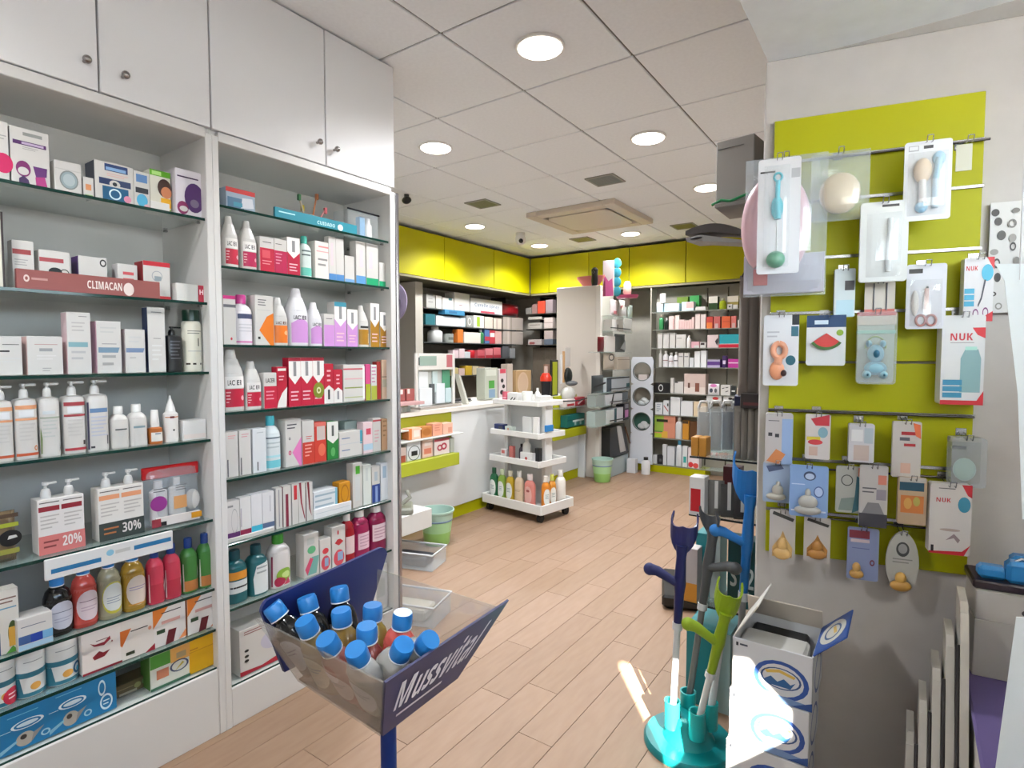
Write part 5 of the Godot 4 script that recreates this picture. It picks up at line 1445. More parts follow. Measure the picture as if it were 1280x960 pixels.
func build_small_left():
	# clear tray drawers on the floor past the bay end
	for q in [[-2.52, -2.55, "clear plastic tray with dark goods under the counter ledge", 0.05, "24262c"], [-2.02, -2.02, "clear plastic tray standing past the shelf bay end", 0.0, "b8b4a8"]]:
		var t := thing("clear_tray", q[2], "tray", Vector3(q[0], q[3] * 0.0, q[1]), 0.3, "clear plastic trays on the floor")
		var b := nb()
		for s in [-1, 1]:
			b.box(Vector3(-0.16, 0, s * 0.1 - 0.003), Vector3(0.16, 0.1, s * 0.1 + 0.003), 0.001)
			b.box(Vector3(s * 0.16 - 0.003, 0, -0.1), Vector3(s * 0.16 + 0.003, 0.1, 0.1), 0.001)
		b.box(Vector3(-0.16, 0, -0.1), Vector3(0.16, 0.004, 0.1), 0.001)
		obj("clear_tub", b, "film", t)
		var rr := []
		for p in [Vector3(-0.165, 0.1, -0.105), Vector3(0.165, 0.1, -0.105), Vector3(0.165, 0.1, 0.105), Vector3(-0.165, 0.1, 0.105), Vector3(-0.165, 0.1, -0.105)]: rr.append(p)
		obj("rim", nb("c8ccce").tube(rr, 0.006, 8), "plastic", t)
		obj("contents", nb(q[4]).box(Vector3(-0.13, 0.006, -0.07), Vector3(0.1, 0.06, 0.07), 0.01), "carton", t)
	var wl := thing("low_white_bench", "low white ledge with a grey scale past the shelf bay", "ledge", Vector3(-2.68, 0, -2.45))
	obj("ledge_top", bx("cfcfcc", Vector3(-0.2, 0.2, -0.25), Vector3(0.16, 0.32, 0.3)), "satin", wl)
	obj("ledge_leg", bx("b0b4a0", Vector3(-0.18, 0, -0.22), Vector3(-0.1, 0.2, -0.16)), "satin", wl)
	obj("ledge_leg", bx("b0b4a0", Vector3(-0.18, 0, 0.2), Vector3(-0.1, 0.2, 0.26)), "satin", wl)
	var gm := thing("blood_pressure_meter", "grey measuring device on the low white ledge", "device", Vector3(-2.66, 0.32, -2.5), 0.8)
	obj("base", nb("84867c").box(Vector3(-0.12, 0, -0.1), Vector3(0.12, 0.04, 0.1), 0.01), "plastic", gm)
	obj("column", nb("77796f").box(Vector3(-0.07, 0.04, -0.06), Vector3(0.05, 0.2, 0.02), 0.012), "plastic", gm)
	obj("handle", nb("8c8e84").tube([Vector3(0.05, 0.06, 0.05), Vector3(0.1, 0.1, 0.05), Vector3(0.08, 0.14, 0.03)], 0.014, 10), "plastic", gm)
	obj("knob", nb("4a1c18").ball(Vector3(-0.02, 0.22, -0.02), Vector3(0.045, 0.03, 0.035)), "plastic", gm)

const BINSPOTS := [Vector3(-0.900, 0.720, -0.648), Vector3(-0.900, 0.702, -0.667), Vector3(-0.900, 0.698, -0.717), Vector3(-0.851, 0.705, -0.648), Vector3(-0.835, 0.696, -0.667), Vector3(-0.810, 0.696, -0.703), Vector3(-0.786, 0.713, -0.648), Vector3(-0.768, 0.697, -0.656), Vector3(-0.758, 0.696, -0.712), Vector3(-0.735, 0.712, -0.648), Vector3(-0.735, 0.716, -0.652), Vector3(-0.735, 0.732, -0.681)]
const BINDIR := [Vector3(-0.447, 0.828, 0.340), Vector3(-0.301, 0.951, 0.068), Vector3(-0.200, 0.979, -0.034), Vector3(-0.072, 0.931, 0.359), Vector3(-0.040, 0.997, 0.067), Vector3(0.010, 1.000, -0.006), Vector3(0.059, 0.873, 0.484), Vector3(0.096, 0.991, 0.089), Vector3(0.116, 0.993, -0.023), Vector3(0.165, 0.880, 0.445), Vector3(0.516, 0.851, 0.097), Vector3(0.671, 0.740, 0.039)]

func build_goods():
	goods("intimate care goods on the top shelf", [
		["box","carton","white carton with magenta oval on top shelf of near bay","box",-1.9708,1.768,-0.471,1.5708,0.0394,0.1535,0.0315,["c9c6c2"],[["e",0.7,0.3,0.5,0.17,"c2185b"],["l",0.2,0.9,0.75,2,0.05,"9a9a98"]]],
		["box","carton","tall white carton with handle slot and purple shapes on top shelf of near bay","box",-1.9881,1.768,-0.5358,1.5708,0.0828,0.1495,0.0663,["c9c6c2","cfccc9"],[["r",0.32,0.87,0.82,0.93,"8d8f8d"],["r",0.06,0.7,0.92,0.77,"4a1e5c"],["r",0.28,0.715,0.85,0.755,"b9a7c4"],["l",0.3,0.7,0.66,2,0.03,"9a9a98"],["e",0.3,0.28,0.19,0.14,"7a2a66"],["e",0.3,0.24,0.14,0.07,"c9c6c2"],["p","3f2a55",[0.18,0,0.18,0.1,0.3,0.16,0.42,0.1,0.46,0]],["p","5b2a6a",[0.55,0.36,0.92,0.36,0.9,0.2,0.62,0.17]],["p","a8327a",[0.6,0.17,0.85,0.2,0.92,0,0.62,0]]]],
		["box","carton","small white carton with round grey window on top shelf of near bay","box",-1.9801,1.768,-0.6189,1.5708,0.0627,0.0873,0.0502,["c9c6c2"],[["r",0.02,0.72,0.98,0.75,"b9b7b2"],["e",0.52,0.42,0.35,0.3,"7d8484"],["e",0.52,0.42,0.3,0.26,"a9b6ba"],["o",0.52,0.42,0.3,0.26,"8fa0a4",0.75]]],
		["box","carton","narrow white and orange carton on top shelf of near bay","box",-1.97,1.768,-0.6667,1.5708,0.0252,0.0567,0.03,["c9c6c2"],[["r",0.2,0.35,0.75,0.65,"cf8a5a"],["r",0.1,0,0.9,0.12,"7aa35a"]]],
		["box","carton","wide white carton with navy and teal pictures on top shelf of near bay","box",-1.99,1.768,-0.7332,1.5708,0.1011,0.1137,0.07,["c9c6c2","3a3f4a"],[["r",0.25,0.78,0.85,0.96,"1d3a6b"],["r",0.28,0.8,0.8,0.88,"7fa6d0"],["l",0.3,0.85,0.7,2,0.05,"d9a8a0"],["r",0.1,0.42,0.92,0.58,"22355f"],["e",0.5,0.46,0.14,0.1,"c9c6c2"],["e",0.5,0.46,0.06,0.05,"222831"],["r",0.18,0.02,0.85,0.38,"12577e"],["o",0.5,0.2,0.16,0.14,"d7eef2",0.75],["e",0.82,0.13,0.1,0.09,"d487a0"]]],
		["box","carton","slim white and blue carton on top shelf of near bay","box",-1.9727,1.768,-0.8064,1.5708,0.0442,0.1085,0.0354,["c9c6c2"],[["r",0.15,0.7,0.85,0.92,"5b83b5"],["r",0.1,0.4,0.9,0.55,"2b2f38"],["e",0.5,0.2,0.35,0.18,"4aa3c9"],["e",0.8,0.05,0.2,0.06,"d9a8b0"]]],
		["box","carton","green topped carton with brown haired portrait on top shelf of near bay","box",-1.9994,1.768,-0.8686,1.5708,0.061,0.1318,0.0488,["d8d6c8"],[["r",0,0.86,1,1,"58a01c"],["r",0.1,0.88,0.55,0.97,"a8d47c"],["e",0.7,0.6,0.34,0.22,"3a2019"],["e",0.78,0.5,0.26,0.14,"c9805a"],["r",0.5,0.14,1,0.36,"e0a818"],["p","6e9a2c",[0,0,1,0,1,0.1,0,0.18]]]],
		["box","carton","low white box before the green carton on top shelf of near bay","box",-1.9773,1.768,-0.8579,1.5708,0.0557,0.0277,0.0446,["d6d5d1"],[]],
		["box","carton","white carton with large purple oval on top shelf of near bay","box",-1.99,1.768,-0.9638,1.5708,0.117,0.1503,0.07,["d5d0d6"],[["r",0.05,0.82,0.62,0.85,"3a1f4a"],["e",0.5,0.42,0.27,0.32,"4b2a63"],["e",0.5,0.3,0.12,0.09,"756a80"],["e",0.18,0.17,0.15,0.14,"7a1f52"],["e",0.2,0.15,0.11,0.06,"c9c6c2"],["o",0.86,0.65,0.06,0.05,"3a1f4a",0.6],["o",0.86,0.52,0.05,0.04,"3a1f4a",0.6],["l",0.82,0.92,0.4,3,0.06,"9a9a98"],["p","1c1c20",[0.8,0.02,0.96,0.08,0.9,0.18,0.72,0.14]]]],
	])
	goods("goods on the second shelf of the near bay", [
		["box","carton","cream carton with dark edge on second shelf of near bay","box",-1.97,1.49,-0.456,1.5708,0.0328,0.1966,0.03,["cfcabc","2b211e"],[["r",0.85,0,1,1,"2b211e"]]],
		["box","carton","tall white carton with brown red bar on second shelf of near bay","box",-2.0039,1.49,-0.5193,1.5708,0.0473,0.1335,0.0378,["c9c6c2"],[["r",0.02,0.72,0.86,0.82,"9a3b3f"],["l",0.1,0.7,0.6,3,0.05,"9a9a98"]]],
		["box","carton","white carton with black gadget picture on second shelf of near bay","box",-2.0133,1.49,-0.5895,1.5708,0.0708,0.1161,0.0566,["c9c6c2"],[["r",0,0.72,0.78,0.82,"a5464c"],["e",0.5,0.5,0.22,0.1,"15161a"],["o",0.8,0.47,0.16,0.11,"15161a",0.8],["r",0,0.26,0.8,0.38,"b5565c"]]],
		["box","carton","white carton with purple side and red patch on second shelf of near bay","box",-2.0136,1.49,-0.6807,1.5708,0.0715,0.1127,0.0572,["c9c6c2","4a2b66"],[["o",0.86,0.86,0.12,0.1,"2b2b2e",0.6],["r",0.3,0.05,0.5,0.45,"a5202e"]]],
		["box","carton","white carton with two small red bars on second shelf of near bay","box",-2.0067,1.49,-0.7717,1.5708,0.0542,0.1028,0.0433,["c9c6c2"],[["r",0.25,0.68,0.8,0.77,"c25055"],["r",0.25,0.5,0.8,0.58,"c25055"],["l",0.2,0.8,0.4,2,0.06,"d8b0b0"]]],
		["box","carton","white carton with red corners on second shelf of near bay","box",-2.0066,1.49,-0.8507,1.5708,0.0791,0.1198,0.0633,["c9c6c2","8f1f2a"],[["r",0,0.88,1,1,"b81f31"],["r",0.05,0,1,0.1,"b81f31"],["o",0.5,0.62,0.2,0.14,"9aa0a4",0.85],["r",0.4,0.5,0.65,0.62,"8d989e"]]],
		["box","display_strip","long brown red printed strip on second shelf of near bay","card strip",-1.961,1.49,-0.6724,1.5708,0.3548,0.0539,0.012,["8d4c48","7a3f3c"],[["o",0.06,0.55,0.018,0.18,"d9c4bd",0.5],["l",0.09,0.19,0.5,1,0.3,"b98a84"],["t",0.45,0.3,0.7,0.72,"CLIMACAN","e6d8d2",0],["e",0.75,0.42,0.04,0.36,"dcccc6"]]],
		["box","carton","low plain white carton on second shelf of near bay","box",-1.983,1.49,-0.9333,1.5708,0.07,0.0576,0.056,["c9c6c2"],[]],
		["box","carton","small crimson carton end on second shelf of near bay","box",-1.97,1.49,-0.9847,1.5708,0.0314,0.0567,0.03,["a8203a"],[["t",0.1,0.45,0.9,0.75,"HE","e8d0d4",0]]],
	])
	goods("skin care cartons on the third shelf", [
		["box","carton","white carton with thin black line on third shelf of near bay","box",-1.9781,1.258,-0.4717,1.5708,0.0578,0.1044,0.0462,["c9c6c2"],[["l",0.3,0.9,0.78,1,0.05,"555555"],["r",0,0.6,0.55,0.64,"1d1d20"],["l",0.2,0.9,0.42,2,0.08,"c8c8c6"]]],
		["box","carton","wide white carton with grey bar on third shelf of near bay","box",-1.9865,1.258,-0.5511,1.5708,0.0786,0.1063,0.0629,["c9c6c2","d8b8b4"],[["l",0.2,0.85,0.78,1,0.05,"b08a88"],["r",0.33,0.61,0.7,0.69,"96989a"],["l",0.25,0.8,0.48,2,0.08,"d2d0ce"],["l",0.4,0.65,0.16,2,0.06,"9a9a98"]]],
		["box","carton","tall white carton with teal band on third shelf of near bay","box",-1.9777,1.258,-0.6302,1.5708,0.0568,0.1768,0.0454,["c9c6c2","d9c0c4"],[["l",0.5,0.85,0.93,1,0.03,"777777"],["l",0.2,0.75,0.82,3,0.06,"b0adab"],["r",0.04,0.44,0.86,0.52,"7ba3ab"],["l",0.15,0.75,0.34,2,0.1,"b0b0b0"]]],
		["box","carton","white carton with pink side and wide blue band on third shelf of near bay","box",-1.9803,1.258,-0.7047,1.5708,0.0632,0.1552,0.0505,["c9c6c2","c9a5b5"],[["l",0.15,0.8,0.86,2,0.08,"bcbcba"],["l",0.2,0.8,0.56,1,0.04,"8a8a8a"],["p","6f8ba0",[0.05,0.4,0.85,0.4,0.92,0.5,0.05,0.5]],["l",0.2,0.75,0.3,2,0.14,"9a9a98"]]],
		["box","carton","shorter white carton with blue band on third shelf of near bay","box",-1.9768,1.258,-0.7748,1.5708,0.0545,0.134,0.0436,["c9c6c2"],[["l",0.15,0.8,0.8,2,0.1,"c2c2c0"],["p","6f82a0",[0.02,0.47,0.88,0.47,0.95,0.57,0.02,0.57]],["l",0.2,0.5,0.34,1,0.05,"9a9a98"]]],
		["box","carton","tall white carton with navy side on third shelf of near bay","box",-1.9753,1.258,-0.836,1.5708,0.0507,0.2055,0.0405,["c9c6c2","2a3354"],[["l",0.2,0.8,0.92,1,0.03,"666666"],["l",0.3,0.72,0.52,1,0.02,"333333"],["l",0.2,0.8,0.4,4,0.07,"d2d2d0"]]],
		["pump","pump_bottle","black pump bottle on third shelf of near bay","bottle",-1.9804,1.258,-0.8915,1.5708,0.0509,0.148,0.0509,["17171a","111114"],[["l",0.3,0.7,0.85,6,0.1,"55555a"]]],
		["cyl","cream_bottle","white cylinder bottle with dark green cap on third shelf of near bay","bottle",-1.9845,1.258,-0.9556,1.5708,0.0589,0.2054,0.0589,["dcd9c9","0f2f22"],[["l",0.15,0.85,0.85,2,0.05,"777770"],["r",0.6,0.52,0.66,0.7,"55554c"],["l",0.15,0.85,0.4,1,0.04,"aaa"],["r",0.05,0.1,0.25,0.14,"2b1d14"],["r",0.35,0.1,0.5,0.14,"2b1d14"],["r",0.7,0.1,0.8,0.14,"2b1d14"]]],
	])
	goods("pump bottles and lotions on the fourth shelf", [
		["pump","pump_bottle","white pump bottle with orange bands cut by frame on fourth shelf of near bay","bottle",-1.9764,1.03,-0.4565,1.5708,0.0429,0.201,0.0429,["c8c5c0","d4d2ce"],[["r",0,0.86,1,0.93,"d9986e"],["r",0,0.66,1,0.7,"d9986e"],["r",0.25,0.72,0.7,0.84,"d8dadb"],["l",0.25,0.75,0.58,5,0.07,"c0bdb8"],["r",0,0.02,1,0.07,"b5502e"]]],
		["pump","pump_bottle","white pump bottle with two orange bands on fourth shelf of near bay","bottle",-1.9801,1.03,-0.5055,1.5708,0.0503,0.2042,0.0503,["c8c5c0","d4d2ce"],[["r",0,0.86,1,0.93,"d9986e"],["r",0,0.66,1,0.7,"d9986e"],["r",0.25,0.72,0.7,0.84,"d8dadb"],["l",0.25,0.75,0.58,5,0.07,"c0bdb8"],["r",0,0.02,1,0.07,"b5502e"],["o",0.75,0.15,0.1,0.05,"c77a4e",0.5]]],
		["pump","pump_bottle","white pump bottle with grey green print on fourth shelf of near bay","bottle",-1.9789,1.03,-0.5572,1.5708,0.0478,0.2053,0.0478,["c8c5c0","d4d2ce"],[["r",0.2,0.74,0.6,0.8,"c9d0d2"],["r",0,0.66,1,0.69,"9aa392"],["l",0.2,0.7,0.6,5,0.07,"b8bcb6"],["p","6f7f52",[0,0.02,0.12,0.02,0.16,0.3,0.05,0.5,0,0.45]],["p","3d4a34",[0.8,0.02,0.9,0.1,0.85,0.2]]]],
		["pump","pump_bottle","white pump bottle with dark red bands on fourth shelf of near bay","bottle",-1.9822,1.03,-0.6148,1.5708,0.0544,0.2068,0.0544,["c8c5c0","d4d2ce"],[["r",0,0.86,1,0.93,"9d3a3f"],["r",0,0.66,1,0.7,"9d3a3f"],["r",0.25,0.72,0.7,0.84,"d8dadb"],["l",0.25,0.75,0.58,5,0.07,"c0bdb8"],["r",0,0.02,1,0.07,"a5303a"],["r",0.7,0.12,0.85,0.2,"2b2022"]]],
		["pump","pump_bottle","white pump bottle with blue label and dark edge on fourth shelf of near bay","bottle",-1.9838,1.03,-0.6718,1.5708,0.0576,0.208,0.0576,["c8c5c0","d4d2ce"],[["r",0.2,0.7,0.85,0.78,"5f7fa5"],["l",0.25,0.8,0.6,6,0.07,"b4b8c6"],["r",0,0,0.14,0.9,"3b3850"],["r",0.75,0.08,0.82,0.25,"2a2a30"],["r",0.2,0.02,0.4,0.06,"2a2a30"]]],
		["bottle","lotion_bottle","plain white lotion bottle on fourth shelf of near bay, left one","bottle",-1.9802,1.03,-0.7298,1.5708,0.0505,0.1266,0.0505,["c8c5c0","e2e1dd"],[["r",0.25,0.62,0.72,0.67,"4a5052"],["l",0.3,0.68,0.5,2,0.09,"c6c6c2"]]],
		["bottle","lotion_bottle","plain white lotion bottle on fourth shelf of near bay, right one","bottle",-1.9815,1.03,-0.7802,1.5708,0.0529,0.1297,0.0529,["c8c5c0","e2e1dd"],[["r",0.25,0.62,0.72,0.7,"7b9298"],["l",0.3,0.68,0.5,2,0.09,"c6c6c2"]]],
		["dropper","dropper_bottle","small amber bottle with white cone cap on fourth shelf of near bay","bottle",-1.9758,1.03,-0.8303,1.5708,0.0416,0.1072,0.0416,["b0622a","dedbd6"],[["r",0.12,0.1,0.92,0.75,"dcd8d2"],["r",0.35,0.6,0.7,0.7,"7d8a94"]]],
		["nozzle","nozzle_bottle","white bottle with pointed nozzle on fourth shelf of near bay","bottle",-1.9767,1.03,-0.879,1.5708,0.0434,0.1512,0.0434,["dcd8d4","e4e2de"],[["r",0,0.88,1,0.92,"c07848"],["r",0.3,0.86,0.55,0.94,"6b2420"],["e",0.5,0.4,0.06,0.04,"333333"]]],
		["box","carton","low white carton on fourth shelf of near bay","box",-1.9847,1.03,-0.9452,1.5708,0.0742,0.066,0.0593,["d8d6d2"],[["r",0.02,0.08,0.98,0.3,"dccfc8"]]],
	])
	goods("goods on the fifth shelf of the near bay", [
		["bag","snack_pouch","brown pouch with lime stripe on fifth shelf of near bay","pouch",-1.9852,0.755,-0.4473,1.5708,0.0604,0.1385,0.0604,["6b5a44"],[["r",0,0.9,1,0.98,"4a3a28"],["r",0,0.72,1,0.8,"97a02c"],["e",0.7,0.5,0.4,0.16,"121110"],["p","c9c9c4",[0.6,0.48,0.95,0.5,0.9,0.55,0.65,0.55]],["r",0.2,0.2,1,0.3,"8b8a3c"]]],
	])
	goods("bath gels on the sixth shelf", [
		["box","carton","tall white carton with yellow brush picture on sixth shelf of near bay","box",-1.9754,0.515,-0.4452,1.5708,0.0511,0.1737,0.0408,["d6d2c9"],[["l",0.1,0.9,0.85,2,0.06,"7a5a50"],["r",0,0.7,0.9,0.72,"5b8fae"],["e",0.72,0.3,0.2,0.2,"4a5a2c"],["r",0.55,0.1,0.85,0.4,"d0a040"],["p","4d8a30",[0.4,0,0.95,0,0.7,0.1]],["r",0,0,0.2,0.35,"2a4a80"]]],
		["box","carton","small white carton with blue blocks on sixth shelf of near bay","box",-1.9653,0.515,-0.4989,1.5708,0.0758,0.088,0.0607,["c9c6c2"],[["l",0.1,0.8,0.72,1,0.06,"44506a"],["r",0.02,0.2,0.4,0.46,"3c5a8c"],["r",0.36,0.2,0.72,0.46,"1f3f96"],["r",0.7,0.2,1,0.46,"6fa6cc"],["r",0.02,0.02,1,0.18,"9fc2d8"]]],
		["gel","gel_bottle","black gel bottle with blue cap on sixth shelf of near bay","bottle",-1.9885,0.515,-0.5647,1.5708,0.067,0.1697,0.067,["17161c","2e7cc2"],[["e",0.55,0.5,0.42,0.42,"b9bcc9"],["l",0.25,0.85,0.6,1,0.05,"3f4460"],["l",0.3,0.8,0.4,2,0.08,"9a9db0"]]],
		["gel","gel_bottle","red gel bottle with blue cap on sixth shelf of near bay","bottle",-1.9869,0.515,-0.6277,1.5708,0.0637,0.187,0.0637,["b2453f","2e7cc2"],[["e",0.55,0.5,0.42,0.42,"cfbfc4"],["l",0.25,0.85,0.62,1,0.05,"6a4a60"],["l",0.3,0.8,0.45,2,0.08,"b09aa8"]]],
		["gel","gel_bottle","pale gel bottle with yellow ringed label on sixth shelf of near bay","bottle",-1.9858,0.515,-0.6919,1.5708,0.0617,0.1881,0.0617,["8f8c74","2e7cc2"],[["e",0.55,0.5,0.44,0.46,"b3ad3c"],["e",0.55,0.52,0.4,0.4,"c9cdca"],["l",0.3,0.8,0.5,3,0.07,"8a92a0"]]],
		["gel","gel_bottle","amber gel bottle with blue cap on sixth shelf of near bay","bottle",-1.9878,0.515,-0.7571,1.5708,0.0656,0.1889,0.0656,["9c7a2c","2e7cc2"],[["e",0.55,0.5,0.42,0.44,"c9bdb2"],["l",0.25,0.85,0.6,2,0.07,"8a80a0"],["r",0.2,0.08,0.8,0.12,"c08a3a"]]],
		["bottle","gel_sachet_bottle","pink gel bottle with navy cap on sixth shelf of near bay, left one","bottle",-1.9793,0.515,-0.818,1.5708,0.0486,0.1787,0.0486,["bf3a50","203c7c"],[["p","e0c8c4",[0,0,0.1,0,0.06,0.8,0,0.8]],["r",0.1,0,0.9,0.5,"ad2c40"],["p","e6e0de",[0.85,0.2,0.95,0.5,0.9,0.6,0.8,0.4]]]],
		["bottle","gel_sachet_bottle","pink gel bottle with navy cap on sixth shelf of near bay, right one","bottle",-1.9804,0.515,-0.8689,1.5708,0.0509,0.1775,0.0509,["bf3a50","203c7c"],[["p","e0c8c4",[0,0,0.1,0,0.06,0.8,0,0.8]],["r",0.1,0,0.9,0.5,"ad2c40"],["p","e6e0de",[0.85,0.2,0.95,0.5,0.9,0.6,0.8,0.4]]]],
		["bottle","gel_sachet_bottle","green gel bottle with navy cap on sixth shelf of near bay, left one","bottle",-1.9804,0.515,-0.9235,1.5708,0.0508,0.1817,0.0508,["3f7a3a","203c7c"],[["p","dcdcd0",[0,0,0.1,0,0.06,0.8,0,0.8]],["r",0.05,0,0.95,0.3,"b0703a"],["p","e6e6e0",[0.85,0.3,0.95,0.6,0.9,0.7,0.8,0.5]]]],
		["bottle","gel_sachet_bottle","green gel bottle with navy cap on sixth shelf of near bay, right one","bottle",-1.9817,0.515,-0.9794,1.5708,0.0533,0.1833,0.0533,["3f7a3a","203c7c"],[["p","dcdcd0",[0,0,0.1,0,0.06,0.8,0,0.8]],["r",0.05,0,0.95,0.3,"b0703a"],["p","e6e6e0",[0.85,0.3,0.95,0.6,0.9,0.7,0.8,0.5]]]],
	])
	goods("tubs and cartons on the seventh shelf", [
		["tub","milk_powder_tub","white and teal tub with red badge on seventh shelf of near bay","tub",-1.9867,0.372,-0.4329,1.5708,0.0633,0.129,0.0633,["d4d6d4","dddcd8"],[["r",0,0.5,1,0.64,"2f7488"],["p","2f7488",[0,0,0.3,0,0.2,0.5,0,0.5]],["r",0,0,1,0.1,"2f7488"],["l",0.3,0.75,0.9,1,0.06,"8a8f90"],["e",0.55,0.25,0.12,0.1,"d09a4a"],["e",0.72,0.2,0.25,0.22,"b5243e"],["l",0.6,0.85,0.24,2,0.1,"e6c8cc"]]],
		["tub","milk_powder_tub","white tub with teal swirl on seventh shelf of near bay","tub",-1.99,0.372,-0.4952,1.5708,0.0711,0.129,0.07,["d4d6d4","dddcd8"],[["r",0,0.5,1,0.64,"2f7488"],["p","2f7488",[0,0,0.3,0,0.2,0.5,0,0.5]],["r",0,0,1,0.1,"2f7488"],["l",0.3,0.75,0.9,1,0.06,"8a8f90"],["e",0.55,0.25,0.12,0.1,"d09a4a"]]],
		["tub","milk_powder_tub","white tub with teal ring mark on seventh shelf of near bay","tub",-1.99,0.372,-0.5684,1.5708,0.0786,0.129,0.07,["d4d6d4","dddcd8"],[["r",0,0.5,1,0.64,"2f7488"],["p","2f7488",[0,0,0.3,0,0.2,0.5,0,0.5]],["r",0,0,1,0.1,"2f7488"],["l",0.3,0.75,0.9,1,0.06,"8a8f90"],["e",0.55,0.25,0.12,0.1,"d09a4a"],["o",0.8,0.3,0.13,0.17,"1f5a80",0.6],["e",0.82,0.26,0.06,0.07,"4aa0c0"]]],
		["box","carton","white carton with dark red lettering on seventh shelf of near bay","box",-1.99,0.372,-0.6589,1.5708,0.1021,0.129,0.07,["dcd5cf"],[["p","8a2030",[0.2,0.7,0.3,0.6,0.55,0.56,0.72,0.66,0.7,0.74,0.55,0.64,0.32,0.64]],["l",0.35,0.65,0.7,1,0.05,"5a3a40"],["p","7a1c24",[0.25,0.36,0.42,0.46,0.52,0.4,0.7,0.42,0.55,0.3,0.3,0.28]],["r",0,0,1,0.05,"8a2030"],["e",0.75,0.6,0.02,0.02,"8a2030"]]],
		["box","carton","opened white and orange carton on seventh shelf of near bay","box",-1.99,0.372,-0.7543,1.5708,0.0965,0.1262,0.07,["d6d0c8","a5562a"],[["p","c8682a",[0,0.4,0,0.75,0.32,0.75,0.05,0.35]],["l",0.3,0.8,0.66,1,0.07,"222222"],["e",0.86,0.6,0.05,0.05,"d08a70"],["r",0.15,0.1,0.4,0.18,"23301f"],["p","a02030",[0.7,0,1,0,1,0.16]]]],
		["box","carton","tall white and orange carton with leg picture on seventh shelf of near bay, left one","box",-1.99,0.372,-0.8486,1.5708,0.1003,0.129,0.07,["dad6d2","b5662e"],[["p","cf7428",[0,0.5,0,1,0.5,1,0.1,0.6]],["l",0.25,0.85,0.82,1,0.07,"22262c"],["r",0.25,0.55,0.82,0.63,"d0a098"],["r",0.1,0.33,0.35,0.43,"24402a"],["p","5f1c24",[0.35,0,0.6,0.02,0.7,0.35,0.45,0.36]],["p","d08050",[0.75,0.02,1,0.25,1,0.05]]]],
		["box","carton","tall white and orange carton with leg picture on seventh shelf of near bay, right one","box",-1.99,0.372,-0.9537,1.5708,0.0995,0.129,0.07,["dad6d2","b5662e"],[["p","cf7428",[0,0.5,0,1,0.5,1,0.1,0.6]],["l",0.25,0.85,0.82,1,0.07,"22262c"],["r",0.25,0.55,0.82,0.63,"d0a098"],["r",0.1,0.33,0.35,0.43,"24402a"],["p","5f1c24",[0.35,0,0.6,0.02,0.7,0.35,0.45,0.36]],["p","d08050",[0.75,0.02,1,0.25,1,0.05]]]],
	])
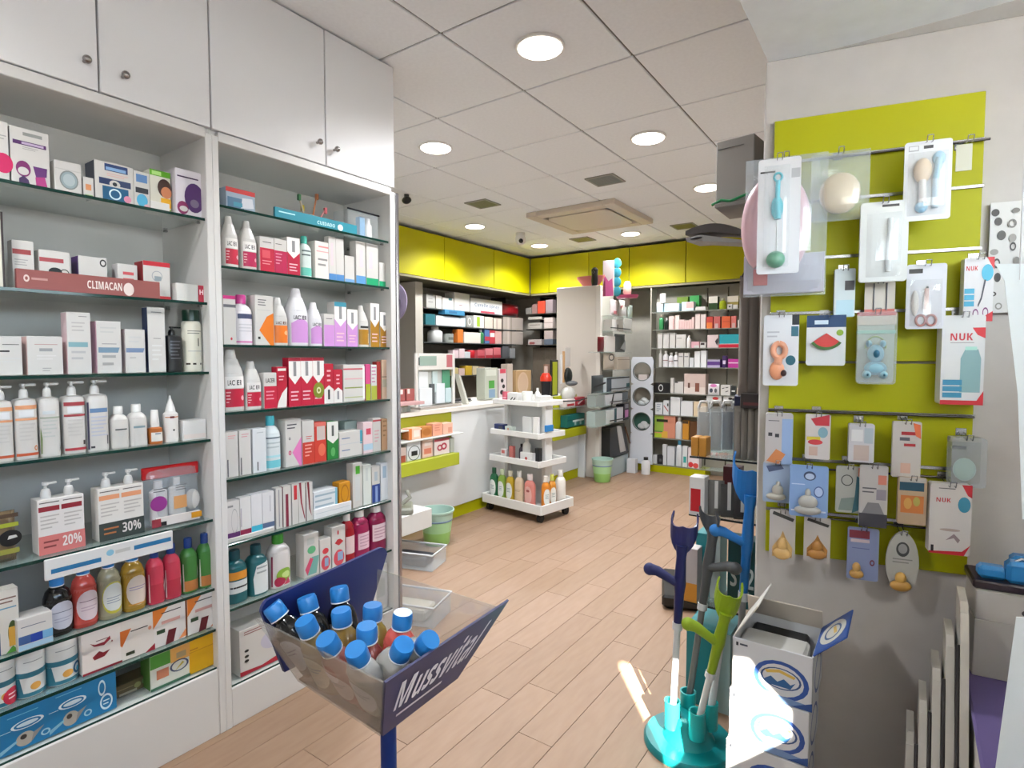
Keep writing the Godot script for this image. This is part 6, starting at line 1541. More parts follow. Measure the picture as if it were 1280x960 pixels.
	goods("cartons on the lowest shelf of the near bay", [
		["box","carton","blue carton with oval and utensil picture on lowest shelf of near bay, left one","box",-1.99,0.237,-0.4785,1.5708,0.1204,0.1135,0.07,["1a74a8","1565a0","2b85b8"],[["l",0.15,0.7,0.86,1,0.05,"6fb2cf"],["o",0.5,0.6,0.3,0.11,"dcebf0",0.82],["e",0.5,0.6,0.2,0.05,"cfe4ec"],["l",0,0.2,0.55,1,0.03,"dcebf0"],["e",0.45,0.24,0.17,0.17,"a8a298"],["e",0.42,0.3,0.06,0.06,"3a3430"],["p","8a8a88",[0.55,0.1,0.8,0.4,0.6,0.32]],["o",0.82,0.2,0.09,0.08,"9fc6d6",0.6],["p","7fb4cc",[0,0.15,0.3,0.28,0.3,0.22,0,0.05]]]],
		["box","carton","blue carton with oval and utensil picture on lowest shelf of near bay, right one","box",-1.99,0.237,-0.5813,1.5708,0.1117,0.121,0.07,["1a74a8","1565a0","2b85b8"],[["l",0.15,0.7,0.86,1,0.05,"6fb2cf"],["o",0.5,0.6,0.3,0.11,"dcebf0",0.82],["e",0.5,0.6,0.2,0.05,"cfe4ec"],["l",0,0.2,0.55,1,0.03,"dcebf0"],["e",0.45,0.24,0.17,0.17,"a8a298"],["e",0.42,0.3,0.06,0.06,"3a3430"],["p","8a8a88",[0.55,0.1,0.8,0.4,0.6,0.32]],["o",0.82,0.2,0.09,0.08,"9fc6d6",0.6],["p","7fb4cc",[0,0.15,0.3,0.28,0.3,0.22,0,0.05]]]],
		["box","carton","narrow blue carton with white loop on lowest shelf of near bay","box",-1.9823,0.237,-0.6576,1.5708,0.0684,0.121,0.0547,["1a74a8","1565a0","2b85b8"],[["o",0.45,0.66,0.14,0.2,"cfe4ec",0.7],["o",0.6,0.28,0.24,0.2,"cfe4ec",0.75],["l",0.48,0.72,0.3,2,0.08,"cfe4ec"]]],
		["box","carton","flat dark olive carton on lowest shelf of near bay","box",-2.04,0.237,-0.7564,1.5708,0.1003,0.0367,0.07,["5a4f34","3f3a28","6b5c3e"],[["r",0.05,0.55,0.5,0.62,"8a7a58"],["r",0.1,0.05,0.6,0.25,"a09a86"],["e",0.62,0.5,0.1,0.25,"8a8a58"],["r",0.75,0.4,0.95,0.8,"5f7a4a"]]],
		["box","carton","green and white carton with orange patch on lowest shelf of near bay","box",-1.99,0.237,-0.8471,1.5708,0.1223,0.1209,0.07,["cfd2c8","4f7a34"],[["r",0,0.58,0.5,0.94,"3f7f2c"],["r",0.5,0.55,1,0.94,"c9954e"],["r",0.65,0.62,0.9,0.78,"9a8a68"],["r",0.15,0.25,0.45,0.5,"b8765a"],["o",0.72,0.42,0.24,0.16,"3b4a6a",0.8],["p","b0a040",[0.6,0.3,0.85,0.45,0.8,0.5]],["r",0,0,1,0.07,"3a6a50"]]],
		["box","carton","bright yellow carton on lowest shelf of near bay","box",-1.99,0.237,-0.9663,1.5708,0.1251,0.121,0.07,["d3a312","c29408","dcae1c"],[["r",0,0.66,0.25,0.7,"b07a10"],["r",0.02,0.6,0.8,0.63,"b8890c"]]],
	])
	goods("goods on the top shelf of the far bay", [
		["box","blister_pack","clear pack with red top edge on top shelf of far bay","pack",-1.99,1.825,-1.124,1.5708,0.1077,0.0731,0.07,["8fa0b0"],[["r",0,0.78,1,1,"b02a2a"],["r",0.05,0.05,0.6,0.55,"4a6f8a"],["p","c8ccd2",[0.5,0.1,0.95,0.2,0.9,0.65,0.55,0.6]],["r",0.25,0.15,0.55,0.35,"3f8aa0"]]],
		["box","display_strip","long teal printed strip on top shelf of far bay","card strip",-1.961,1.825,-1.4493,1.5708,0.3859,0.0431,0.012,["0d7f92","0a6c7e"],[["l",0.04,0.22,0.6,1,0.3,"a8dbe2"],["t",0.48,0.3,0.7,0.62,"CUIDADO","b8e2e6",0],["e",0.77,0.42,0.035,0.3,"d5ecee"]]],
	])
	goods("oral care on the second shelf of the far bay", [
		["flask","mouthwash_bottle","tall white tapered bottle with crimson label on second shelf of far bay","bottle",-1.9806,1.62,-1.0911,1.5708,0.0512,0.1812,0.0512,["c9c6c2","c9c6c2"],[["r",0.04,0.06,0.96,0.56,"b8163a"],["r",0.04,0.58,0.96,0.9,"e6e3df"],["t",0.2,0.66,0.7,0.8,"LACER","2a2a2e",0],["l",0.1,0.35,0.45,4,0.09,"e0a8b0"],["e",0.75,0.3,0.1,0.07,"e6b8c0"]]],
		["flask","mouthwash_bottle","tall white tapered bottle with magenta label on second shelf of far bay","bottle",-1.9835,1.62,-1.1577,1.5708,0.0571,0.1776,0.0571,["c9c6c2","c9c6c2"],[["r",0.04,0.06,0.96,0.56,"b0184e"],["r",0.04,0.58,0.96,0.9,"e6e3df"],["t",0.2,0.66,0.7,0.8,"LACER","2a2a2e",0],["l",0.1,0.35,0.45,4,0.09,"e0a8b0"],["e",0.75,0.3,0.1,0.07,"e6b8c0"]]],
		["box","carton","white topped crimson carton on second shelf of far bay","box",-1.9777,1.62,-1.221,1.5708,0.0569,0.1289,0.0455,["c9c6c2"],[["r",0,0,1,0.68,"b8163a"],["l",0.2,0.8,0.84,1,0.05,"333333"],["r",0.15,0.4,0.7,0.62,"d0505c"],["l",0.15,0.8,0.3,2,0.08,"d88a90"]]],
		["box","carton","crimson carton with white upper band on second shelf of far bay","box",-1.9761,1.62,-1.2764,1.5708,0.0527,0.1295,0.0422,["c9c6c2"],[["r",0,0,1,0.66,"b0184a"],["l",0.1,0.6,0.84,1,0.05,"555555"],["l",0.1,0.6,0.55,4,0.09,"d88aa0"]]],
		["box","carton","crimson carton with white shield on second shelf of far bay","box",-1.977,1.62,-1.3311,1.5708,0.055,0.1443,0.044,["c9c6c2"],[["r",0,0,1,1,"b0143a"],["p","e6e3df",[0,1,0,0.62,0.5,0.45,1,0.62,1,1]],["r",0.38,0.62,0.62,0.92,"8a8a8c"],["l",0.15,0.8,0.28,3,0.08,"e6c0c6"]]],
		["bottle","lotion_bottle","pale bottle with teal cap on second shelf of far bay","bottle",-1.9802,1.62,-1.3952,1.5708,0.0504,0.1632,0.0504,["ccd8d4","4fb0a0"],[["r",0,0,1,0.3,"5fb8a8"],["l",0.1,0.8,0.9,2,0.15,"5a6a6a"]]],
		["box","carton","white carton with pink lines on second shelf of far bay","box",-1.9807,1.62,-1.4606,1.5708,0.0642,0.1508,0.0513,["ddd6d0"],[["r",0.25,0.84,1,0.88,"e08a8a"],["r",0.1,0.72,1,0.75,"e0a0a0"],["l",0.2,0.9,0.5,2,0.14,"8a8a88"]]],
		["box","carton","slim white carton with blue foot on second shelf of far bay, first from left","box",-1.97,1.62,-1.5113,1.5708,0.0352,0.1793,0.03,["c9c6c2"],[["r",0,0,1,0.16,"4a80b8"],["r",0.3,0.35,0.6,0.85,"e0c0c8"]]],
		["box","carton","slim white carton with blue foot on second shelf of far bay, second from left","box",-1.9711,1.62,-1.5494,1.5708,0.0401,0.178,0.0321,["c9c6c2"],[["r",0,0,1,0.16,"4a80b8"]]],
		["box","carton","short white carton with pale blue foot on second shelf of far bay","box",-1.9749,1.62,-1.5986,1.5708,0.0499,0.1133,0.0399,["c9c6c2"],[["r",0,0,1,0.14,"6a98c6"]]],
		["box","carton","slim white carton with blue foot on second shelf of far bay, third from left","box",-1.9758,1.62,-1.6593,1.5708,0.0519,0.1838,0.0415,["c9c6c2"],[["r",0,0,1,0.2,"5590c4"],["r",0.4,0.4,0.75,0.8,"e0c0c8"]]],
		["box","carton","white carton with green foot on second shelf of far bay","box",-1.9821,1.62,-1.7243,1.5708,0.0677,0.1829,0.0541,["c9c6c2"],[["r",0,0,1,0.18,"0f9a68"],["r",0.2,0.4,0.5,0.8,"e0c0c8"]]],
		["box","carton","short white carton with green foot on second shelf of far bay","box",-1.9796,1.62,-1.7938,1.5708,0.0614,0.1097,0.0491,["c9c6c2"],[["r",0,0,1,0.24,"0f9a68"]]],
	])
	goods("oral care on the third shelf of the far bay", [
		["box","carton","white carton with magenta top edge on third shelf of far bay","box",-1.9731,1.35,-1.0735,1.5708,0.0452,0.1712,0.0361,["c9c6c2"],[["r",0,0.93,1,1,"c0307a"],["r",0.02,0.76,1,0.82,"6a6a70"],["e",0.6,0.12,0.08,0.03,"c03040"]]],
		["bottle","lotion_bottle","white bottle with magenta cap on third shelf of far bay","bottle",-1.9891,1.35,-1.1339,1.5708,0.0682,0.1804,0.0682,["dedade","c23c8a"],[["r",0.15,0.75,0.85,0.9,"3f4668"],["l",0.2,0.8,0.55,3,0.1,"c9c6cc"],["r",0,0,1,0.06,"d080b0"]]],
		["box","carton","white carton with orange diamond on third shelf of far bay","box",-1.9838,1.35,-1.2051,1.5708,0.0721,0.1824,0.0577,["c9c6c2"],[["p","d8741c",[0.2,0.3,0.62,0.58,1,0.66,1,0,0.8,0]],["l",0.15,0.6,0.9,3,0.05,"55565a"],["r",0.12,0.12,0.25,0.17,"222222"],["l",0.1,0.8,0.7,1,0.03,"b4b4b2"]]],
		["flask","mouthwash_bottle","white tapered bottle with orange label on third shelf of far bay","bottle",-1.9865,1.35,-1.2768,1.5708,0.063,0.1816,0.063,["c9c6c2","c9c6c2"],[["r",0.04,0.04,0.96,0.66,"d8701c"],["t",0.18,0.7,0.72,0.8,"LACER","6a3a1a",0],["e",0.7,0.4,0.14,0.08,"e8b080"]]],
		["flask","mouthwash_bottle","largest white tapered bottle with lilac label on third shelf of far bay","bottle",-1.99,1.35,-1.359,1.5708,0.0845,0.2246,0.07,["dad8dc","dddadd"],[["r",0.04,0.04,0.96,0.62,"c78fcd"],["p","c78fcd",[0.1,0.62,0.5,0.74,0.9,0.62]],["t",0.2,0.72,0.72,0.84,"LACER","333338",0]]],
		["flask","mouthwash_bottle","smaller white tapered bottle with lilac label on third shelf of far bay","bottle",-1.9848,1.35,-1.4353,1.5708,0.0596,0.1765,0.0596,["dad8dc","dddadd"],[["r",0.04,0.04,0.96,0.62,"c78fcd"],["p","c78fcd",[0.1,0.62,0.5,0.74,0.9,0.62]],["t",0.2,0.72,0.72,0.84,"LACER","333338",0]]],
		["box","carton","low lilac carton with white top on third shelf of far bay","box",-1.9751,1.35,-1.4906,1.5708,0.0504,0.1327,0.0403,["c9c6c2"],[["r",0,0,1,0.66,"c78fcd"],["l",0.2,0.8,0.84,1,0.06,"5a5a60"]]],
		["box","carton","tall lilac carton with teal top edge on third shelf of far bay","box",-1.9792,1.35,-1.5473,1.5708,0.0604,0.1845,0.0483,["c9c6c2"],[["r",0,0,1,1,"c78fcd"],["p","e6e3df",[0,1,0,0.62,0.5,0.45,1,0.62,1,1]],["r",0.38,0.62,0.62,0.92,"8a8a8c"],["l",0.15,0.8,0.28,3,0.08,"e6c0c6"],["r",0,0.9,1,1,"3a8aa0"]]],
		["box","carton","slim lilac carton with white shield on third shelf of far bay","box",-1.9769,1.35,-1.6097,1.5708,0.0547,0.1584,0.0437,["c9c6c2"],[["r",0,0,1,1,"c78fcd"],["p","e6e3df",[0,1,0,0.62,0.5,0.45,1,0.62,1,1]],["r",0.38,0.62,0.62,0.92,"8a8a8c"],["l",0.15,0.8,0.28,3,0.08,"e6c0c6"]]],
		["flask","mouthwash_bottle","white tapered bottle with mustard label on third shelf of far bay","bottle",-1.9858,1.35,-1.6775,1.5708,0.0616,0.1814,0.0616,["c9c6c2","c9c6c2"],[["r",0.04,0.04,0.96,0.66,"a8791c"],["r",0.2,0.72,0.8,0.8,"222222"],["r",0.7,0.1,0.85,0.5,"dccca0"]]],
		["box","carton","taller mustard carton with white shield on third shelf of far bay","box",-1.9751,1.35,-1.7343,1.5708,0.0502,0.1935,0.0402,["c9c6c2"],[["r",0,0,1,1,"a8791c"],["p","e6e3df",[0,1,0,0.62,0.5,0.45,1,0.62,1,1]],["r",0.38,0.62,0.62,0.92,"8a8a8c"],["l",0.15,0.8,0.28,3,0.08,"e6c0c6"]]],
		["box","carton","shorter mustard carton with white shield on third shelf of far bay","box",-1.9758,1.35,-1.7906,1.5708,0.0521,0.1575,0.0416,["c9c6c2"],[["r",0,0,1,1,"9a6c14"],["p","e6e3df",[0,1,0,0.62,0.5,0.45,1,0.62,1,1]],["r",0.38,0.62,0.62,0.92,"8a8a8c"],["l",0.15,0.8,0.28,3,0.08,"e6c0c6"]]],
	])
	goods("oral care on the fourth shelf of the far bay", [
		["flask","mouthwash_bottle","large white tapered bottle with crimson label on fourth shelf of far bay","bottle",-1.99,1.115,-1.0902,1.5708,0.0777,0.2184,0.07,["c9c6c2","c9c6c2"],[["r",0.04,0.06,0.96,0.56,"b8163a"],["r",0.04,0.58,0.96,0.9,"e6e3df"],["t",0.2,0.66,0.7,0.8,"LACER","2a2a2e",0],["l",0.1,0.35,0.45,4,0.09,"e0a8b0"],["e",0.75,0.3,0.1,0.07,"e6b8c0"]]],
		["flask","mouthwash_bottle","small white tapered bottle with crimson label on fourth shelf of far bay","bottle",-1.9855,1.115,-1.1632,1.5708,0.061,0.1754,0.061,["c9c6c2","c9c6c2"],[["r",0.04,0.06,0.96,0.56,"b8163a"],["r",0.04,0.58,0.96,0.9,"e6e3df"],["t",0.2,0.66,0.7,0.8,"LACER","2a2a2e",0],["l",0.1,0.35,0.45,4,0.09,"e0a8b0"],["e",0.75,0.3,0.1,0.07,"e6b8c0"]]],
		["box","carton","crimson carton with white name band on fourth shelf of far bay","box",-1.9755,1.115,-1.223,1.5708,0.0512,0.1328,0.0409,["c9c6c2"],[["r",0,0,1,0.62,"b8163a"],["t",0.15,0.72,0.85,0.84,"LACER","2a2a2e",0],["l",0.15,0.8,0.45,3,0.1,"d88a98"]]],
		["box","carton","crimson carton with white curve on fourth shelf of far bay","box",-1.9723,1.115,-1.2711,1.5708,0.0431,0.154,0.0345,["b01c34"],[["p","e0dcd8",[0,0,0.9,0,1,0.5,0.5,0.35,0.15,0.15]],["r",0.1,0.9,0.9,0.96,"e0dcd8"],["l",0.2,0.7,0.75,2,0.08,"e0a8b0"]]],
		["box","carton","tall crimson carton with white shield on fourth shelf of far bay, left one","box",-1.9757,1.115,-1.3267,1.5708,0.0519,0.1883,0.0415,["b8163a"],[["r",0,0,1,1,"b8163a"],["p","e6e3df",[0,1,0,0.62,0.5,0.45,1,0.62,1,1]],["r",0.38,0.62,0.62,0.92,"8a8a8c"],["l",0.15,0.8,0.28,3,0.08,"e6c0c6"],["r",0,0.93,1,1,"a0283c"]]],
		["box","carton","tall crimson carton with white shield on fourth shelf of far bay, right one","box",-1.9766,1.115,-1.3804,1.5708,0.054,0.1889,0.0432,["b8163a"],[["r",0,0,1,1,"b8163a"],["p","e6e3df",[0,1,0,0.62,0.5,0.45,1,0.62,1,1]],["r",0.38,0.62,0.62,0.92,"8a8a8c"],["l",0.15,0.8,0.28,3,0.08,"e6c0c6"],["r",0,0.93,1,1,"a0283c"]]],
		["box","carton","tall crimson carton with white shield and olive disc on fourth shelf of far bay","box",-1.9759,1.115,-1.4345,1.5708,0.0524,0.1894,0.0419,["b8163a"],[["r",0,0,1,1,"b8163a"],["p","e6e3df",[0,1,0,0.62,0.5,0.45,1,0.62,1,1]],["r",0.38,0.62,0.62,0.92,"8a8a8c"],["l",0.15,0.8,0.28,3,0.08,"e6c0c6"],["r",0,0.93,1,1,"a0283c"],["e",0.5,0.3,0.5,0.17,"7a8424"],["o",0.5,0.3,0.2,0.07,"d8dcb0",0.5]]],
		["box","carton","crimson carton with white lower shield on fourth shelf of far bay","box",-1.9736,1.115,-1.4844,1.5708,0.0465,0.1633,0.0372,["b01c34"],[["p","e0dcd8",[0,0,0,0.35,0.5,0.46,1,0.35,1,0]],["r",0.38,0.1,0.6,0.35,"333336"],["l",0.3,0.7,0.8,3,0.12,"e6b0b8"]]],
		["box","carton","shorter crimson carton with white lower shield on fourth shelf of far bay","box",-1.9726,1.115,-1.5303,1.5708,0.044,0.1392,0.0352,["b01c34"],[["p","e0dcd8",[0,0,0,0.35,0.5,0.46,1,0.35,1,0]],["r",0.38,0.1,0.6,0.35,"8a8a8e"],["l",0.3,0.7,0.8,3,0.12,"e6b0b8"]]],
		["box","carton","wide white carton with pink and green lines on fourth shelf of far bay","box",-1.99,1.115,-1.6149,1.5708,0.1144,0.1582,0.07,["c9c6c2"],[["r",0,0.86,1,0.9,"c04a5a"],["r",0.05,0.6,0.95,0.63,"d8a0a8"],["r",0.05,0.36,0.95,0.39,"8a9a4a"],["r",0.05,0.1,0.95,0.13,"a8b080"],["r",0.9,0.05,1,0.95,"e8e6e2"]]],
		["box","carton","slim pink and lime carton on fourth shelf of far bay","box",-1.97,1.115,-1.6911,1.5708,0.0268,0.159,0.03,["cc4a80"],[["r",0,0,1,0.45,"a0a828"]]],
		["box","carton","slim white and lime carton on fourth shelf of far bay","box",-1.97,1.115,-1.7255,1.5708,0.0319,0.1563,0.03,["d0d4d0"],[["r",0,0,1,0.4,"a8b040"],["l",0.1,0.9,0.9,5,0.1,"c07a9a"]]],
		["box","carton","slim dark red carton on fourth shelf of far bay","box",-1.97,1.115,-1.7536,1.5708,0.0232,0.1695,0.03,["9a2a24"],[]],
		["box","carton","slim beige carton on fourth shelf of far bay","box",-1.9721,1.115,-1.792,1.5708,0.0428,0.1777,0.0343,["c4a890"],[["r",0,0.55,1,0.58,"8a7a68"],["r",0.1,0.3,0.9,0.5,"a8a08c"]]],
	])
	goods("cartons on the fifth shelf of the far bay", [
		["box","carton","white carton with faint pink print on fifth shelf of far bay, left one","box",-1.9732,0.88,-1.0701,1.5708,0.0456,0.1624,0.0365,["c9c6c2"],[["l",0.2,0.8,0.9,2,0.05,"d89a9a"],["r",0.1,0.02,0.2,0.4,"55555a"]]],
		["box","carton","white carton with faint pink print on fifth shelf of far bay, right one","box",-1.9728,0.88,-1.119,1.5708,0.0445,0.1631,0.0356,["c9c6c2"],[["l",0.2,0.8,0.9,2,0.05,"c88a90"],["r",0.1,0.02,0.2,0.4,"55555a"]]],
		["box","carton","plain pale grey carton on fifth shelf of far bay","box",-1.9761,0.88,-1.1746,1.5708,0.0526,0.1631,0.0421,["d0d4d6"],[["l",0.3,0.8,0.9,1,0.05,"aab0b4"],["r",0.3,0.05,0.38,0.25,"333338"]]],
		["bottle","lotion_bottle","white and aqua bottle with teal cap on fifth shelf of far bay","bottle",-1.9875,0.88,-1.2381,1.5708,0.065,0.2034,0.065,["d2dadc","3fa5b4"],[["r",0,0.85,1,0.89,"5a6a74"],["r",0,0,1,0.22,"6fc0cc"],["r",0,0.3,1,0.36,"a8d8de"],["l",0.1,0.8,0.7,2,0.12,"b0bcc0"]]],
		["box","carton","white carton with pink diamond on fifth shelf of far bay","box",-1.9826,0.88,-1.3163,1.5708,0.069,0.1836,0.0552,["c9c6c2"],[["p","d87ab4",[0.4,0.3,1,0.62,1,0,0.85,0]],["l",0.1,0.7,0.88,2,0.07,"44444a"],["o",0.25,0.6,0.06,0.03,"5a5a5e",0.4],["o",0.25,0.3,0.09,0.05,"c04a70",0.4]]],
		["box","carton","white carton with red lower part and slanted top on fifth shelf of far bay","box",-1.9767,0.88,-1.3826,1.5708,0.0543,0.1739,0.0435,["c9c6c2"],[["r",0,0,1,0.5,"c0382c"],["l",0.2,0.8,0.42,4,0.08,"e6a89c"],["l",0.3,0.8,0.62,2,0.05,"c05a5a"]]],
		["box","carton","red carton with pale window on fifth shelf of far bay","box",-1.9776,0.88,-1.4391,1.5708,0.0566,0.161,0.0453,["c23a2c"],[["r",0.2,0.55,0.9,0.9,"c2b6b0"],["r",0,0.9,1,1,"d06a60"],["e",0.6,0.3,0.3,0.16,"d86a50"]]],
		["box","carton","green carton with white shield on fifth shelf of far bay","box",-1.9771,0.88,-1.4997,1.5708,0.0551,0.1581,0.0441,["1f7a34"],[["p","dcdcd6",[0,1,0,0.55,0.5,0.42,1,0.55,1,1]],["r",0.4,0.62,0.6,0.9,"555a58"],["e",0.5,0.2,0.2,0.12,"5aa860"]]],
		["box","carton","wide low white carton with teal end on fifth shelf of far bay","box",-1.99,0.88,-1.5932,1.5708,0.1218,0.1078,0.07,["c9c6c2"],[["r",0.9,0.45,1,1,"3a9ab0"],["r",0,0.5,1,0.53,"b8bcc0"],["l",0.1,0.45,0.72,1,0.12,"6a7a9a"],["l",0.1,0.45,0.25,1,0.12,"6a7a9a"]]],
		["box","carton","small grey green carton behind the low white one on fifth shelf of far bay","box",-2.0427,0.88,-1.644,1.5708,0.0693,0.1426,0.0555,["9aaaa6"],[]],
		["box","carton","white carton with pink top and blue print on fifth shelf of far bay","box",-1.9765,0.88,-1.6872,1.5708,0.0536,0.1371,0.0429,["dcc4c8"],[["r",0.3,0.6,0.8,0.8,"c84a60"],["r",0,0.1,1,0.3,"a8c4d4"]]],
		["box","carton","taller white carton with red lines on fifth shelf of far bay","box",-1.9735,0.88,-1.7381,1.5708,0.0462,0.1512,0.037,["c9c6c2"],[["r",0,0.9,1,0.95,"b03a44"],["l",0.2,0.8,0.6,4,0.1,"d09aa0"]]],
		["box","carton","slim tan carton on fifth shelf of far bay","box",-1.9702,0.88,-1.7857,1.5708,0.0381,0.1434,0.0305,["b08a68"],[["l",0.2,0.8,0.9,4,0.15,"8a6a4a"]]],
	])
	goods("cartons on the sixth shelf of the far bay", [
		["box","carton","white carton with purple foot on sixth shelf of far bay","box",-1.9745,0.65,-1.0687,1.5708,0.0486,0.1453,0.0389,["d2d0ce"],[["r",0,0.1,1,0.22,"5a2c66"],["o",0.6,0.5,0.25,0.3,"9a9a9e",0.93],["r",0.1,0.85,0.5,0.9,"8a8a8c"]]],
		["box","carton","white carton with maroon foot on sixth shelf of far bay","box",-1.9716,0.65,-1.1148,1.5708,0.0416,0.1498,0.0333,["d4d3d2"],[["r",0,0.1,1,0.22,"8a2040"],["r",0.05,0.3,0.14,0.75,"a8a4b0"]]],
		["box","carton","white carton with cyan foot on sixth shelf of far bay","box",-1.9722,0.65,-1.158,1.5708,0.043,0.1523,0.0344,["d6d6d8"],[["r",0,0.1,1,0.24,"3fb0cc"]]],
		["box","carton","white carton with slate blue foot on sixth shelf of far bay","box",-1.9741,0.65,-1.2043,1.5708,0.0478,0.1515,0.0382,["d6d6d8"],[["r",0,0.12,1,0.24,"56688a"],["r",0.6,0.5,0.7,0.9,"b8b8bc"]]],
		["box","display_strip","plain white card tray edge on sixth shelf of far bay","card strip",-1.953,0.65,-1.131,1.5708,0.1806,0.0142,0.008,["c8c5c0"],[]],
		["box","leaflet_box","thin white box with grey spine on sixth shelf of far bay","box",-1.97,0.65,-1.249,1.5708,0.0264,0.1583,0.03,["c9c6c2","b8b8bc"],[["r",0.4,0.05,0.55,0.95,"8a8a90"]]],
		["box","leaflet_box","thin white box with maroon spine on sixth shelf of far bay","box",-1.97,0.65,-1.2832,1.5708,0.0338,0.1592,0.03,["c9c6c2","7a2038"],[["r",0.3,0,0.65,0.8,"7a2038"]]],
		["box","leaflet_box","thin white box with red tab on sixth shelf of far bay","box",-1.97,0.65,-1.3181,1.5708,0.0278,0.1624,0.03,["c9c6c2"],[["r",0.3,0.6,0.8,0.95,"c0303a"]]],
		["box","leaflet_box","thin white box with maroon curve on sixth shelf of far bay","box",-1.97,0.65,-1.3486,1.5708,0.032,0.1605,0.03,["c9c6c2"],[["p","8a2c3c",[0.1,1,0.4,1,0.5,0.5,0.9,0.1,0.8,0.08,0.3,0.5]]]],
		["box","leaflet_box","thin white box with dark red edge on sixth shelf of far bay","box",-1.97,0.65,-1.3833,1.5708,0.0291,0.1566,0.03,["c9c6c2","6a1a28"],[["p","7a2430",[0.1,1,0.45,1,0.6,0.3,0.8,0.1,0.4,0.3]]]],
		["box","carton","wide white carton with blue grey lines on sixth shelf of far bay","box",-1.99,0.65,-1.4603,1.5708,0.1155,0.1095,0.07,["d2d8dc"],[["l",0.05,0.9,0.8,3,0.2,"9ab0bc"],["r",0.9,0.3,1,1,"7ab0c4"]]],
		["box","carton","amber carton with framed panel on sixth shelf of far bay","box",-1.9781,0.65,-1.5567,1.5708,0.0576,0.1243,0.0461,["c88a1c"],[["o",0.5,0.6,0.36,0.32,"a86c10",0.8]]],
		["box","display_strip","white card tray edge with grey line on sixth shelf of far bay","card strip",-1.953,0.65,-1.4926,1.5708,0.1891,0.0391,0.008,["d8dadc"],[["r",0.05,0.5,0.95,0.55,"b0bcc4"]]],
		["box","carton","tall white carton with green picture on sixth shelf of far bay","box",-1.9757,0.65,-1.6258,1.5708,0.0517,0.1957,0.0414,["c9c6c2"],[["r",0.3,0.75,0.75,0.93,"4aa82c"],["r",0.25,0.15,0.75,0.7,"c8ccca"]]],
		["box","carton","slim plain white carton on sixth shelf of far bay","box",-1.9729,0.65,-1.6792,1.5708,0.0447,0.179,0.0357,["d2d8d2"],[["r",0.3,0.6,0.6,0.92,"c4ccc8"]]],
		["box","carton","white carton with navy lower part on sixth shelf of far bay","box",-1.9735,0.65,-1.7299,1.5708,0.0462,0.1637,0.0369,["c9c6c2"],[["r",0,0,1,0.5,"24408a"],["r",0.4,0,0.7,0.45,"8aa0d0"],["r",0.3,0.6,0.7,0.85,"a8b4bc"]]],
		["box","carton","white carton with grey blue window on sixth shelf of far bay","box",-1.9722,0.65,-1.7801,1.5708,0.0429,0.1708,0.0343,["d6dade"],[["r",0.25,0.6,0.75,0.92,"9ab0c4"]]],
	])
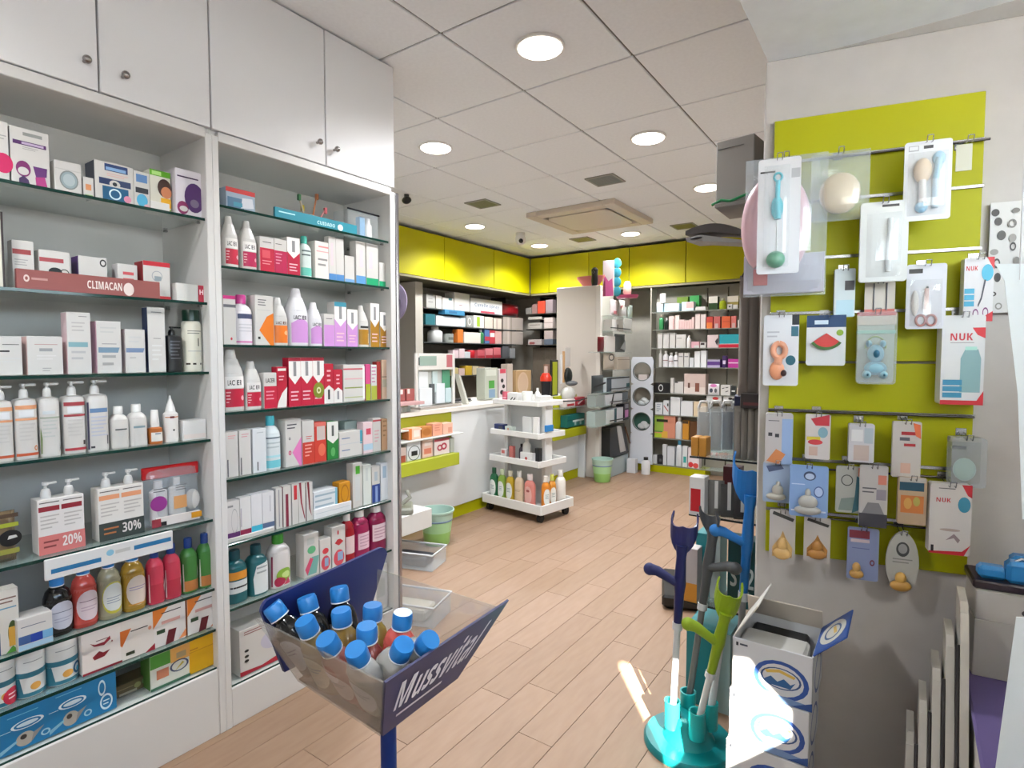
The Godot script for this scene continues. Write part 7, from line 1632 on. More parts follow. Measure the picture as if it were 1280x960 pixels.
	goods("bottles on the seventh shelf of the far bay", [
		["bottle","shampoo_bottle","teal shampoo bottle with orange stripe on seventh shelf of far bay","bottle",-1.99,0.42,-1.0887,1.5708,0.076,0.1866,0.07,["1d5f66","174c54"],[["r",0,0.66,1,0.9,"cf8a2c"],["r",0,0.25,1,0.62,"d0d6d6"],["r",0.1,0.4,0.9,0.45,"22262a"]]],
		["bottle","shampoo_bottle","teal shampoo bottle with large white label on seventh shelf of far bay","bottle",-1.99,0.42,-1.1704,1.5708,0.078,0.1837,0.07,["1d5f66","174c54"],[["p","d6dcdc",[0.25,0,0.9,0,1,0.6,0.85,0.98,0.35,0.9,0.2,0.5]],["l",0.35,0.8,0.8,2,0.15,"9aa4a4"]]],
		["bottle","kids_gel_bottle","white fruit printed bottle with leafy green cap on seventh shelf of far bay","bottle",-1.99,0.42,-1.2614,1.5708,0.087,0.2026,0.07,["d0ccca","3a8a2c"],[["e",0.55,0.3,0.3,0.2,"7fa83a"],["e",0.6,0.3,0.14,0.1,"bcd488"],["e",0.35,0.12,0.2,0.14,"a8284a"],["p","c03a5a",[0.5,0,0.8,0,0.65,0.2]],["p","8a3050",[0,0,0.08,0,0.1,0.9,0.02,0.9]]]],
		["box","carton","kids toothbrush carton with green bottle picture on seventh shelf of far bay","box",-1.9829,0.42,-1.3881,1.5708,0.0698,0.1758,0.0559,["c9c6c2"],[["r",0.2,0.75,0.7,0.9,"b8bcb8"],["e",0.5,0.62,0.28,0.09,"5aa878"],["p","6fa8a0",[0.2,0.05,0.8,0.05,1,0.45,0.5,0.45]],["p","c84a6a",[0.05,0.2,0.2,0.05,0.6,0.4,0.4,0.45]]]],
		["box","carton","short kids toothbrush carton with red picture on seventh shelf of far bay","box",-1.9766,0.42,-1.4547,1.5708,0.054,0.1374,0.0432,["c9c6c2"],[["e",0.5,0.62,0.28,0.09,"c83a44"],["e",0.5,0.26,0.4,0.22,"cc4a58"],["r",0.4,0.15,0.75,0.4,"8aa0c0"]]],
		["box","carton","tall kids toothbrush carton with red lips on seventh shelf of far bay","box",-1.9825,0.42,-1.5217,1.5708,0.0686,0.1723,0.0549,["c9c6c2"],[["p","b83038",[0.2,0.6,0.5,0.52,0.85,0.6,0.6,0.68,0.4,0.68]],["e",0.5,0.22,0.4,0.2,"cc4a58"],["r",0.4,0.15,0.8,0.36,"8aa0c0"],["e",0.45,0.85,0.06,0.06,"b83038"]]],
		["bottle","mouthwash_bottle","red mouthwash bottle with white cap on seventh shelf of far bay","bottle",-1.9845,0.42,-1.5872,1.5708,0.0591,0.216,0.0591,["9c1420","e0dedc"],[["r",0.15,0.2,0.9,0.75,"d8c0c0"]]],
		["bottle","mouthwash_bottle","magenta mouthwash bottle with white cap on seventh shelf of far bay, left one","bottle",-1.99,0.42,-1.6603,1.5708,0.0841,0.216,0.07,["9a2050","e0dedc"],[["r",0.2,0.2,0.9,0.72,"d8b8c4"],["l",0.3,0.8,0.6,4,0.1,"b890a0"]]],
		["bottle","mouthwash_bottle","magenta mouthwash bottle with white cap on seventh shelf of far bay, right one","bottle",-1.99,0.42,-1.7558,1.5708,0.0942,0.216,0.07,["8a1c48","e0dedc"],[["r",0.1,0.3,0.95,0.85,"dcc4cc"],["l",0.2,0.8,0.7,4,0.1,"b890a0"]]],
	])
	goods("cartons on the floor of the far bay", [
		["box","carton","white carton with red swoosh and grey device on the bottom board of the far bay","box",-2.005,0.145,-1.1664,1.5708,0.172,0.1704,0.1,["c9c6c2"],[["p","a8162c",[0,0,0.9,0,1,0.4,0.85,0.12,0.5,0.06,0,0.1]],["e",0.75,0.55,0.28,0.2,"b8b6c6"],["e",0.75,0.6,0.08,0.05,"55525e"],["l",0.1,0.6,0.92,2,0.05,"8a4a4a"],["e",0.15,0.3,0.05,0.03,"222222"],["e",0.15,0.4,0.05,0.03,"222222"],["e",0.15,0.52,0.05,0.03,"222222"]]],
		["box","carton","tall plain white carton beside the trim on the bottom board of the far bay","box",-1.9908,0.145,-1.749,1.5708,0.0896,0.2088,0.0717,["cfd2d2"],[["r",0.2,0.3,0.8,0.7,"b8bcbc"]]],
	])
	goods("goods on the shelves behind the counter", [
		["box","carton","pale grey carton on top shelf behind the counter","box",-4.2537,1.8229,-4.5065,1.5708,0.1343,0.1443,0.1075,["a8a8a4"],[["l",0.2,0.8,0.9,3,0.25,"8a8a88"]]],
		["box","carton","small white carton on top shelf behind the counter","box",-4.2354,1.8229,-4.6322,1.5708,0.0884,0.1412,0.0707,["c9c6c2"],[]],
		["box","carton","white carton with slanted edge on top shelf behind the counter","box",-4.27,1.8229,-4.7833,1.5708,0.184,0.1295,0.14,["c9c6c2"],[["p","3a6a70",[0.55,0.8,0.85,0.8,0.85,1,0.55,1]]]],
		["box","carton","taller white carton on top shelf behind the counter","box",-4.27,1.8229,-5.0252,1.5708,0.2655,0.2012,0.14,["c9c6c2"],[["l",0.3,0.5,0.3,1,0.1,"7a3a4a"]]],
		["box","carton","long white carton with handwriting on top shelf behind the counter","box",-4.27,1.8229,-5.4922,1.5708,0.626,0.1648,0.14,["cfd0d0"],[["t",0.12,0.35,0.9,0.7,"Curelle spray","5a6a80",0],["r",0.3,0.02,0.75,0.16,"b84a5a"]]],
		["bag","soft_pouch","rounded dark red case on top shelf behind the counter","pouch",-4.27,1.8229,-6.0611,1.5708,0.3928,0.1621,0.14,["7c1417"],[["p","c8a0a0",[0.55,0.75,0.75,0.75,0.7,0.65]]]],
	])
	goods("goods on the shelves behind the counter", [
		["box","carton","dark teal carton on second shelf behind the counter","box",-4.2586,1.6446,-4.4985,1.5708,0.1465,0.1127,0.1172,["256a74"],[]],
		["box","carton","long white and pale blue carton on second shelf behind the counter","box",-4.27,1.6446,-4.8357,1.5708,0.4931,0.1033,0.14,["c2d4de"],[["r",0,0,0.75,0.9,"d6dade"]]],
		["box","carton","bright blue pack lying flat on second shelf behind the counter","box",-4.22,1.7679,-4.8653,1.5708,0.3362,0.0533,0.1,["3a7fa8"],[["r",0.2,0.2,0.6,0.7,"2a5f88"]]],
		["box","carton","grey framed carton on second shelf behind the counter","box",-4.2463,1.6446,-5.1592,1.5708,0.1158,0.1341,0.0926,["8a8c88"],[["o",0.5,0.5,0.3,0.35,"c8c8c4",0.7]]],
		["box","carton","white carton with lime picture on second shelf behind the counter","box",-4.27,1.6446,-5.3326,1.5708,0.1963,0.1432,0.14,["d0cfc8"],[["r",0.3,0.1,0.6,0.9,"94b030"]]],
		["box","carton","beige carton on second shelf behind the counter, left one","box",-4.2633,1.6446,-5.5282,1.5708,0.1583,0.1389,0.1266,["c4b8ac"],[]],
		["box","carton","beige carton on second shelf behind the counter, right one","box",-4.266,1.6446,-5.7088,1.5708,0.1651,0.1319,0.1321,["c4b8ac"],[["r",0.3,0,0.5,0.9,"a89890"]]],
		["box","storage_bin","pinkish grey plastic bin on second shelf behind the counter","bin",-4.27,1.6446,-6.0533,1.5708,0.4461,0.1644,0.14,["a59a92"],[["r",0.35,0,0.42,1,"8a8078"],["r",0.2,0,0.28,1,"b8aea6"]]],
	])
	goods("goods on the shelves behind the counter", [
		["bottle","white_bottle","white bottle with angled neck on third shelf behind the counter","bottle",-4.27,1.4614,-4.6424,1.5708,0.1651,0.1691,0.14,["d2d4d4","dcdcdc"],[]],
		["can","small_cup","small grey cup on third shelf behind the counter","cup",-4.267,1.4614,-4.8469,1.5708,0.134,0.0983,0.134,["8f948f"],[["r",0.2,0.3,0.8,0.6,"5a605a"]]],
		["box","carton","small orange carton on third shelf behind the counter","box",-4.2389,1.4614,-4.9922,1.5708,0.0973,0.1525,0.0779,["c8702c"],[]],
		["box","carton","white carton with sloping lid on third shelf behind the counter","box",-4.27,1.4614,-5.2124,1.5708,0.3084,0.1246,0.14,["d0c8c0"],[]],
		["bottle","small_bottle","small green and white bottle on third shelf behind the counter","bottle",-4.2385,1.4614,-5.4081,1.5708,0.077,0.1691,0.077,["3a7a4a","d8dcdc"],[]],
		["box","carton","small blue carton on third shelf behind the counter","box",-4.2377,1.4614,-5.4951,1.5708,0.0943,0.1691,0.0755,["4a6a9a"],[["r",0,0.2,1,0.5,"a83a4a"]]],
		["box","carton","small red and white carton on third shelf behind the counter","box",-4.2451,1.4614,-5.6002,1.5708,0.1128,0.1641,0.0903,["b03a44"],[["r",0.1,0.5,0.9,0.8,"d0d0cc"]]],
		["box","carton","pinkish carton on third shelf behind the counter","box",-4.2531,1.4614,-5.7249,1.5708,0.1328,0.1562,0.1062,["c09a94"],[]],
		["box","storage_bin","pinkish grey plastic bin on third shelf behind the counter","bin",-4.27,1.4614,-6.0534,1.5708,0.4467,0.1691,0.14,["a59a92"],[["r",0.35,0,0.42,1,"8a8078"],["r",0.2,0,0.28,1,"b8aea6"]]],
	])
	goods("goods on the shelves behind the counter", [
		["box","carton","white and pink carton on fourth shelf behind the counter, left one","box",-4.2382,1.286,-4.907,1.5708,0.0954,0.0898,0.0763,["d2bcc0"],[]],
		["box","carton","white and pink carton on fourth shelf behind the counter, right one","box",-4.2393,1.286,-5.0193,1.5708,0.0981,0.1093,0.0785,["cdb8bc"],[]],
		["box","carton","grey white carton on fourth shelf behind the counter","box",-4.2403,1.286,-5.1201,1.5708,0.1006,0.0738,0.0805,["b8bcc0"],[]],
		["can","red_ball_jar","round red jar on fourth shelf behind the counter","jar",-4.2591,1.286,-5.2313,1.5708,0.1182,0.094,0.1182,["b5202c"],[]],
		["box","carton","red and pink carton on fourth shelf behind the counter, first from left","box",-4.2551,1.286,-5.3765,1.5708,0.1378,0.095,0.1102,["c05a64"],[["r",0,0,1,0.3,"a02c38"]]],
		["box","carton","red and pink carton on fourth shelf behind the counter, second from left","box",-4.2572,1.286,-5.5349,1.5708,0.1431,0.1162,0.1144,["c87a80"],[["r",0,0,1,0.3,"a02c38"]]],
		["box","carton","red and pink carton on fourth shelf behind the counter, third from left","box",-4.2595,1.286,-5.6994,1.5708,0.1487,0.1283,0.1189,["c46a70"],[["r",0,0,1,0.3,"a02c38"]]],
		["box","carton","dark grey carton on fourth shelf behind the counter","box",-4.2551,1.286,-5.8791,1.5708,0.1377,0.1512,0.1102,["55585a"],[]],
		["box","carton","mid grey carton on fourth shelf behind the counter","box",-4.2428,1.286,-6.039,1.5708,0.1071,0.124,0.0857,["8a8c8e"],[]],
	])
	goods("goods on the shelves behind the counter", [
		["box","carton","pale yellow carton on lowest shelf behind the counter","box",-4.2436,1.087,-4.8987,1.5708,0.1089,0.0885,0.0872,["b8a878"],[]],
		["box","carton","pale pink carton on lowest shelf behind the counter","box",-4.2393,1.087,-5.0179,1.5708,0.0983,0.0808,0.0786,["c0a8a0"],[]],
		["box","carton","mustard yellow carton on lowest shelf behind the counter","box",-4.2463,1.087,-5.1411,1.5708,0.1158,0.1099,0.0926,["b8982c"],[]],
		["box","carton","cream carton on lowest shelf behind the counter","box",-4.2418,1.087,-5.2678,1.5708,0.1045,0.1024,0.0836,["c4b898"],[]],
		["box","carton","tan carton on lowest shelf behind the counter","box",-4.2431,1.087,-5.3909,1.5708,0.1077,0.0942,0.0862,["b09880"],[]],
	])
	goods("goods in the corner behind the counter", [
		["box","carton","grey carton on the upper corner shelf behind the counter","box",-4.0658,1.8541,-6.2342,0,0.0856,0.0795,0.0685,["7a7670"],[]],
		["box","carton","dark pink carton on the upper corner shelf behind the counter","box",-3.9733,1.8541,-6.2289,0,0.0723,0.1231,0.0578,["8a6a64"],[]],
		["box","carton","bright orange red carton on the upper corner shelf behind the counter","box",-3.8704,1.8541,-6.2427,0,0.1067,0.1585,0.0854,["b8402c"],[]],
		["box","carton","mauve grey carton on the upper corner shelf behind the counter","box",-3.7511,1.8541,-6.2419,0,0.1047,0.1671,0.0838,["84767a"],[]],
	])
	goods("goods in the corner behind the counter", [
		["box","carton","stacked white carton on the middle corner shelf behind the counter","box",-3.9677,1.7796,-6.27,0,0.2048,0.0347,0.14,["a8a49c"],[]],
		["box","carton","lower white carton on the middle corner shelf behind the counter","box",-3.9675,1.6596,-6.27,0,0.205,0.0772,0.14,["a09c94"],[["l",0.1,0.9,0.6,1,0.3,"5a5854"]]],
		["box","carton","pinkish white carton on the middle corner shelf behind the counter","box",-3.7623,1.6596,-6.2514,0,0.1284,0.1381,0.1027,["b8aca8"],[["r",0,0.5,1,0.55,"7a706c"]]],
	])
	goods("goods in the corner behind the counter", [
		["box","carton","white and red carton on the lower corner shelf behind the counter","box",-3.967,1.4543,-6.27,0,0.2052,0.0698,0.14,["a8a09c"],[["r",0.1,0.1,0.5,0.5,"8a4a4a"]]],
		["box","carton","pink grey carton on the lower corner shelf behind the counter","box",-3.7618,1.5246,-6.2514,0,0.1285,0.1092,0.1028,["a89a96"],[]],
		["box","carton","slate blue carton on the lower corner shelf behind the counter","box",-3.7614,1.4543,-6.2514,0,0.1286,0.0695,0.1029,["54606e"],[]],
	])
	goods("goods on the back wall rack", [
		["box","carton","white and blue carton on top row of back wall rack","box",-2.2915,1.7994,-6.199,0,0.0726,0.1124,0.0581,["b8d0dc"],[["r",0,0.6,1,1,"c9c6c2"]]],
		["box","price_card","small white upright card on top row of back wall rack","card",-2.2565,1.8994,-6.163,0,0.063,0.1031,0.006,["e0e0de"],[]],
		["box","carton","pale blue carton with white top on top row of back wall rack","box",-2.1598,1.7994,-6.23,0,0.1684,0.0898,0.12,["b0ccd8"],[["r",0.3,0.1,1,1,"ccc8cc"]]],
		["box","carton","olive green carton on top row of back wall rack","box",-2.0663,1.7994,-6.2992,0,0.1229,0.1618,0.0984,["5f7a20"],[]],
		["box","carton","bright green carton on top row of back wall rack","box",-1.9341,1.7994,-6.2911,0,0.1029,0.1693,0.0823,["2f8a44"],[]],
		["box","carton","white carton with pink panel on top row of back wall rack","box",-1.9825,1.7994,-6.2215,0,0.1287,0.0984,0.103,["c4d4dc"],[["r",0.4,0.3,1,0.95,"d4aaa8"]]],
		["box","carton","low white carton on top row of back wall rack","box",-1.8443,1.7994,-6.2135,0,0.1087,0.0385,0.087,["c9c6c2"],[]],
		["box","carton","white topped dark green carton on top row of back wall rack","box",-1.7109,1.7994,-6.2059,0,0.0897,0.1393,0.0718,["24401c"],[["r",0,0.5,1,1,"d8d4c8"]]],
		["bottle","small_bottle","lime bottle with clear cap on top row of back wall rack","bottle",-1.6202,1.7994,-6.2061,0,0.0721,0.1169,0.0721,["9aa81c","a8a888"],[]],
		["box","carton","white topped olive carton on top row of back wall rack","box",-1.5243,1.7994,-6.2643,0,0.1108,0.1369,0.0886,["a09048"],[["r",0,0.55,1,1,"dcd4c4"]]],
		["box","carton","small white carton with black mark on top row of back wall rack","box",-1.5426,1.7994,-6.189,0,0.0474,0.0497,0.0379,["c9c6c2"],[["e",0.5,0.5,0.2,0.2,"444444"]]],
		["box","carton","small plain white carton on top row of back wall rack","box",-1.4867,1.7994,-6.1888,0,0.0469,0.0412,0.0375,["c9c6c2"],[]],
	])
	goods("goods on the back wall rack", [
		["bottle","small_bottle","green bottle with pale cap on second row of back wall rack","bottle",-2.2798,1.6021,-6.1972,0,0.0544,0.169,0.0544,["3a8a54","c8b8a8"],[]],
		["bottle","small_bottle","very dark bottle with white neck on second row of back wall rack","bottle",-2.22,1.6021,-6.1924,0,0.0449,0.1327,0.0449,["1c2420","c8c8c4"],[]],
		["box","carton","tall blush carton on second row of back wall rack, left one","box",-2.1568,1.6021,-6.1948,0,0.0621,0.1478,0.0497,["d6c4c0"],[["r",0.8,0,0.9,0.8,"b06060"]]],
		["box","carton","tall blush carton on second row of back wall rack, right one","box",-2.0942,1.6021,-6.1875,0,0.0439,0.1574,0.0351,["d8c8c4"],[]],
		["box","carton","slim pink lined carton on second row of back wall rack, first from left","box",-2.0582,1.6021,-6.185,0,0.0261,0.1046,0.03,["d8bcb8"],[["r",0.1,0,0.25,0.8,"cf9a98"]]],
		["box","carton","slim pink lined carton on second row of back wall rack, second from left","box",-2.0309,1.6021,-6.185,0,0.026,0.1044,0.03,["d8bcb8"],[["r",0.1,0,0.25,0.8,"cf9a98"]]],
		["box","carton","slim pink lined carton on second row of back wall rack, third from left","box",-2.0036,1.6021,-6.185,0,0.0259,0.0955,0.03,["d8bcb8"],[["r",0.1,0,0.25,0.8,"cf9a98"]]],
		["box","carton","slim pink lined carton on second row of back wall rack, fourth from left","box",-1.9765,1.6021,-6.185,0,0.0258,0.0952,0.03,["d8bcb8"],[["r",0.1,0,0.25,0.8,"cf9a98"]]],
		["box","carton","slim pink lined carton on second row of back wall rack, fifth from left","box",-1.9496,1.6021,-6.185,0,0.0256,0.1036,0.03,["d8bcb8"],[["r",0.1,0,0.25,0.8,"cf9a98"]]],
		["box","carton","slim pink lined carton on second row of back wall rack, sixth from left","box",-1.923,1.6021,-6.185,0,0.0255,0.1292,0.03,["d8bcb8"],[["r",0.1,0,0.25,0.8,"cf9a98"]]],
		["box","carton","wide blush carton on second row of back wall rack, left one","box",-1.8718,1.6021,-6.1902,0,0.0505,0.1628,0.0404,["d8c8c4"],[]],
		["box","carton","wide blush carton on second row of back wall rack, right one","box",-1.8123,1.6021,-6.19,0,0.0499,0.1534,0.04,["d6c6c2"],[]],
		["box","carton","red carton with orange block on second row of back wall rack","box",-1.7448,1.6021,-6.1963,0,0.0658,0.1253,0.0526,["b8403a"],[["r",0,0,0.9,0.5,"d8783a"]]],
		["box","carton","rose red carton with grey figure on second row of back wall rack","box",-1.6702,1.6021,-6.1959,0,0.0648,0.1244,0.0519,["b85a58"],[["r",0.2,0,0.7,0.4,"b8a0a0"]]],
		["box","carton","orange red carton on second row of back wall rack","box",-1.5765,1.6021,-6.205,0,0.0876,0.1227,0.0701,["cc5a34"],[["r",0.1,0.5,0.9,0.6,"b84a2c"]]],
		["box","carton","coral pink carton on second row of back wall rack","box",-1.5001,1.6021,-6.1888,0,0.0471,0.1241,0.0377,["cc7068"],[["r",0.2,0,0.8,0.4,"c0a09a"]]],
		["box","carton","white carton with red ribbon on second row of back wall rack","box",-1.413,1.6021,-6.207,0,0.0926,0.0798,0.0741,["d4ccc4"],[["p","8a3a38",[0.6,1,0.8,1,1,0.3,0.85,0.3]]]],
		["box","carton","white carton with red dots on second row of back wall rack","box",-1.3122,1.6021,-6.2063,0,0.0908,0.079,0.0726,["d8d0c8"],[["e",0.85,0.7,0.12,0.2,"a04a50"]]],
	])
	goods("goods on the back wall rack", [
		["box","carton","tall white carton on third row of back wall rack, first from left","box",-2.2863,1.3978,-6.1918,0,0.0546,0.1696,0.0437,["c9c6c2"],[]],
		["box","carton","tall white carton on third row of back wall rack, second from left","box",-2.2175,1.3978,-6.1952,0,0.0629,0.1677,0.0503,["c9c6c2"],[]],
		["box","carton","tall white carton on third row of back wall rack, third from left","box",-2.145,1.3978,-6.1948,0,0.0621,0.1666,0.0497,["c9c6c2"],[]],
		["box","carton","wider white carton with grey line on third row of back wall rack","box",-2.0513,1.3978,-6.2118,0,0.1046,0.1473,0.0837,["c9c6c2"],[["r",0.1,0.7,0.6,0.75,"7a7a78"]]],
		["bottle","small_bottle","small white jar bottle on third row of back wall rack","bottle",-1.9676,1.3978,-6.1915,0,0.0429,0.1388,0.0429,["d8d4d0","dcd8d4"],[]],
		["box","carton","low pink and white carton on third row of back wall rack","box",-1.8936,1.3978,-6.2039,0,0.0847,0.0682,0.0677,["d0a0a8"],[["r",0.4,0,1,0.4,"c9c6c2"]]],
		["box","carton","low white carton with dark label on third row of back wall rack","box",-1.8124,1.3978,-6.1934,0,0.0584,0.0594,0.0467,["c9c6c2"],[["r",0.1,0.5,0.8,0.9,"3a2c2c"]]],
		["box","carton","blush carton with black diamond on third row of back wall rack","box",-1.7083,1.3978,-6.2158,0,0.1145,0.1342,0.0916,["d0bcbc"],[["p","222024",[0.7,0.5,0.9,0.15,1,0.5,0.95,0.8]]]],
		["box","carton","turquoise carton with white swirl on third row of back wall rack","box",-1.5379,1.3978,-6.23,0,0.2057,0.1389,0.12,["1f95a0"],[["r",0,0,1,0.3,"d4c8c8"],["p","c8dcdc",[0.2,0.3,0.7,0.6,0.75,0.65,0.4,0.4]]]],
		["box","carton","dark teal green carton on third row of back wall rack","box",-1.4022,1.3978,-6.1885,0,0.0462,0.1397,0.037,["1f5a4c"],[]],
		["box","carton","grey carton with cream spine on third row of back wall rack","box",-1.3361,1.3978,-6.1974,0,0.0685,0.1379,0.0548,["a8a8a4"],[["r",0.4,0,0.8,1,"d4ccbc"]]],
		["box","display_strip","bright red shelf strip on third row of back wall rack","card strip",-1.4622,1.3978,-6.155,0,0.358,0.0346,0.01,["b81c34"],[["p","e0c8c8",[0.7,0.2,0.75,0.9,0.72,0.9]]]],
	])
	goods("goods on the back wall rack", [
		["bottle","small_bottle","slim white bottle on fourth row of back wall rack, first from left","bottle",-2.2836,1.1879,-6.1882,0,0.0364,0.1959,0.0364,["c9c6c2","c9c6c2"],[]],
		["bottle","small_bottle","slim white bottle on fourth row of back wall rack, second from left","bottle",-2.2261,1.1879,-6.1993,0,0.0586,0.1781,0.0586,["dcdadc","c9c6c2"],[["r",0,0.55,1,0.62,"8a5a60"]]],
		["bottle","small_bottle","slim white bottle on fourth row of back wall rack, third from left","bottle",-2.1646,1.1879,-6.1967,0,0.0535,0.1594,0.0535,["dcdadc","c9c6c2"],[["r",0,0.55,1,0.62,"8a5a60"]]],
		["bottle","small_bottle","slim white bottle on fourth row of back wall rack, fourth from left","bottle",-2.1084,1.1879,-6.1943,0,0.0485,0.1674,0.0485,["dcdadc","c9c6c2"],[["r",0,0.55,1,0.65,"3a3a40"]]],
		["box","carton","white carton with grey word on fourth row of back wall rack, left one","box",-2.0482,1.1879,-6.1909,0,0.0524,0.1577,0.0419,["c9c6c2"],[["r",0.1,0.7,0.9,0.78,"8a8a8c"]]],
		["box","carton","white carton with grey word on fourth row of back wall rack, right one","box",-1.9865,1.1879,-6.1907,0,0.0518,0.1568,0.0414,["c9c6c2"],[["r",0.1,0.7,0.9,0.78,"8a8a8c"]]],
		["box","carton","plain pale carton on fourth row of back wall rack","box",-1.9295,1.1879,-6.1871,0,0.0427,0.104,0.0342,["ccced0"],[]],
		["box","carton","large plain white carton on fourth row of back wall rack, left one","box",-1.8693,1.1879,-6.1936,0,0.0591,0.172,0.0473,["dcdedf"],[]],
		["box","carton","large plain white carton on fourth row of back wall rack, right one","box",-1.8013,1.1879,-6.1933,0,0.0583,0.1794,0.0467,["dcdedf"],[]],
		["box","carton","purple carton with pale foot on fourth row of back wall rack","box",-1.6962,1.1879,-6.2223,0,0.1308,0.084,0.1046,["55327c"],[["r",0,0.75,1,1,"a8a0b8"],["r",0,0,1,0.3,"b0a4c4"]]],
		["can","purple_jar","round dark purple jar on fourth row of back wall rack","jar",-1.5856,1.1879,-6.198,0,0.056,0.1259,0.056,["3c2258"],[["r",0.2,0.3,0.7,0.6,"c8b8d0"]]],
		["box","carton","magenta carton with white stripe on fourth row of back wall rack","box",-1.477,1.1879,-6.2264,0,0.1411,0.0905,0.1128,["b0308c"],[["r",0,0.5,1,0.62,"dcc0d4"],["p","dcc8d8",[0.75,0.2,1,0,1,0.9]]]],
	])
	goods("goods on the back wall rack", [
		["box","carton","black box with white loop on fifth row of back wall rack","box",-2.2612,0.8972,-6.23,0,0.1819,0.1117,0.12,["17181a"],[["o",0.45,0.5,0.15,0.35,"d0d0d0",0.7]]],
		["box","carton","slim tall white carton on fifth row of back wall rack","box",-2.1423,0.8972,-6.185,0,0.0356,0.1686,0.03,["c9c6c2"],[]],
		["box","carton","white carton with black cap mark on fifth row of back wall rack","box",-2.066,0.8972,-6.2086,0,0.0965,0.1297,0.0772,["c9c6c2"],[["r",0.05,0.9,0.4,1,"333333"]]],
		["box","carton","blush display board with brown bottles on fifth row of back wall rack","box",-1.8923,0.8972,-6.23,0,0.2293,0.2201,0.12,["c4b0a8"],[["r",0,0,1,0.35,"d4c8c0"],["r",0.18,0.3,0.28,0.55,"5a3c34"],["r",0.52,0.12,0.72,0.55,"7a4a3c"]]],
		["bag","toy_pack","white toy pack with pink bow on fifth row of back wall rack","pack",-1.6928,0.8972,-6.185,0,0.1145,0.1166,0.03,["d8d4d6"],[["e",0.5,0.85,0.3,0.15,"cc78b0"],["e",0.3,0.4,0.15,0.2,"444a58"],["e",0.7,0.4,0.12,0.2,"5a5a60"]]],
		["box","carton","white carton with black squiggles on fifth row of back wall rack","box",-1.5695,0.8972,-6.2084,0,0.0959,0.1072,0.0767,["c9c6c2"],[["p","333336",[0.15,0.6,0.4,0.7,0.4,0.76,0.15,0.7]],["p","333336",[0.5,0.3,0.8,0.4,0.8,0.47,0.5,0.38]],["p","333336",[0.5,0.7,0.8,0.75,0.8,0.82,0.5,0.78]]]],
		["box","carton","very dark carton on fifth row of back wall rack","box",-1.4888,0.8972,-6.1889,0,0.0472,0.1001,0.0378,["26282a"],[["r",0.1,0.4,0.8,0.55,"c8c8c4"]]],
		["box","carton","beige carton with curl on fifth row of back wall rack","box",-1.4251,0.8972,-6.1949,0,0.0622,0.0815,0.0497,["c4b8a8"],[["o",0.5,0.5,0.3,0.3,"8a7a6a",0.7]]],
	])
	goods("goods on the back wall rack", [
		["box","carton","white carton with red flower on right half sixth row of back wall rack","box",-1.686,0.8171,-6.23,0,0.1555,0.0661,0.12,["d0d0ce"],[["e",0.6,0.65,0.2,0.25,"c23a3a"],["r",0.55,0,0.6,0.5,"7a9a7a"]]],
		["box","carton","white carton with black circles on right half sixth row of back wall rack","box",-1.5184,0.8171,-6.227,0,0.1426,0.0661,0.1141,["d0d0ce"],[["e",0.5,0.7,0.15,0.2,"222222"],["e",0.75,0.6,0.12,0.2,"333333"]]],
	])
	goods("goods on the back wall rack", [
		["box","carton","white carton with blue grey text on left half sixth row of back wall rack","box",-2.2902,0.6545,-6.203,0,0.0824,0.1319,0.0659,["d0d4d6"],[["l",0.2,0.8,0.8,4,0.18,"8a96a4"]]],
		["box","carton","white carton with black and red marks on left half sixth row of back wall rack","box",-2.2073,0.6545,-6.1953,0,0.0631,0.1586,0.0505,["d0d2d4"],[["p","a03a40",[0.1,0.6,0.9,0.2,0.9,0.3,0.1,0.7]],["r",0.7,0.6,0.95,0.8,"222222"]]],
		["box","carton","tall plain white carton on left half sixth row of back wall rack","box",-2.1032,0.6545,-6.2125,0,0.1062,0.1996,0.085,["dcdedf"],[]],
		["box","carton","wide plain white carton on left half sixth row of back wall rack","box",-1.9742,0.6545,-6.2219,0,0.1297,0.161,0.1037,["d8dadc"],[]],
		["box","carton","cream carton on left half sixth row of back wall rack, left one","box",-1.8696,0.6545,-6.1937,0,0.0593,0.1624,0.0475,["d8c4a4"],[]],
		["box","carton","cream carton on left half sixth row of back wall rack, right one","box",-1.7969,0.6545,-6.1968,0,0.0669,0.1696,0.0535,["dccab0"],[]],
	])
	goods("goods on the back wall rack", [
		["box","carton","lime and salmon carton on seventh row of back wall rack","box",-2.2192,0.3933,-6.23,0,0.2354,0.2471,0.12,["cf8a70"],[["r",0,0.25,0.45,1,"8fae44"],["r",0.1,0.72,0.65,0.84,"22281c"],["r",0,0,0.35,0.2,"a8c030"],["r",0.35,0,0.65,0.3,"d8a840"],["r",0,0.25,0.4,0.3,"4a8a3c"]]],
		["bottle","small_bottle","white bottle on seventh row of back wall rack","bottle",-2.068,0.3933,-6.2096,0,0.0793,0.2397,0.0793,["d0d2d2","c9c6c2"],[]],
		["box","carton","amber carton on seventh row of back wall rack","box",-1.9833,0.3933,-6.1978,0,0.0694,0.2071,0.0555,["c4882c"],[["r",0,0.85,0.9,1,"4a3418"]]],
		["box","carton","dark brown carton on seventh row of back wall rack","box",-1.9003,0.3933,-6.2008,0,0.0769,0.205,0.0615,["5a3a1c"],[]],
		["bottle","small_bottle","white bottle with red word on seventh row of back wall rack","bottle",-1.8312,0.3933,-6.1911,0,0.0422,0.1998,0.0422,["d4d4d2","c8c8c8"],[["r",0.1,0.3,0.9,0.4,"a05050"]]],
	])
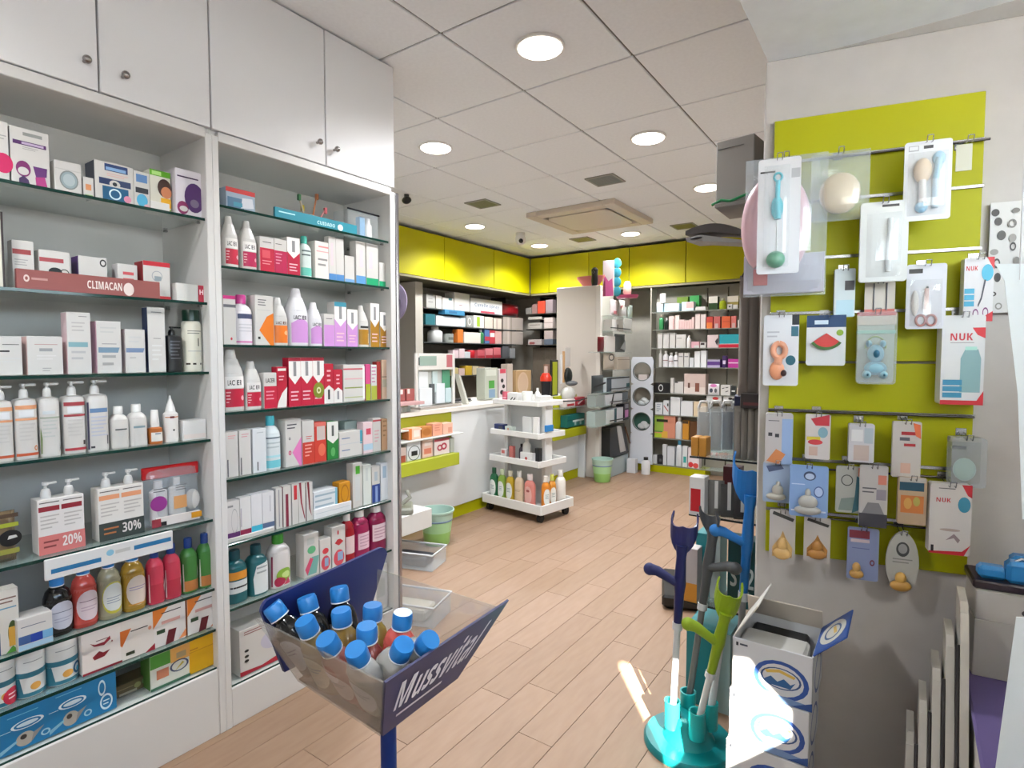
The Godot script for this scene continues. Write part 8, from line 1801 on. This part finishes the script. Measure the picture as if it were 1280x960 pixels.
	goods("goods on the back wall rack", [
		["box","carton","low white box beside black one on lowest row of back wall rack","box",-2.3344,0.0912,-6.1922,0,0.0556,0.1005,0.0445,["ccced2"],[]],
		["box","carton","low black box on lowest row of back wall rack","box",-2.2642,0.0912,-6.1956,0,0.0641,0.1036,0.0513,["1f2022"],[["r",0.3,0.3,0.7,0.6,"5a5c5e"]]],
		["box","carton","slim white carton on lowest row of back wall rack","box",-2.2182,0.0912,-6.1882,0,0.0454,0.2259,0.0363,["cfd2d6"],[]],
		["box","carton","wide pale carton on lowest row of back wall rack","box",-2.145,0.0912,-6.2022,0,0.0806,0.2088,0.0645,["c8ccd2"],[]],
		["bottle","small_bottle","white bottle with sky blue cap on lowest row of back wall rack","bottle",-2.0597,0.0912,-6.2053,0,0.0705,0.2882,0.0705,["d0d4d8","4a9ac4"],[]],
		["box","carton","white carton with teal square on lowest row of back wall rack","box",-1.9881,0.0912,-6.1909,0,0.0522,0.23,0.0418,["d2d6d8"],[["r",0.2,0.2,0.8,0.5,"2f9a94"]]],
		["box","carton","white carton with red flowers on lowest row of back wall rack","box",-1.8918,0.0912,-6.2179,0,0.1197,0.218,0.0957,["d6ccce"],[["e",0.25,0.15,0.22,0.14,"c02c34"],["e",0.7,0.12,0.25,0.13,"cc4a44"],["r",0.3,0.6,0.4,0.95,"55555a"],["r",0.6,0.6,0.7,0.95,"55555a"]]],
	])
	goods("things standing on the counter top", [
		["box","card_reader_box","pale grey green device box on the white counter top","box",-3.25,0.905,-4.2481,1.5708,0.1961,0.2936,0.1,["b0b4a6"],[["r",0.1,0.75,0.9,0.95,"c8ccc0"],["r",0.3,0.35,0.75,0.6,"4a9440"],["r",0.3,0.05,0.8,0.32,"7a94ac"]]],
		["box","carton","white carton with black dots and pink top on the white counter top","box",-3.2467,0.905,-4.4327,1.5708,0.1167,0.2816,0.0934,["cfc4c4"],[["r",0.1,0.85,0.9,1,"c84a5c"],["e",0.4,0.6,0.2,0.07,"222226"],["e",0.6,0.4,0.2,0.07,"222226"],["e",0.35,0.2,0.25,0.08,"222226"]]],
		["box","carton","tall beige carton on the white counter top","box",-3.2376,0.905,-4.5531,1.5708,0.0941,0.327,0.0753,["b8aca0"],[]],
		["box","grooming_basket","round backed tan wicker panel on the white counter top","basket",-3.25,0.905,-4.7958,1.5708,0.274,0.2587,0.1,["b0926a"],[["e",0.45,0.5,0.36,0.44,"c4aa90"],["e",0.45,0.5,0.28,0.36,"bfa48a"]]],
		["box","notebook","brown leaning notebook on the white counter top","book",-3.21,0.905,-5.2616,1.5708,0.1148,0.3173,0.02,["8a6a58"],[["r",0.2,0,0.5,0.9,"a8a49a"]]],
	])
	goods("cartons on the counter ledge", [
		["box","carton","pale mint carton on the upper ledge beside the shelf end","box",-3.052,0.79,-2.9723,1.5708,0.0799,0.1491,0.0639,["bcc8bc"],[["r",0.5,0,1,1,"a4b4ac"]]],
		["box","carton","bright white carton on the upper ledge beside the shelf end","box",-3.0418,0.79,-2.9041,1.5708,0.0545,0.1483,0.0436,["dcdcdc"],[]],
	])
	goods("cartons on the ledge tray", [
		["box","carton","red brown carton on the small counter ledge tray, left one","box",-3.0481,0.98,-2.9228,1.5708,0.0704,0.0859,0.0563,["94504c"],[["r",0.3,0.6,0.7,1,"d8d0cc"]]],
		["box","carton","red brown carton on the small counter ledge tray, right one","box",-3.0524,0.98,-3.0158,1.5708,0.0811,0.0873,0.0649,["94504c"],[["r",0.1,0.6,0.4,1,"d8d0cc"]]],
	])
	goods("cartons in the green counter niche", [
		["box","carton","orange and white carton on the upper tier of green counter niche","box",-2.915,0.715,-2.9145,1.5708,0.1185,0.0806,0.07,["d8b49c","c0703c"],[["r",0,0,0.25,1,"c8743c"],["r",0.4,0.2,0.9,0.8,"e0d0c4"]]],
		["box","carton","amber carton with pale frame on the upper tier of green counter niche","box",-2.915,0.715,-3.0377,1.5708,0.1079,0.0782,0.07,["b87a44"],[["e",0.5,0.5,0.4,0.35,"a86830"]]],
		["box","carton","peach carton on the upper tier of green counter niche","box",-2.915,0.715,-3.1542,1.5708,0.1042,0.0928,0.07,["d89a80"],[["l",0.2,0.8,0.8,3,0.2,"c07a64"]]],
		["box","carton","peach and white carton on the upper tier of green counter niche","box",-2.915,0.715,-3.2715,1.5708,0.109,0.0825,0.07,["dcae98"],[["r",0.5,0.1,0.9,0.6,"c88a74"]]],
	])
	goods("cartons in the green counter niche", [
		["box","carton","brick red and white carton on the lower tier of green counter niche","box",-2.9131,0.565,-2.7868,1.5708,0.0826,0.1076,0.0661,["c4b0a8"],[["r",0,0,0.9,0.45,"9a4a38"]]],
		["box","carton","white carton with black window on the lower tier of green counter niche","box",-2.915,0.565,-2.905,1.5708,0.134,0.1336,0.07,["ccd0d4"],[["r",0.3,0.25,0.75,0.5,"1f2226"],["o",0.5,0.4,0.45,0.4,"3a3e44",0.9]]],
		["box","carton","white and coral carton on the lower tier of green counter niche","box",-2.915,0.565,-3.0447,1.5708,0.1084,0.1353,0.07,["d4b4a8"],[["r",0.15,0.2,0.85,0.5,"cc7a64"],["r",0.2,0.65,0.8,0.85,"d8cac4"]]],
		["box","carton","white carton with crimson rings on the lower tier of green counter niche","box",-2.915,0.565,-3.2028,1.5708,0.1684,0.1214,0.07,["d8ccca"],[["o",0.35,0.45,0.18,0.2,"a02c44",0.5],["o",0.62,0.5,0.2,0.22,"a82c44",0.5],["r",0,0.85,1,1,"b04a54"]]],
		["box","carton","grey white carton end on the lower tier of green counter niche","box",-2.8985,0.565,-3.3212,1.5708,0.0463,0.1123,0.0371,["a8aca4"],[]],
	])
	goods("packs on the second counter", [
		["box","carton","white pack with red lettering on second counter tray","box",-2.88,0.79,-5.1301,1.5708,0.1832,0.0732,0.08,["cfc4c0"],[["r",0.1,0.1,0.9,0.4,"b8343a"]]],
		["box","carton","crimson pack with white flash on second counter tray","box",-2.88,0.79,-5.3478,1.5708,0.1769,0.0846,0.08,["b03440"],[["p","d8c8c8",[0.2,0.1,0.8,0.6,0.7,0.7,0.1,0.3]]]],
		["box","carton","white and crimson pack on second counter tray","box",-2.88,0.79,-5.5508,1.5708,0.1869,0.078,0.08,["c4a0a0"],[["p","b03440",[0.3,0,0.8,1,1,1,0.5,0]]]],
	])
	goods("packs on the second counter", [
		["box","carton","dark teal pack with white mark on second counter lower tray","box",-2.88,0.575,-5.2478,1.5708,0.3791,0.1242,0.08,["14625e"],[["r",0,0.55,1,0.62,"0c4440"],["r",0.3,0.4,0.95,0.55,"c8d4d2"],["r",0.4,0.1,0.5,0.4,"8aa8a8"],["r",0.7,0.1,0.8,0.4,"8aa8a8"]]],
		["box","carton","white pack with red flame on second counter lower tray","box",-2.88,0.575,-5.5437,1.5708,0.1681,0.1022,0.08,["d0c8c8"],[["p","b8343a",[0.4,0.1,0.8,0.9,0.9,0.9,0.7,0.1]]]],
	])
	goods("goods on the display tower", [
		["bag","baby_item_pack","white pack with pink print on upper glass shelf of display tower","pack",-2.615,1.7442,-5.6653,1.5708,0.1996,0.1677,0.03,["d8d0d0"],[["r",0.3,0.1,0.7,0.3,"c87a80"]]],
		["bag","baby_item_pack","white pack with black dot on upper glass shelf of display tower","pack",-2.615,1.7442,-5.8953,1.5708,0.2121,0.1814,0.03,["dcdad8"],[["e",0.7,0.7,0.15,0.1,"222222"],["p","b85a60",[0,0.6,0.4,0.7,0.1,0.4]]]],
		["bag","baby_item_pack","grey green pack on upper glass shelf of display tower","pack",-2.615,1.7442,-6.0936,1.5708,0.1339,0.1443,0.03,["a8b4ac"],[]],
	])
	goods("goods on the display tower", [
		["box","carton","plain white carton on second glass shelf of display tower","box",-2.65,1.5798,-5.7323,1.5708,0.2849,0.1193,0.1,["d4d0cc"],[["r",0.45,0.1,0.55,0.6,"6a6a68"]]],
		["box","carton","pale white carton on second glass shelf of display tower","box",-2.65,1.5798,-6.0091,1.5708,0.2187,0.1504,0.1,["c8c6c0"],[]],
	])
	goods("goods on the display tower", [
		["bag","dark_pouch","dark red pouch on third shelf of display tower","pouch",-2.62,1.3532,-5.3605,1.5708,0.1474,0.1544,0.04,["5c1418"],[]],
		["box","carton","plain white carton on third shelf of display tower","box",-2.65,1.3532,-5.5636,1.5708,0.2143,0.1666,0.1,["d0ccc6"],[]],
		["bag","dark_pouch","slate grey pouch with pale flap on third shelf of display tower","pouch",-2.62,1.3532,-5.8306,1.5708,0.2719,0.1978,0.04,["4c5252"],[["p","a8acb0",[0.4,0.2,0.9,0.1,0.9,0.7]]]],
	])
	goods("goods on the display tower", [
		["bag","beige_backpack","beige backpack with dark grip on fourth shelf of display tower","bag",-2.63,1.1618,-5.5778,1.5708,0.2742,0.1775,0.06,["b4aa9c"],[["o",0.5,0.75,0.25,0.2,"3a3430",0.7]]],
		["box","carton","beige carton on fourth shelf of display tower","box",-2.65,1.1618,-5.901,1.5708,0.3201,0.1397,0.1,["c0b4a4"],[["r",0,0.75,1,0.8,"8a8070"]]],
	])
	goods("goods on the display tower", [
		["bag","grey_bag","dark grey bag with black straps on fifth shelf of display tower","bag",-2.625,0.9302,-5.3044,1.5708,0.273,0.1812,0.05,["3c4044"],[["p","17181a",[0,0.3,1,0.5,1,0.6,0,0.4]]]],
		["box","carton","pale grey blue carton with black trim on fifth shelf of display tower","box",-2.65,0.9302,-5.766,1.5708,0.5977,0.1473,0.1,["a8b0b6"],[["r",0,0.9,1,1,"1c1e20"],["r",0,0,0.2,0.9,"3c4a54"],["r",0.85,0.1,1,0.5,"2a5a5a"]]],
	])
	goods("goods on the display tower", [
		["box","carton","grey carton with black strap on sixth shelf of display tower","box",-2.65,0.7912,-5.3246,1.5708,0.2016,0.1145,0.1,["8a9290"],[]],
		["box","carton","pale carton crossed by black strap on sixth shelf of display tower","box",-2.65,0.7912,-5.6602,1.5708,0.4217,0.1094,0.1,["c0c4c8"],[["p","17181a",[0.3,0,0.4,0,0.5,1,0.42,1]]]],
		["box","carton","slim black edged carton on sixth shelf of display tower","box",-2.65,0.7912,-5.9619,1.5708,0.1305,0.1175,0.1,["6a7278"],[]],
	])
	goods("goods on the display tower", [
		["box","carton","pale grey green carton on seventh shelf of display tower","box",-2.65,0.5897,-5.3281,1.5708,0.2388,0.1501,0.1,["9aa8a4"],[]],
		["box","carton","white carton on seventh shelf of display tower","box",-2.65,0.5897,-5.5583,1.5708,0.1762,0.1425,0.1,["ccd4d4"],[]],
		["box","carton","white carton with teal spine on seventh shelf of display tower","box",-2.65,0.5897,-5.7838,1.5708,0.2287,0.1529,0.1,["c8ccd2"],[["r",0,0,0.25,1,"1f4a54"]]],
		["box","carton","black carton with pink panel on seventh shelf of display tower","box",-2.65,0.5897,-5.9878,1.5708,0.1315,0.1875,0.1,["26242c"],[["r",0.2,0.1,0.9,0.6,"c07ab0"],["r",0.2,0.7,0.9,0.95,"7a7a80"]]],
	])
	for r in [
		["bag","neck_pillow_pack","pink neck pillow in a clear bag behind the long blister","pillow",-0.2914,1.4769,-1.7376,0.2056,0.3817,0.1,0.07,"c4c2c8",[],[["c",0.38,0.5,0.28,0.3,0.03,"d8b4bc",-2.6,2.6],["x",0,0.02,0.98,0.3,0.02,"b4b2bc"],["x",0.12,0.08,0.3,0.2,0.024,"cc6a64"]],[],1],
		["card","spoon_blister","long white blister with turquoise handled feeding tool","pack",-0.29,1.5267,-1.6357,0.1015,0.2986,0.004,0.17,"d8d9dc",[["r",0.05,0.88,0.4,0.895,"333333"],["r",0.78,0.82,0.98,0.9,"b0b2b6"]],[["k",0.45,0.62,0.48,0.47,0.0085,"2fb0c4"],["k",0.47,0.8,0.46,0.62,0.006,"2fb0c4"],["b",0.46,0.57,0.15,0.1,0.01,"2fb0c4"],["c",0.47,0.835,0.09,0.035,0.003,"2fb0c4",0,6.283],["k",0.47,0.46,0.47,0.18,0.0015,"c8ccc8"],["b",0.45,0.12,0.23,0.075,0.018,"6a9c84"]],[0.45,0.5,0.3,0.44,0.02],1],
		["bag","sponge_bag","natural bath sponge in a crinkled clear bag","sponge",-0.1638,1.6717,-1.7645,0.1376,0.1815,0.06,0.07,"d0d4cc",[],[["b",0.5,0.4,0.36,0.3,0.025,"d8c4a0"]],[],1],
		["card","brush_set_blister","white blister with baby hairbrush and pale blue comb","pack",0.026,1.652,-1.784,0.0994,0.1963,0.004,0.09,"dcdfe3",[["r",0.08,0.88,0.3,0.95,"a8aab0"],["r",0.1,0.895,0.28,0.94,"dcdfe3"],["r",0.4,0.9,0.6,0.94,"2c2c30"]],[["b",0.38,0.62,0.2,0.16,0.012,"d6c0a4"],["k",0.38,0.5,0.4,0.22,0.008,"e0dcd8"],["b",0.38,0.16,0.14,0.07,0.01,"9ac4dc"],["k",0.72,0.76,0.66,0.5,0.008,"a4cce0"],["b",0.72,0.76,0.14,0.09,0.006,"a4cce0"],["k",0.66,0.5,0.66,0.14,0.007,"c4d8e6"]],[0.5,0.46,0.42,0.4,0.016],1],
		["card","thermometer_blister","white blister with pale plastic stick inside","pack",-0.0614,1.5026,-1.7656,0.1061,0.2049,0.012,0.09,"d6d9d6",[["r",0.45,0.93,0.8,0.96,"444444"]],[["k",0.62,0.78,0.6,0.12,0.006,"c8cccb"]],[0.5,0.46,0.36,0.4,0.012],1],
		["card","small_tag_pack","small white hanging pack with pale blue foot","pack",-0.1473,1.4165,-1.7884,0.0492,0.1295,0.02,0.05,"ccd8dc",[["r",0.1,0,0.95,0.35,"b4d4e0"],["r",0.5,0.55,0.95,0.75,"55585c"]],[],[],1],
		["card","tweezer_card","pale card with two thin grey sticks","pack",-0.068,1.4234,-1.8153,0.0694,0.0851,0.003,0.04,"c8c2b8",[["r",0,0,1,0.14,"c46a60"]],[["k",0.3,0.95,0.3,0.1,0.0018,"6a6c70"],["k",0.72,0.95,0.72,0.1,0.0018,"6a6c70"]],[],1],
		["card","scissors_blister","white blister with pink handled baby scissors","pack",0.0321,1.3802,-1.816,0.0857,0.166,0.004,0.06,"d2d4da",[["r",0.05,0.86,0.4,0.93,"222226"]],[["k",0.5,0.62,0.5,0.3,0.005,"c8a49c"],["b",0.52,0.63,0.04,0.03,0.005,"1a1a1c"],["c",0.38,0.13,0.12,0.08,0.003,"b07a74",0,6.283],["c",0.64,0.13,0.12,0.08,0.003,"b07a74",0,6.283],["b",0.22,0.4,0.1,0.2,0.006,"d8d4cc"]],[0.5,0.4,0.4,0.36,0.012],1],
		["card","nail_kit_box","white and red box with cyan blocks and scissors picture","box",0.139,1.3966,-1.8487,0.0601,0.16,0.03,0.05,"d8d8da",[["p","c02430",[0.75,1,1,1,1,0.8]],["t",0.06,0.8,0.45,0.87,"NUK","c8242c",0],["e",0.78,0.76,0.2,0.13,"3fa6c8"],["r",0.02,0.44,0.36,0.52,"3fa0c4"],["r",0.02,0.34,0.36,0.42,"3fa0c4"],["r",0.02,0.24,0.36,0.32,"3fa0c4"],["p","4a4c58",[0.68,0.65,0.74,0.65,0.62,0.35,0.5,0.22,0.48,0.26,0.58,0.38]],["o",0.42,0.12,0.1,0.08,"7a3c70",0.7],["o",0.75,0.14,0.1,0.08,"7a3c70",0.7],["p","c02430",[0.4,0,1,0,1,0.16]]],[],[],1],
		["card","teether_card","white card with peach figure eight teether","pack",-0.2958,1.2266,-1.7469,0.0898,0.198,0.004,0.06,"d4d6da",[["r",0.8,0.86,1,1,"222a30"],["r",0.78,0.7,0.98,0.84,"2a6478"],["l",0.1,0.45,0.75,2,0.06,"b0b2b8"],["e",0.78,0.36,0.14,0.07,"1f5f70"]],[["c",0.45,0.5,0.17,0.1,0.008,"d89a7c",0,6.283],["b",0.4,0.22,0.22,0.14,0.013,"d89672"],["b",0.58,0.18,0.1,0.05,0.016,"4a3434"],["k",0.44,0.4,0.42,0.3,0.011,"d89a7c"]],[],1],
		["card","watermelon_teether_card","card with watermelon slice teether and navy header","pack",-0.1872,1.2838,-1.7698,0.0946,0.1377,0.004,0.06,"d2d6d6",[["r",0,0.76,1,1,"103c66"],["r",0.2,0.82,0.55,0.9,"c8d8e4"],["e",0.85,0.65,0.09,0.06,"7a9a2c"]],[["w",0.5,0.34,0.38,0.4,0.012,"c03c3c"]],[],1],
		["film","bear_teether_card","clear card with pale blue bear teether","pack",-0.0721,1.2355,-1.794,0.0892,0.1912,0.012,0.06,"a8b0a0",[],[["x",0,0.82,1,0.98,0.002,"c0b4a0"],["x",0,0.95,1,1,0.003,"b84a40"],["x",0,0.7,1,0.75,0.002,"8ab8a4"],["b",0.5,0.42,0.22,0.13,0.014,"86b4c4"],["b",0.5,0.42,0.11,0.07,0.018,"2c6a84"],["b",0.5,0.22,0.3,0.1,0.016,"86b4c4"],["b",0.28,0.13,0.12,0.06,0.018,"9ac4d0"],["b",0.7,0.13,0.12,0.06,0.018,"9ac4d0"],["b",0.28,0.13,0.05,0.03,0.021,"2f6f86"],["b",0.7,0.13,0.05,0.03,0.021,"2f6f86"],["b",0.32,0.56,0.08,0.05,0.012,"86b4c4"],["b",0.68,0.56,0.08,0.05,0.012,"86b4c4"],["c",0.5,0.5,0.26,0.16,0.002,"8aa04a",-1.6,1.6]],[],1],
		["card","feeding_bottle_box","white and red box with baby bottle picture","box",0.112,1.1862,-1.8328,0.0891,0.2268,0.045,0.06,"d4d6d6",[["t",0.2,0.72,0.72,0.8,"NUK","b8202c",0],["l",0.2,0.75,0.69,1,0.02,"888888"],["p","c02430",[0.7,0.86,1,0.86,1,0.74,0.82,0.78]],["r",0.45,0.14,0.92,0.52,"7fa4a8"],["p","7fa4a8",[0.45,0.52,0.55,0.62,0.85,0.62,0.92,0.52]],["r",0.55,0.61,0.82,0.65,"a8d8cc"],["r",0.05,0.22,0.5,0.28,"2f7fa4"],["r",0.05,0.15,0.5,0.205,"2f7fa4"],["r",0.05,0.08,0.5,0.135,"2f7fa4"],["p","b8202c",[0,0,1,0,1,0.16,0.85,0.05,0,0.05]]],[],[],1],
		["card","pacifier_box","white and pale blue box with orange tip, at left edge","pack",-0.2952,1.0034,-1.7471,0.07,0.1437,0.03,0.06,"b8b4b4",[["r",0.6,0,1,0.9,"8aa4cc"],["r",0.1,0.55,0.25,0.62,"333338"],["r",0.35,0.53,0.5,0.6,"333338"],["p","c07a4a",[0.05,0.05,0.4,0.3,0.75,0.2,0.5,0]],["l",0.1,0.5,0.85,1,0.04,"55555c"]],[],[],1],
		["card","toy_pouch","white pouch with red, blue and yellow print","pack",-0.2002,1.0241,-1.7671,0.0608,0.1247,0.012,0.06,"c8c4c2",[["p","b83440",[0.2,0.9,0.95,1,0.95,0.75,0.4,0.75]],["e",0.7,0.6,0.2,0.12,"7aa4b4"],["r",0.05,0.42,0.6,0.5,"c8b83c"],["e",0.4,0.38,0.3,0.06,"c03c44"],["r",0.15,0.08,0.5,0.28,"c0a498"]],[],[],1],
		["card","silver_pack","white pack with clear window on the middle row","pack",-0.0981,1.0228,-1.7885,0.0596,0.1042,0.02,0.06,"c4c4c8",[["r",0.6,0.5,0.95,0.9,"a8b4bc"],["r",0.2,0.05,0.8,0.45,"b8a8a0"],["r",0.1,0.55,0.55,0.85,"dcdcdc"]],[],[],1],
		["card","soother_blister","rounded white blister with red lettering","pack",0.0023,0.99,-1.8097,0.0636,0.148,0.012,0.06,"bcb8b4",[["r",0.3,0.76,0.85,0.82,"a82c34"],["r",0.25,0.66,0.6,0.72,"5a5c64"],["r",0.4,0.56,0.8,0.61,"a82c34"],["p","c8643c",[0.8,0.75,0.98,0.7,0.95,0.95,0.7,0.98]],["r",0.3,0.08,0.65,0.26,"c8a494"]],[],[],1],
		["film","soother_case","clear grey case with mint soother at the right edge","pack",0.1298,0.9784,-1.8365,0.0726,0.1248,0.03,0.06,"8a8a80",[],[["x",0,0.9,0.9,1,0.02,"a09a8c"],["x",0.1,0.74,0.5,0.8,0.014,"222226"],["b",0.5,0.32,0.34,0.24,0.012,"9ab8ac"],["c",0.5,0.32,0.28,0.18,0.003,"5a7f7a",0,6.283]],[],1],
		["card","teat_blister","pale blue blister with two clear teats, leftmost in its row","pack",-0.2977,0.8905,-1.7568,0.0771,0.1155,0.006,0.05,"98acc8",[["p","4a5878",[0.1,0.9,0.6,0.95,0.7,0.85,0.2,0.75]]],[["b",0.45,0.16,0.34,0.1,0.012,"a8a69c"],["b",0.5,0.32,0.2,0.14,0.012,"b0aea4"],["b",0.52,0.46,0.08,0.08,0.008,"b8b6ac"]],[],1],
		["card","teat_blister","bright blue rounded blister with one clear bottle teat","pack",-0.2151,0.8677,-1.7333,0.0942,0.142,0.006,0.09,"7c9cca",[["e",0.52,0.8,0.16,0.09,"3c4a6a"],["e",0.52,0.79,0.12,0.06,"a8b8d4"],["e",0.76,0.5,0.13,0.11,"a8bcdc"],["o",0.76,0.5,0.13,0.11,"4a5f94",0.8],["r",0.05,0.62,0.4,0.64,"b0c4e0"],["r",0.05,0.1,0.95,0.13,"c8d4e4"]],[["b",0.48,0.14,0.36,0.09,0.014,"a8a8a2"],["b",0.48,0.3,0.26,0.14,0.014,"b0b0aa"],["b",0.48,0.46,0.08,0.1,0.009,"b8b8b2"]],[],1],
		["card","comb_blister","grey blister with teal tool picture","pack",-0.1215,0.8846,-1.7734,0.0642,0.1269,0.008,0.07,"a8aaa4",[["o",0.4,0.7,0.22,0.12,"33383a",0.85],["p","3c6a78",[0.6,0,0.95,0.1,0.95,0.75,0.75,0.8,0.7,0.4]],["p","7a8a84",[0.1,0.05,0.6,0.05,0.7,0.35,0.2,0.3]],["r",0.8,0.8,1,0.98,"b87a64"]],[],[],1],
		["card","grey_blister","white and charcoal blister hanging on the steel hook","pack",-0.0662,0.8568,-1.7646,0.0635,0.1643,0.008,0.09,"b4b2b0",[["r",0,0,1,0.22,"3a3a42"],["p","7a7a7e",[0.1,0.22,0.9,0.22,0.7,0.4,0.3,0.4]],["r",0.65,0.7,0.95,0.85,"c47a68"],["l",0.1,0.6,0.62,2,0.06,"55555a"],["r",0.6,0.45,0.95,0.62,"8a8690"]],[],[],1],
		["card","orange_soother_pack","clear pack with orange soothers and teal top","pack",0.0178,0.8683,-1.8027,0.0632,0.1245,0.014,0.07,"b09a80",[["r",0.05,0.72,0.9,0.9,"1f4a60"],["r",0.05,0.9,0.95,1,"b8b4b0"],["r",0.1,0.25,0.9,0.62,"c0743c"],["e",0.35,0.45,0.14,0.12,"c89a50"],["e",0.65,0.5,0.12,0.1,"a8a050"]],[],[],1],
		["card","soother_chain_box","large white and red card with round blue badge","box",0.0982,0.8038,-1.8095,0.0871,0.1811,0.03,0.08,"c8c4c0",[["t",0.15,0.74,0.5,0.8,"NUK","b8202c",0],["p","b8202c",[0.75,1,1,1,1,0.82,0.9,0.85]],["e",0.82,0.72,0.15,0.11,"2f7f9c"],["l",0.2,0.6,0.93,1,0.03,"4a4a4c"],["e",0.5,0.35,0.25,0.02,"a89890"],["p","8a7a7c",[0.4,0.2,0.6,0.3,0.75,0.22,0.7,0.17,0.6,0.24]],["p","b8202c",[0,0,0.85,0,1,0.16,0.8,0.06,0,0.03]],["r",0.05,0.03,0.12,0.12,"222222"]],[],[],1],
		["card","amber_teat_pack","small rounded pack with pale amber teat, lower left row","pack",-0.2813,0.7186,-1.75,0.0664,0.1524,0.006,0.06,"b4b0ac",[["p","3a3836",[0.1,0.92,0.9,0.8,0.95,0.86,0.15,0.98]],["p","c8a468",[0.12,0.12,0.88,0.12,0.9,0.3,0.62,0.5,0.52,0.62,0.42,0.5,0.12,0.3]]],[["b",0.5,0.2,0.36,0.12,0.01,"c8a468"],["b",0.5,0.36,0.2,0.14,0.009,"c8a468"]],[],1],
		["card","amber_teat_pack","small rounded pack with darker amber teat, lower left row","pack",-0.1955,0.7336,-1.7681,0.0656,0.1266,0.006,0.06,"b4b0ac",[["p","3a3836",[0.1,0.92,0.9,0.8,0.95,0.86,0.15,0.98]],["p","a8783c",[0.12,0.12,0.88,0.12,0.9,0.3,0.62,0.5,0.52,0.62,0.42,0.5,0.12,0.3]]],[["b",0.5,0.2,0.36,0.12,0.01,"a8783c"],["b",0.5,0.36,0.2,0.14,0.009,"a8783c"]],[],1],
		["card","soother_card","blue card with amber soother at bottom row","pack",-0.0872,0.7008,-1.7909,0.0735,0.1431,0.006,0.06,"7c88ac",[["r",0.05,0.8,0.7,0.95,"7a2c38"],["r",0.1,0.72,0.7,0.78,"c4b4b8"],["o",0.8,0.35,0.08,0.06,"6a3440",0.5],["l",0.15,0.7,0.6,1,0.04,"55608c"]],[["b",0.3,0.12,0.24,0.09,0.012,"b08a4c"],["b",0.3,0.24,0.14,0.1,0.012,"c09858"]],[],1],
		["oval","soother_card","oval white pack with amber soother, lowest on panel","pack",0.0014,0.6781,-1.8095,0.0738,0.1658,0.008,0.06,"a8a8a2",[["e",0.5,0.72,0.2,0.12,"3c3e3e"],["e",0.5,0.73,0.14,0.08,"8c8e8c"],["l",0.2,0.8,0.55,2,0.05,"7c7c7a"]],[["b",0.45,0.14,0.34,0.09,0.014,"b48a44"],["b",0.45,0.26,0.18,0.1,0.012,"c09850"]],[],1],
	]: hang(r)
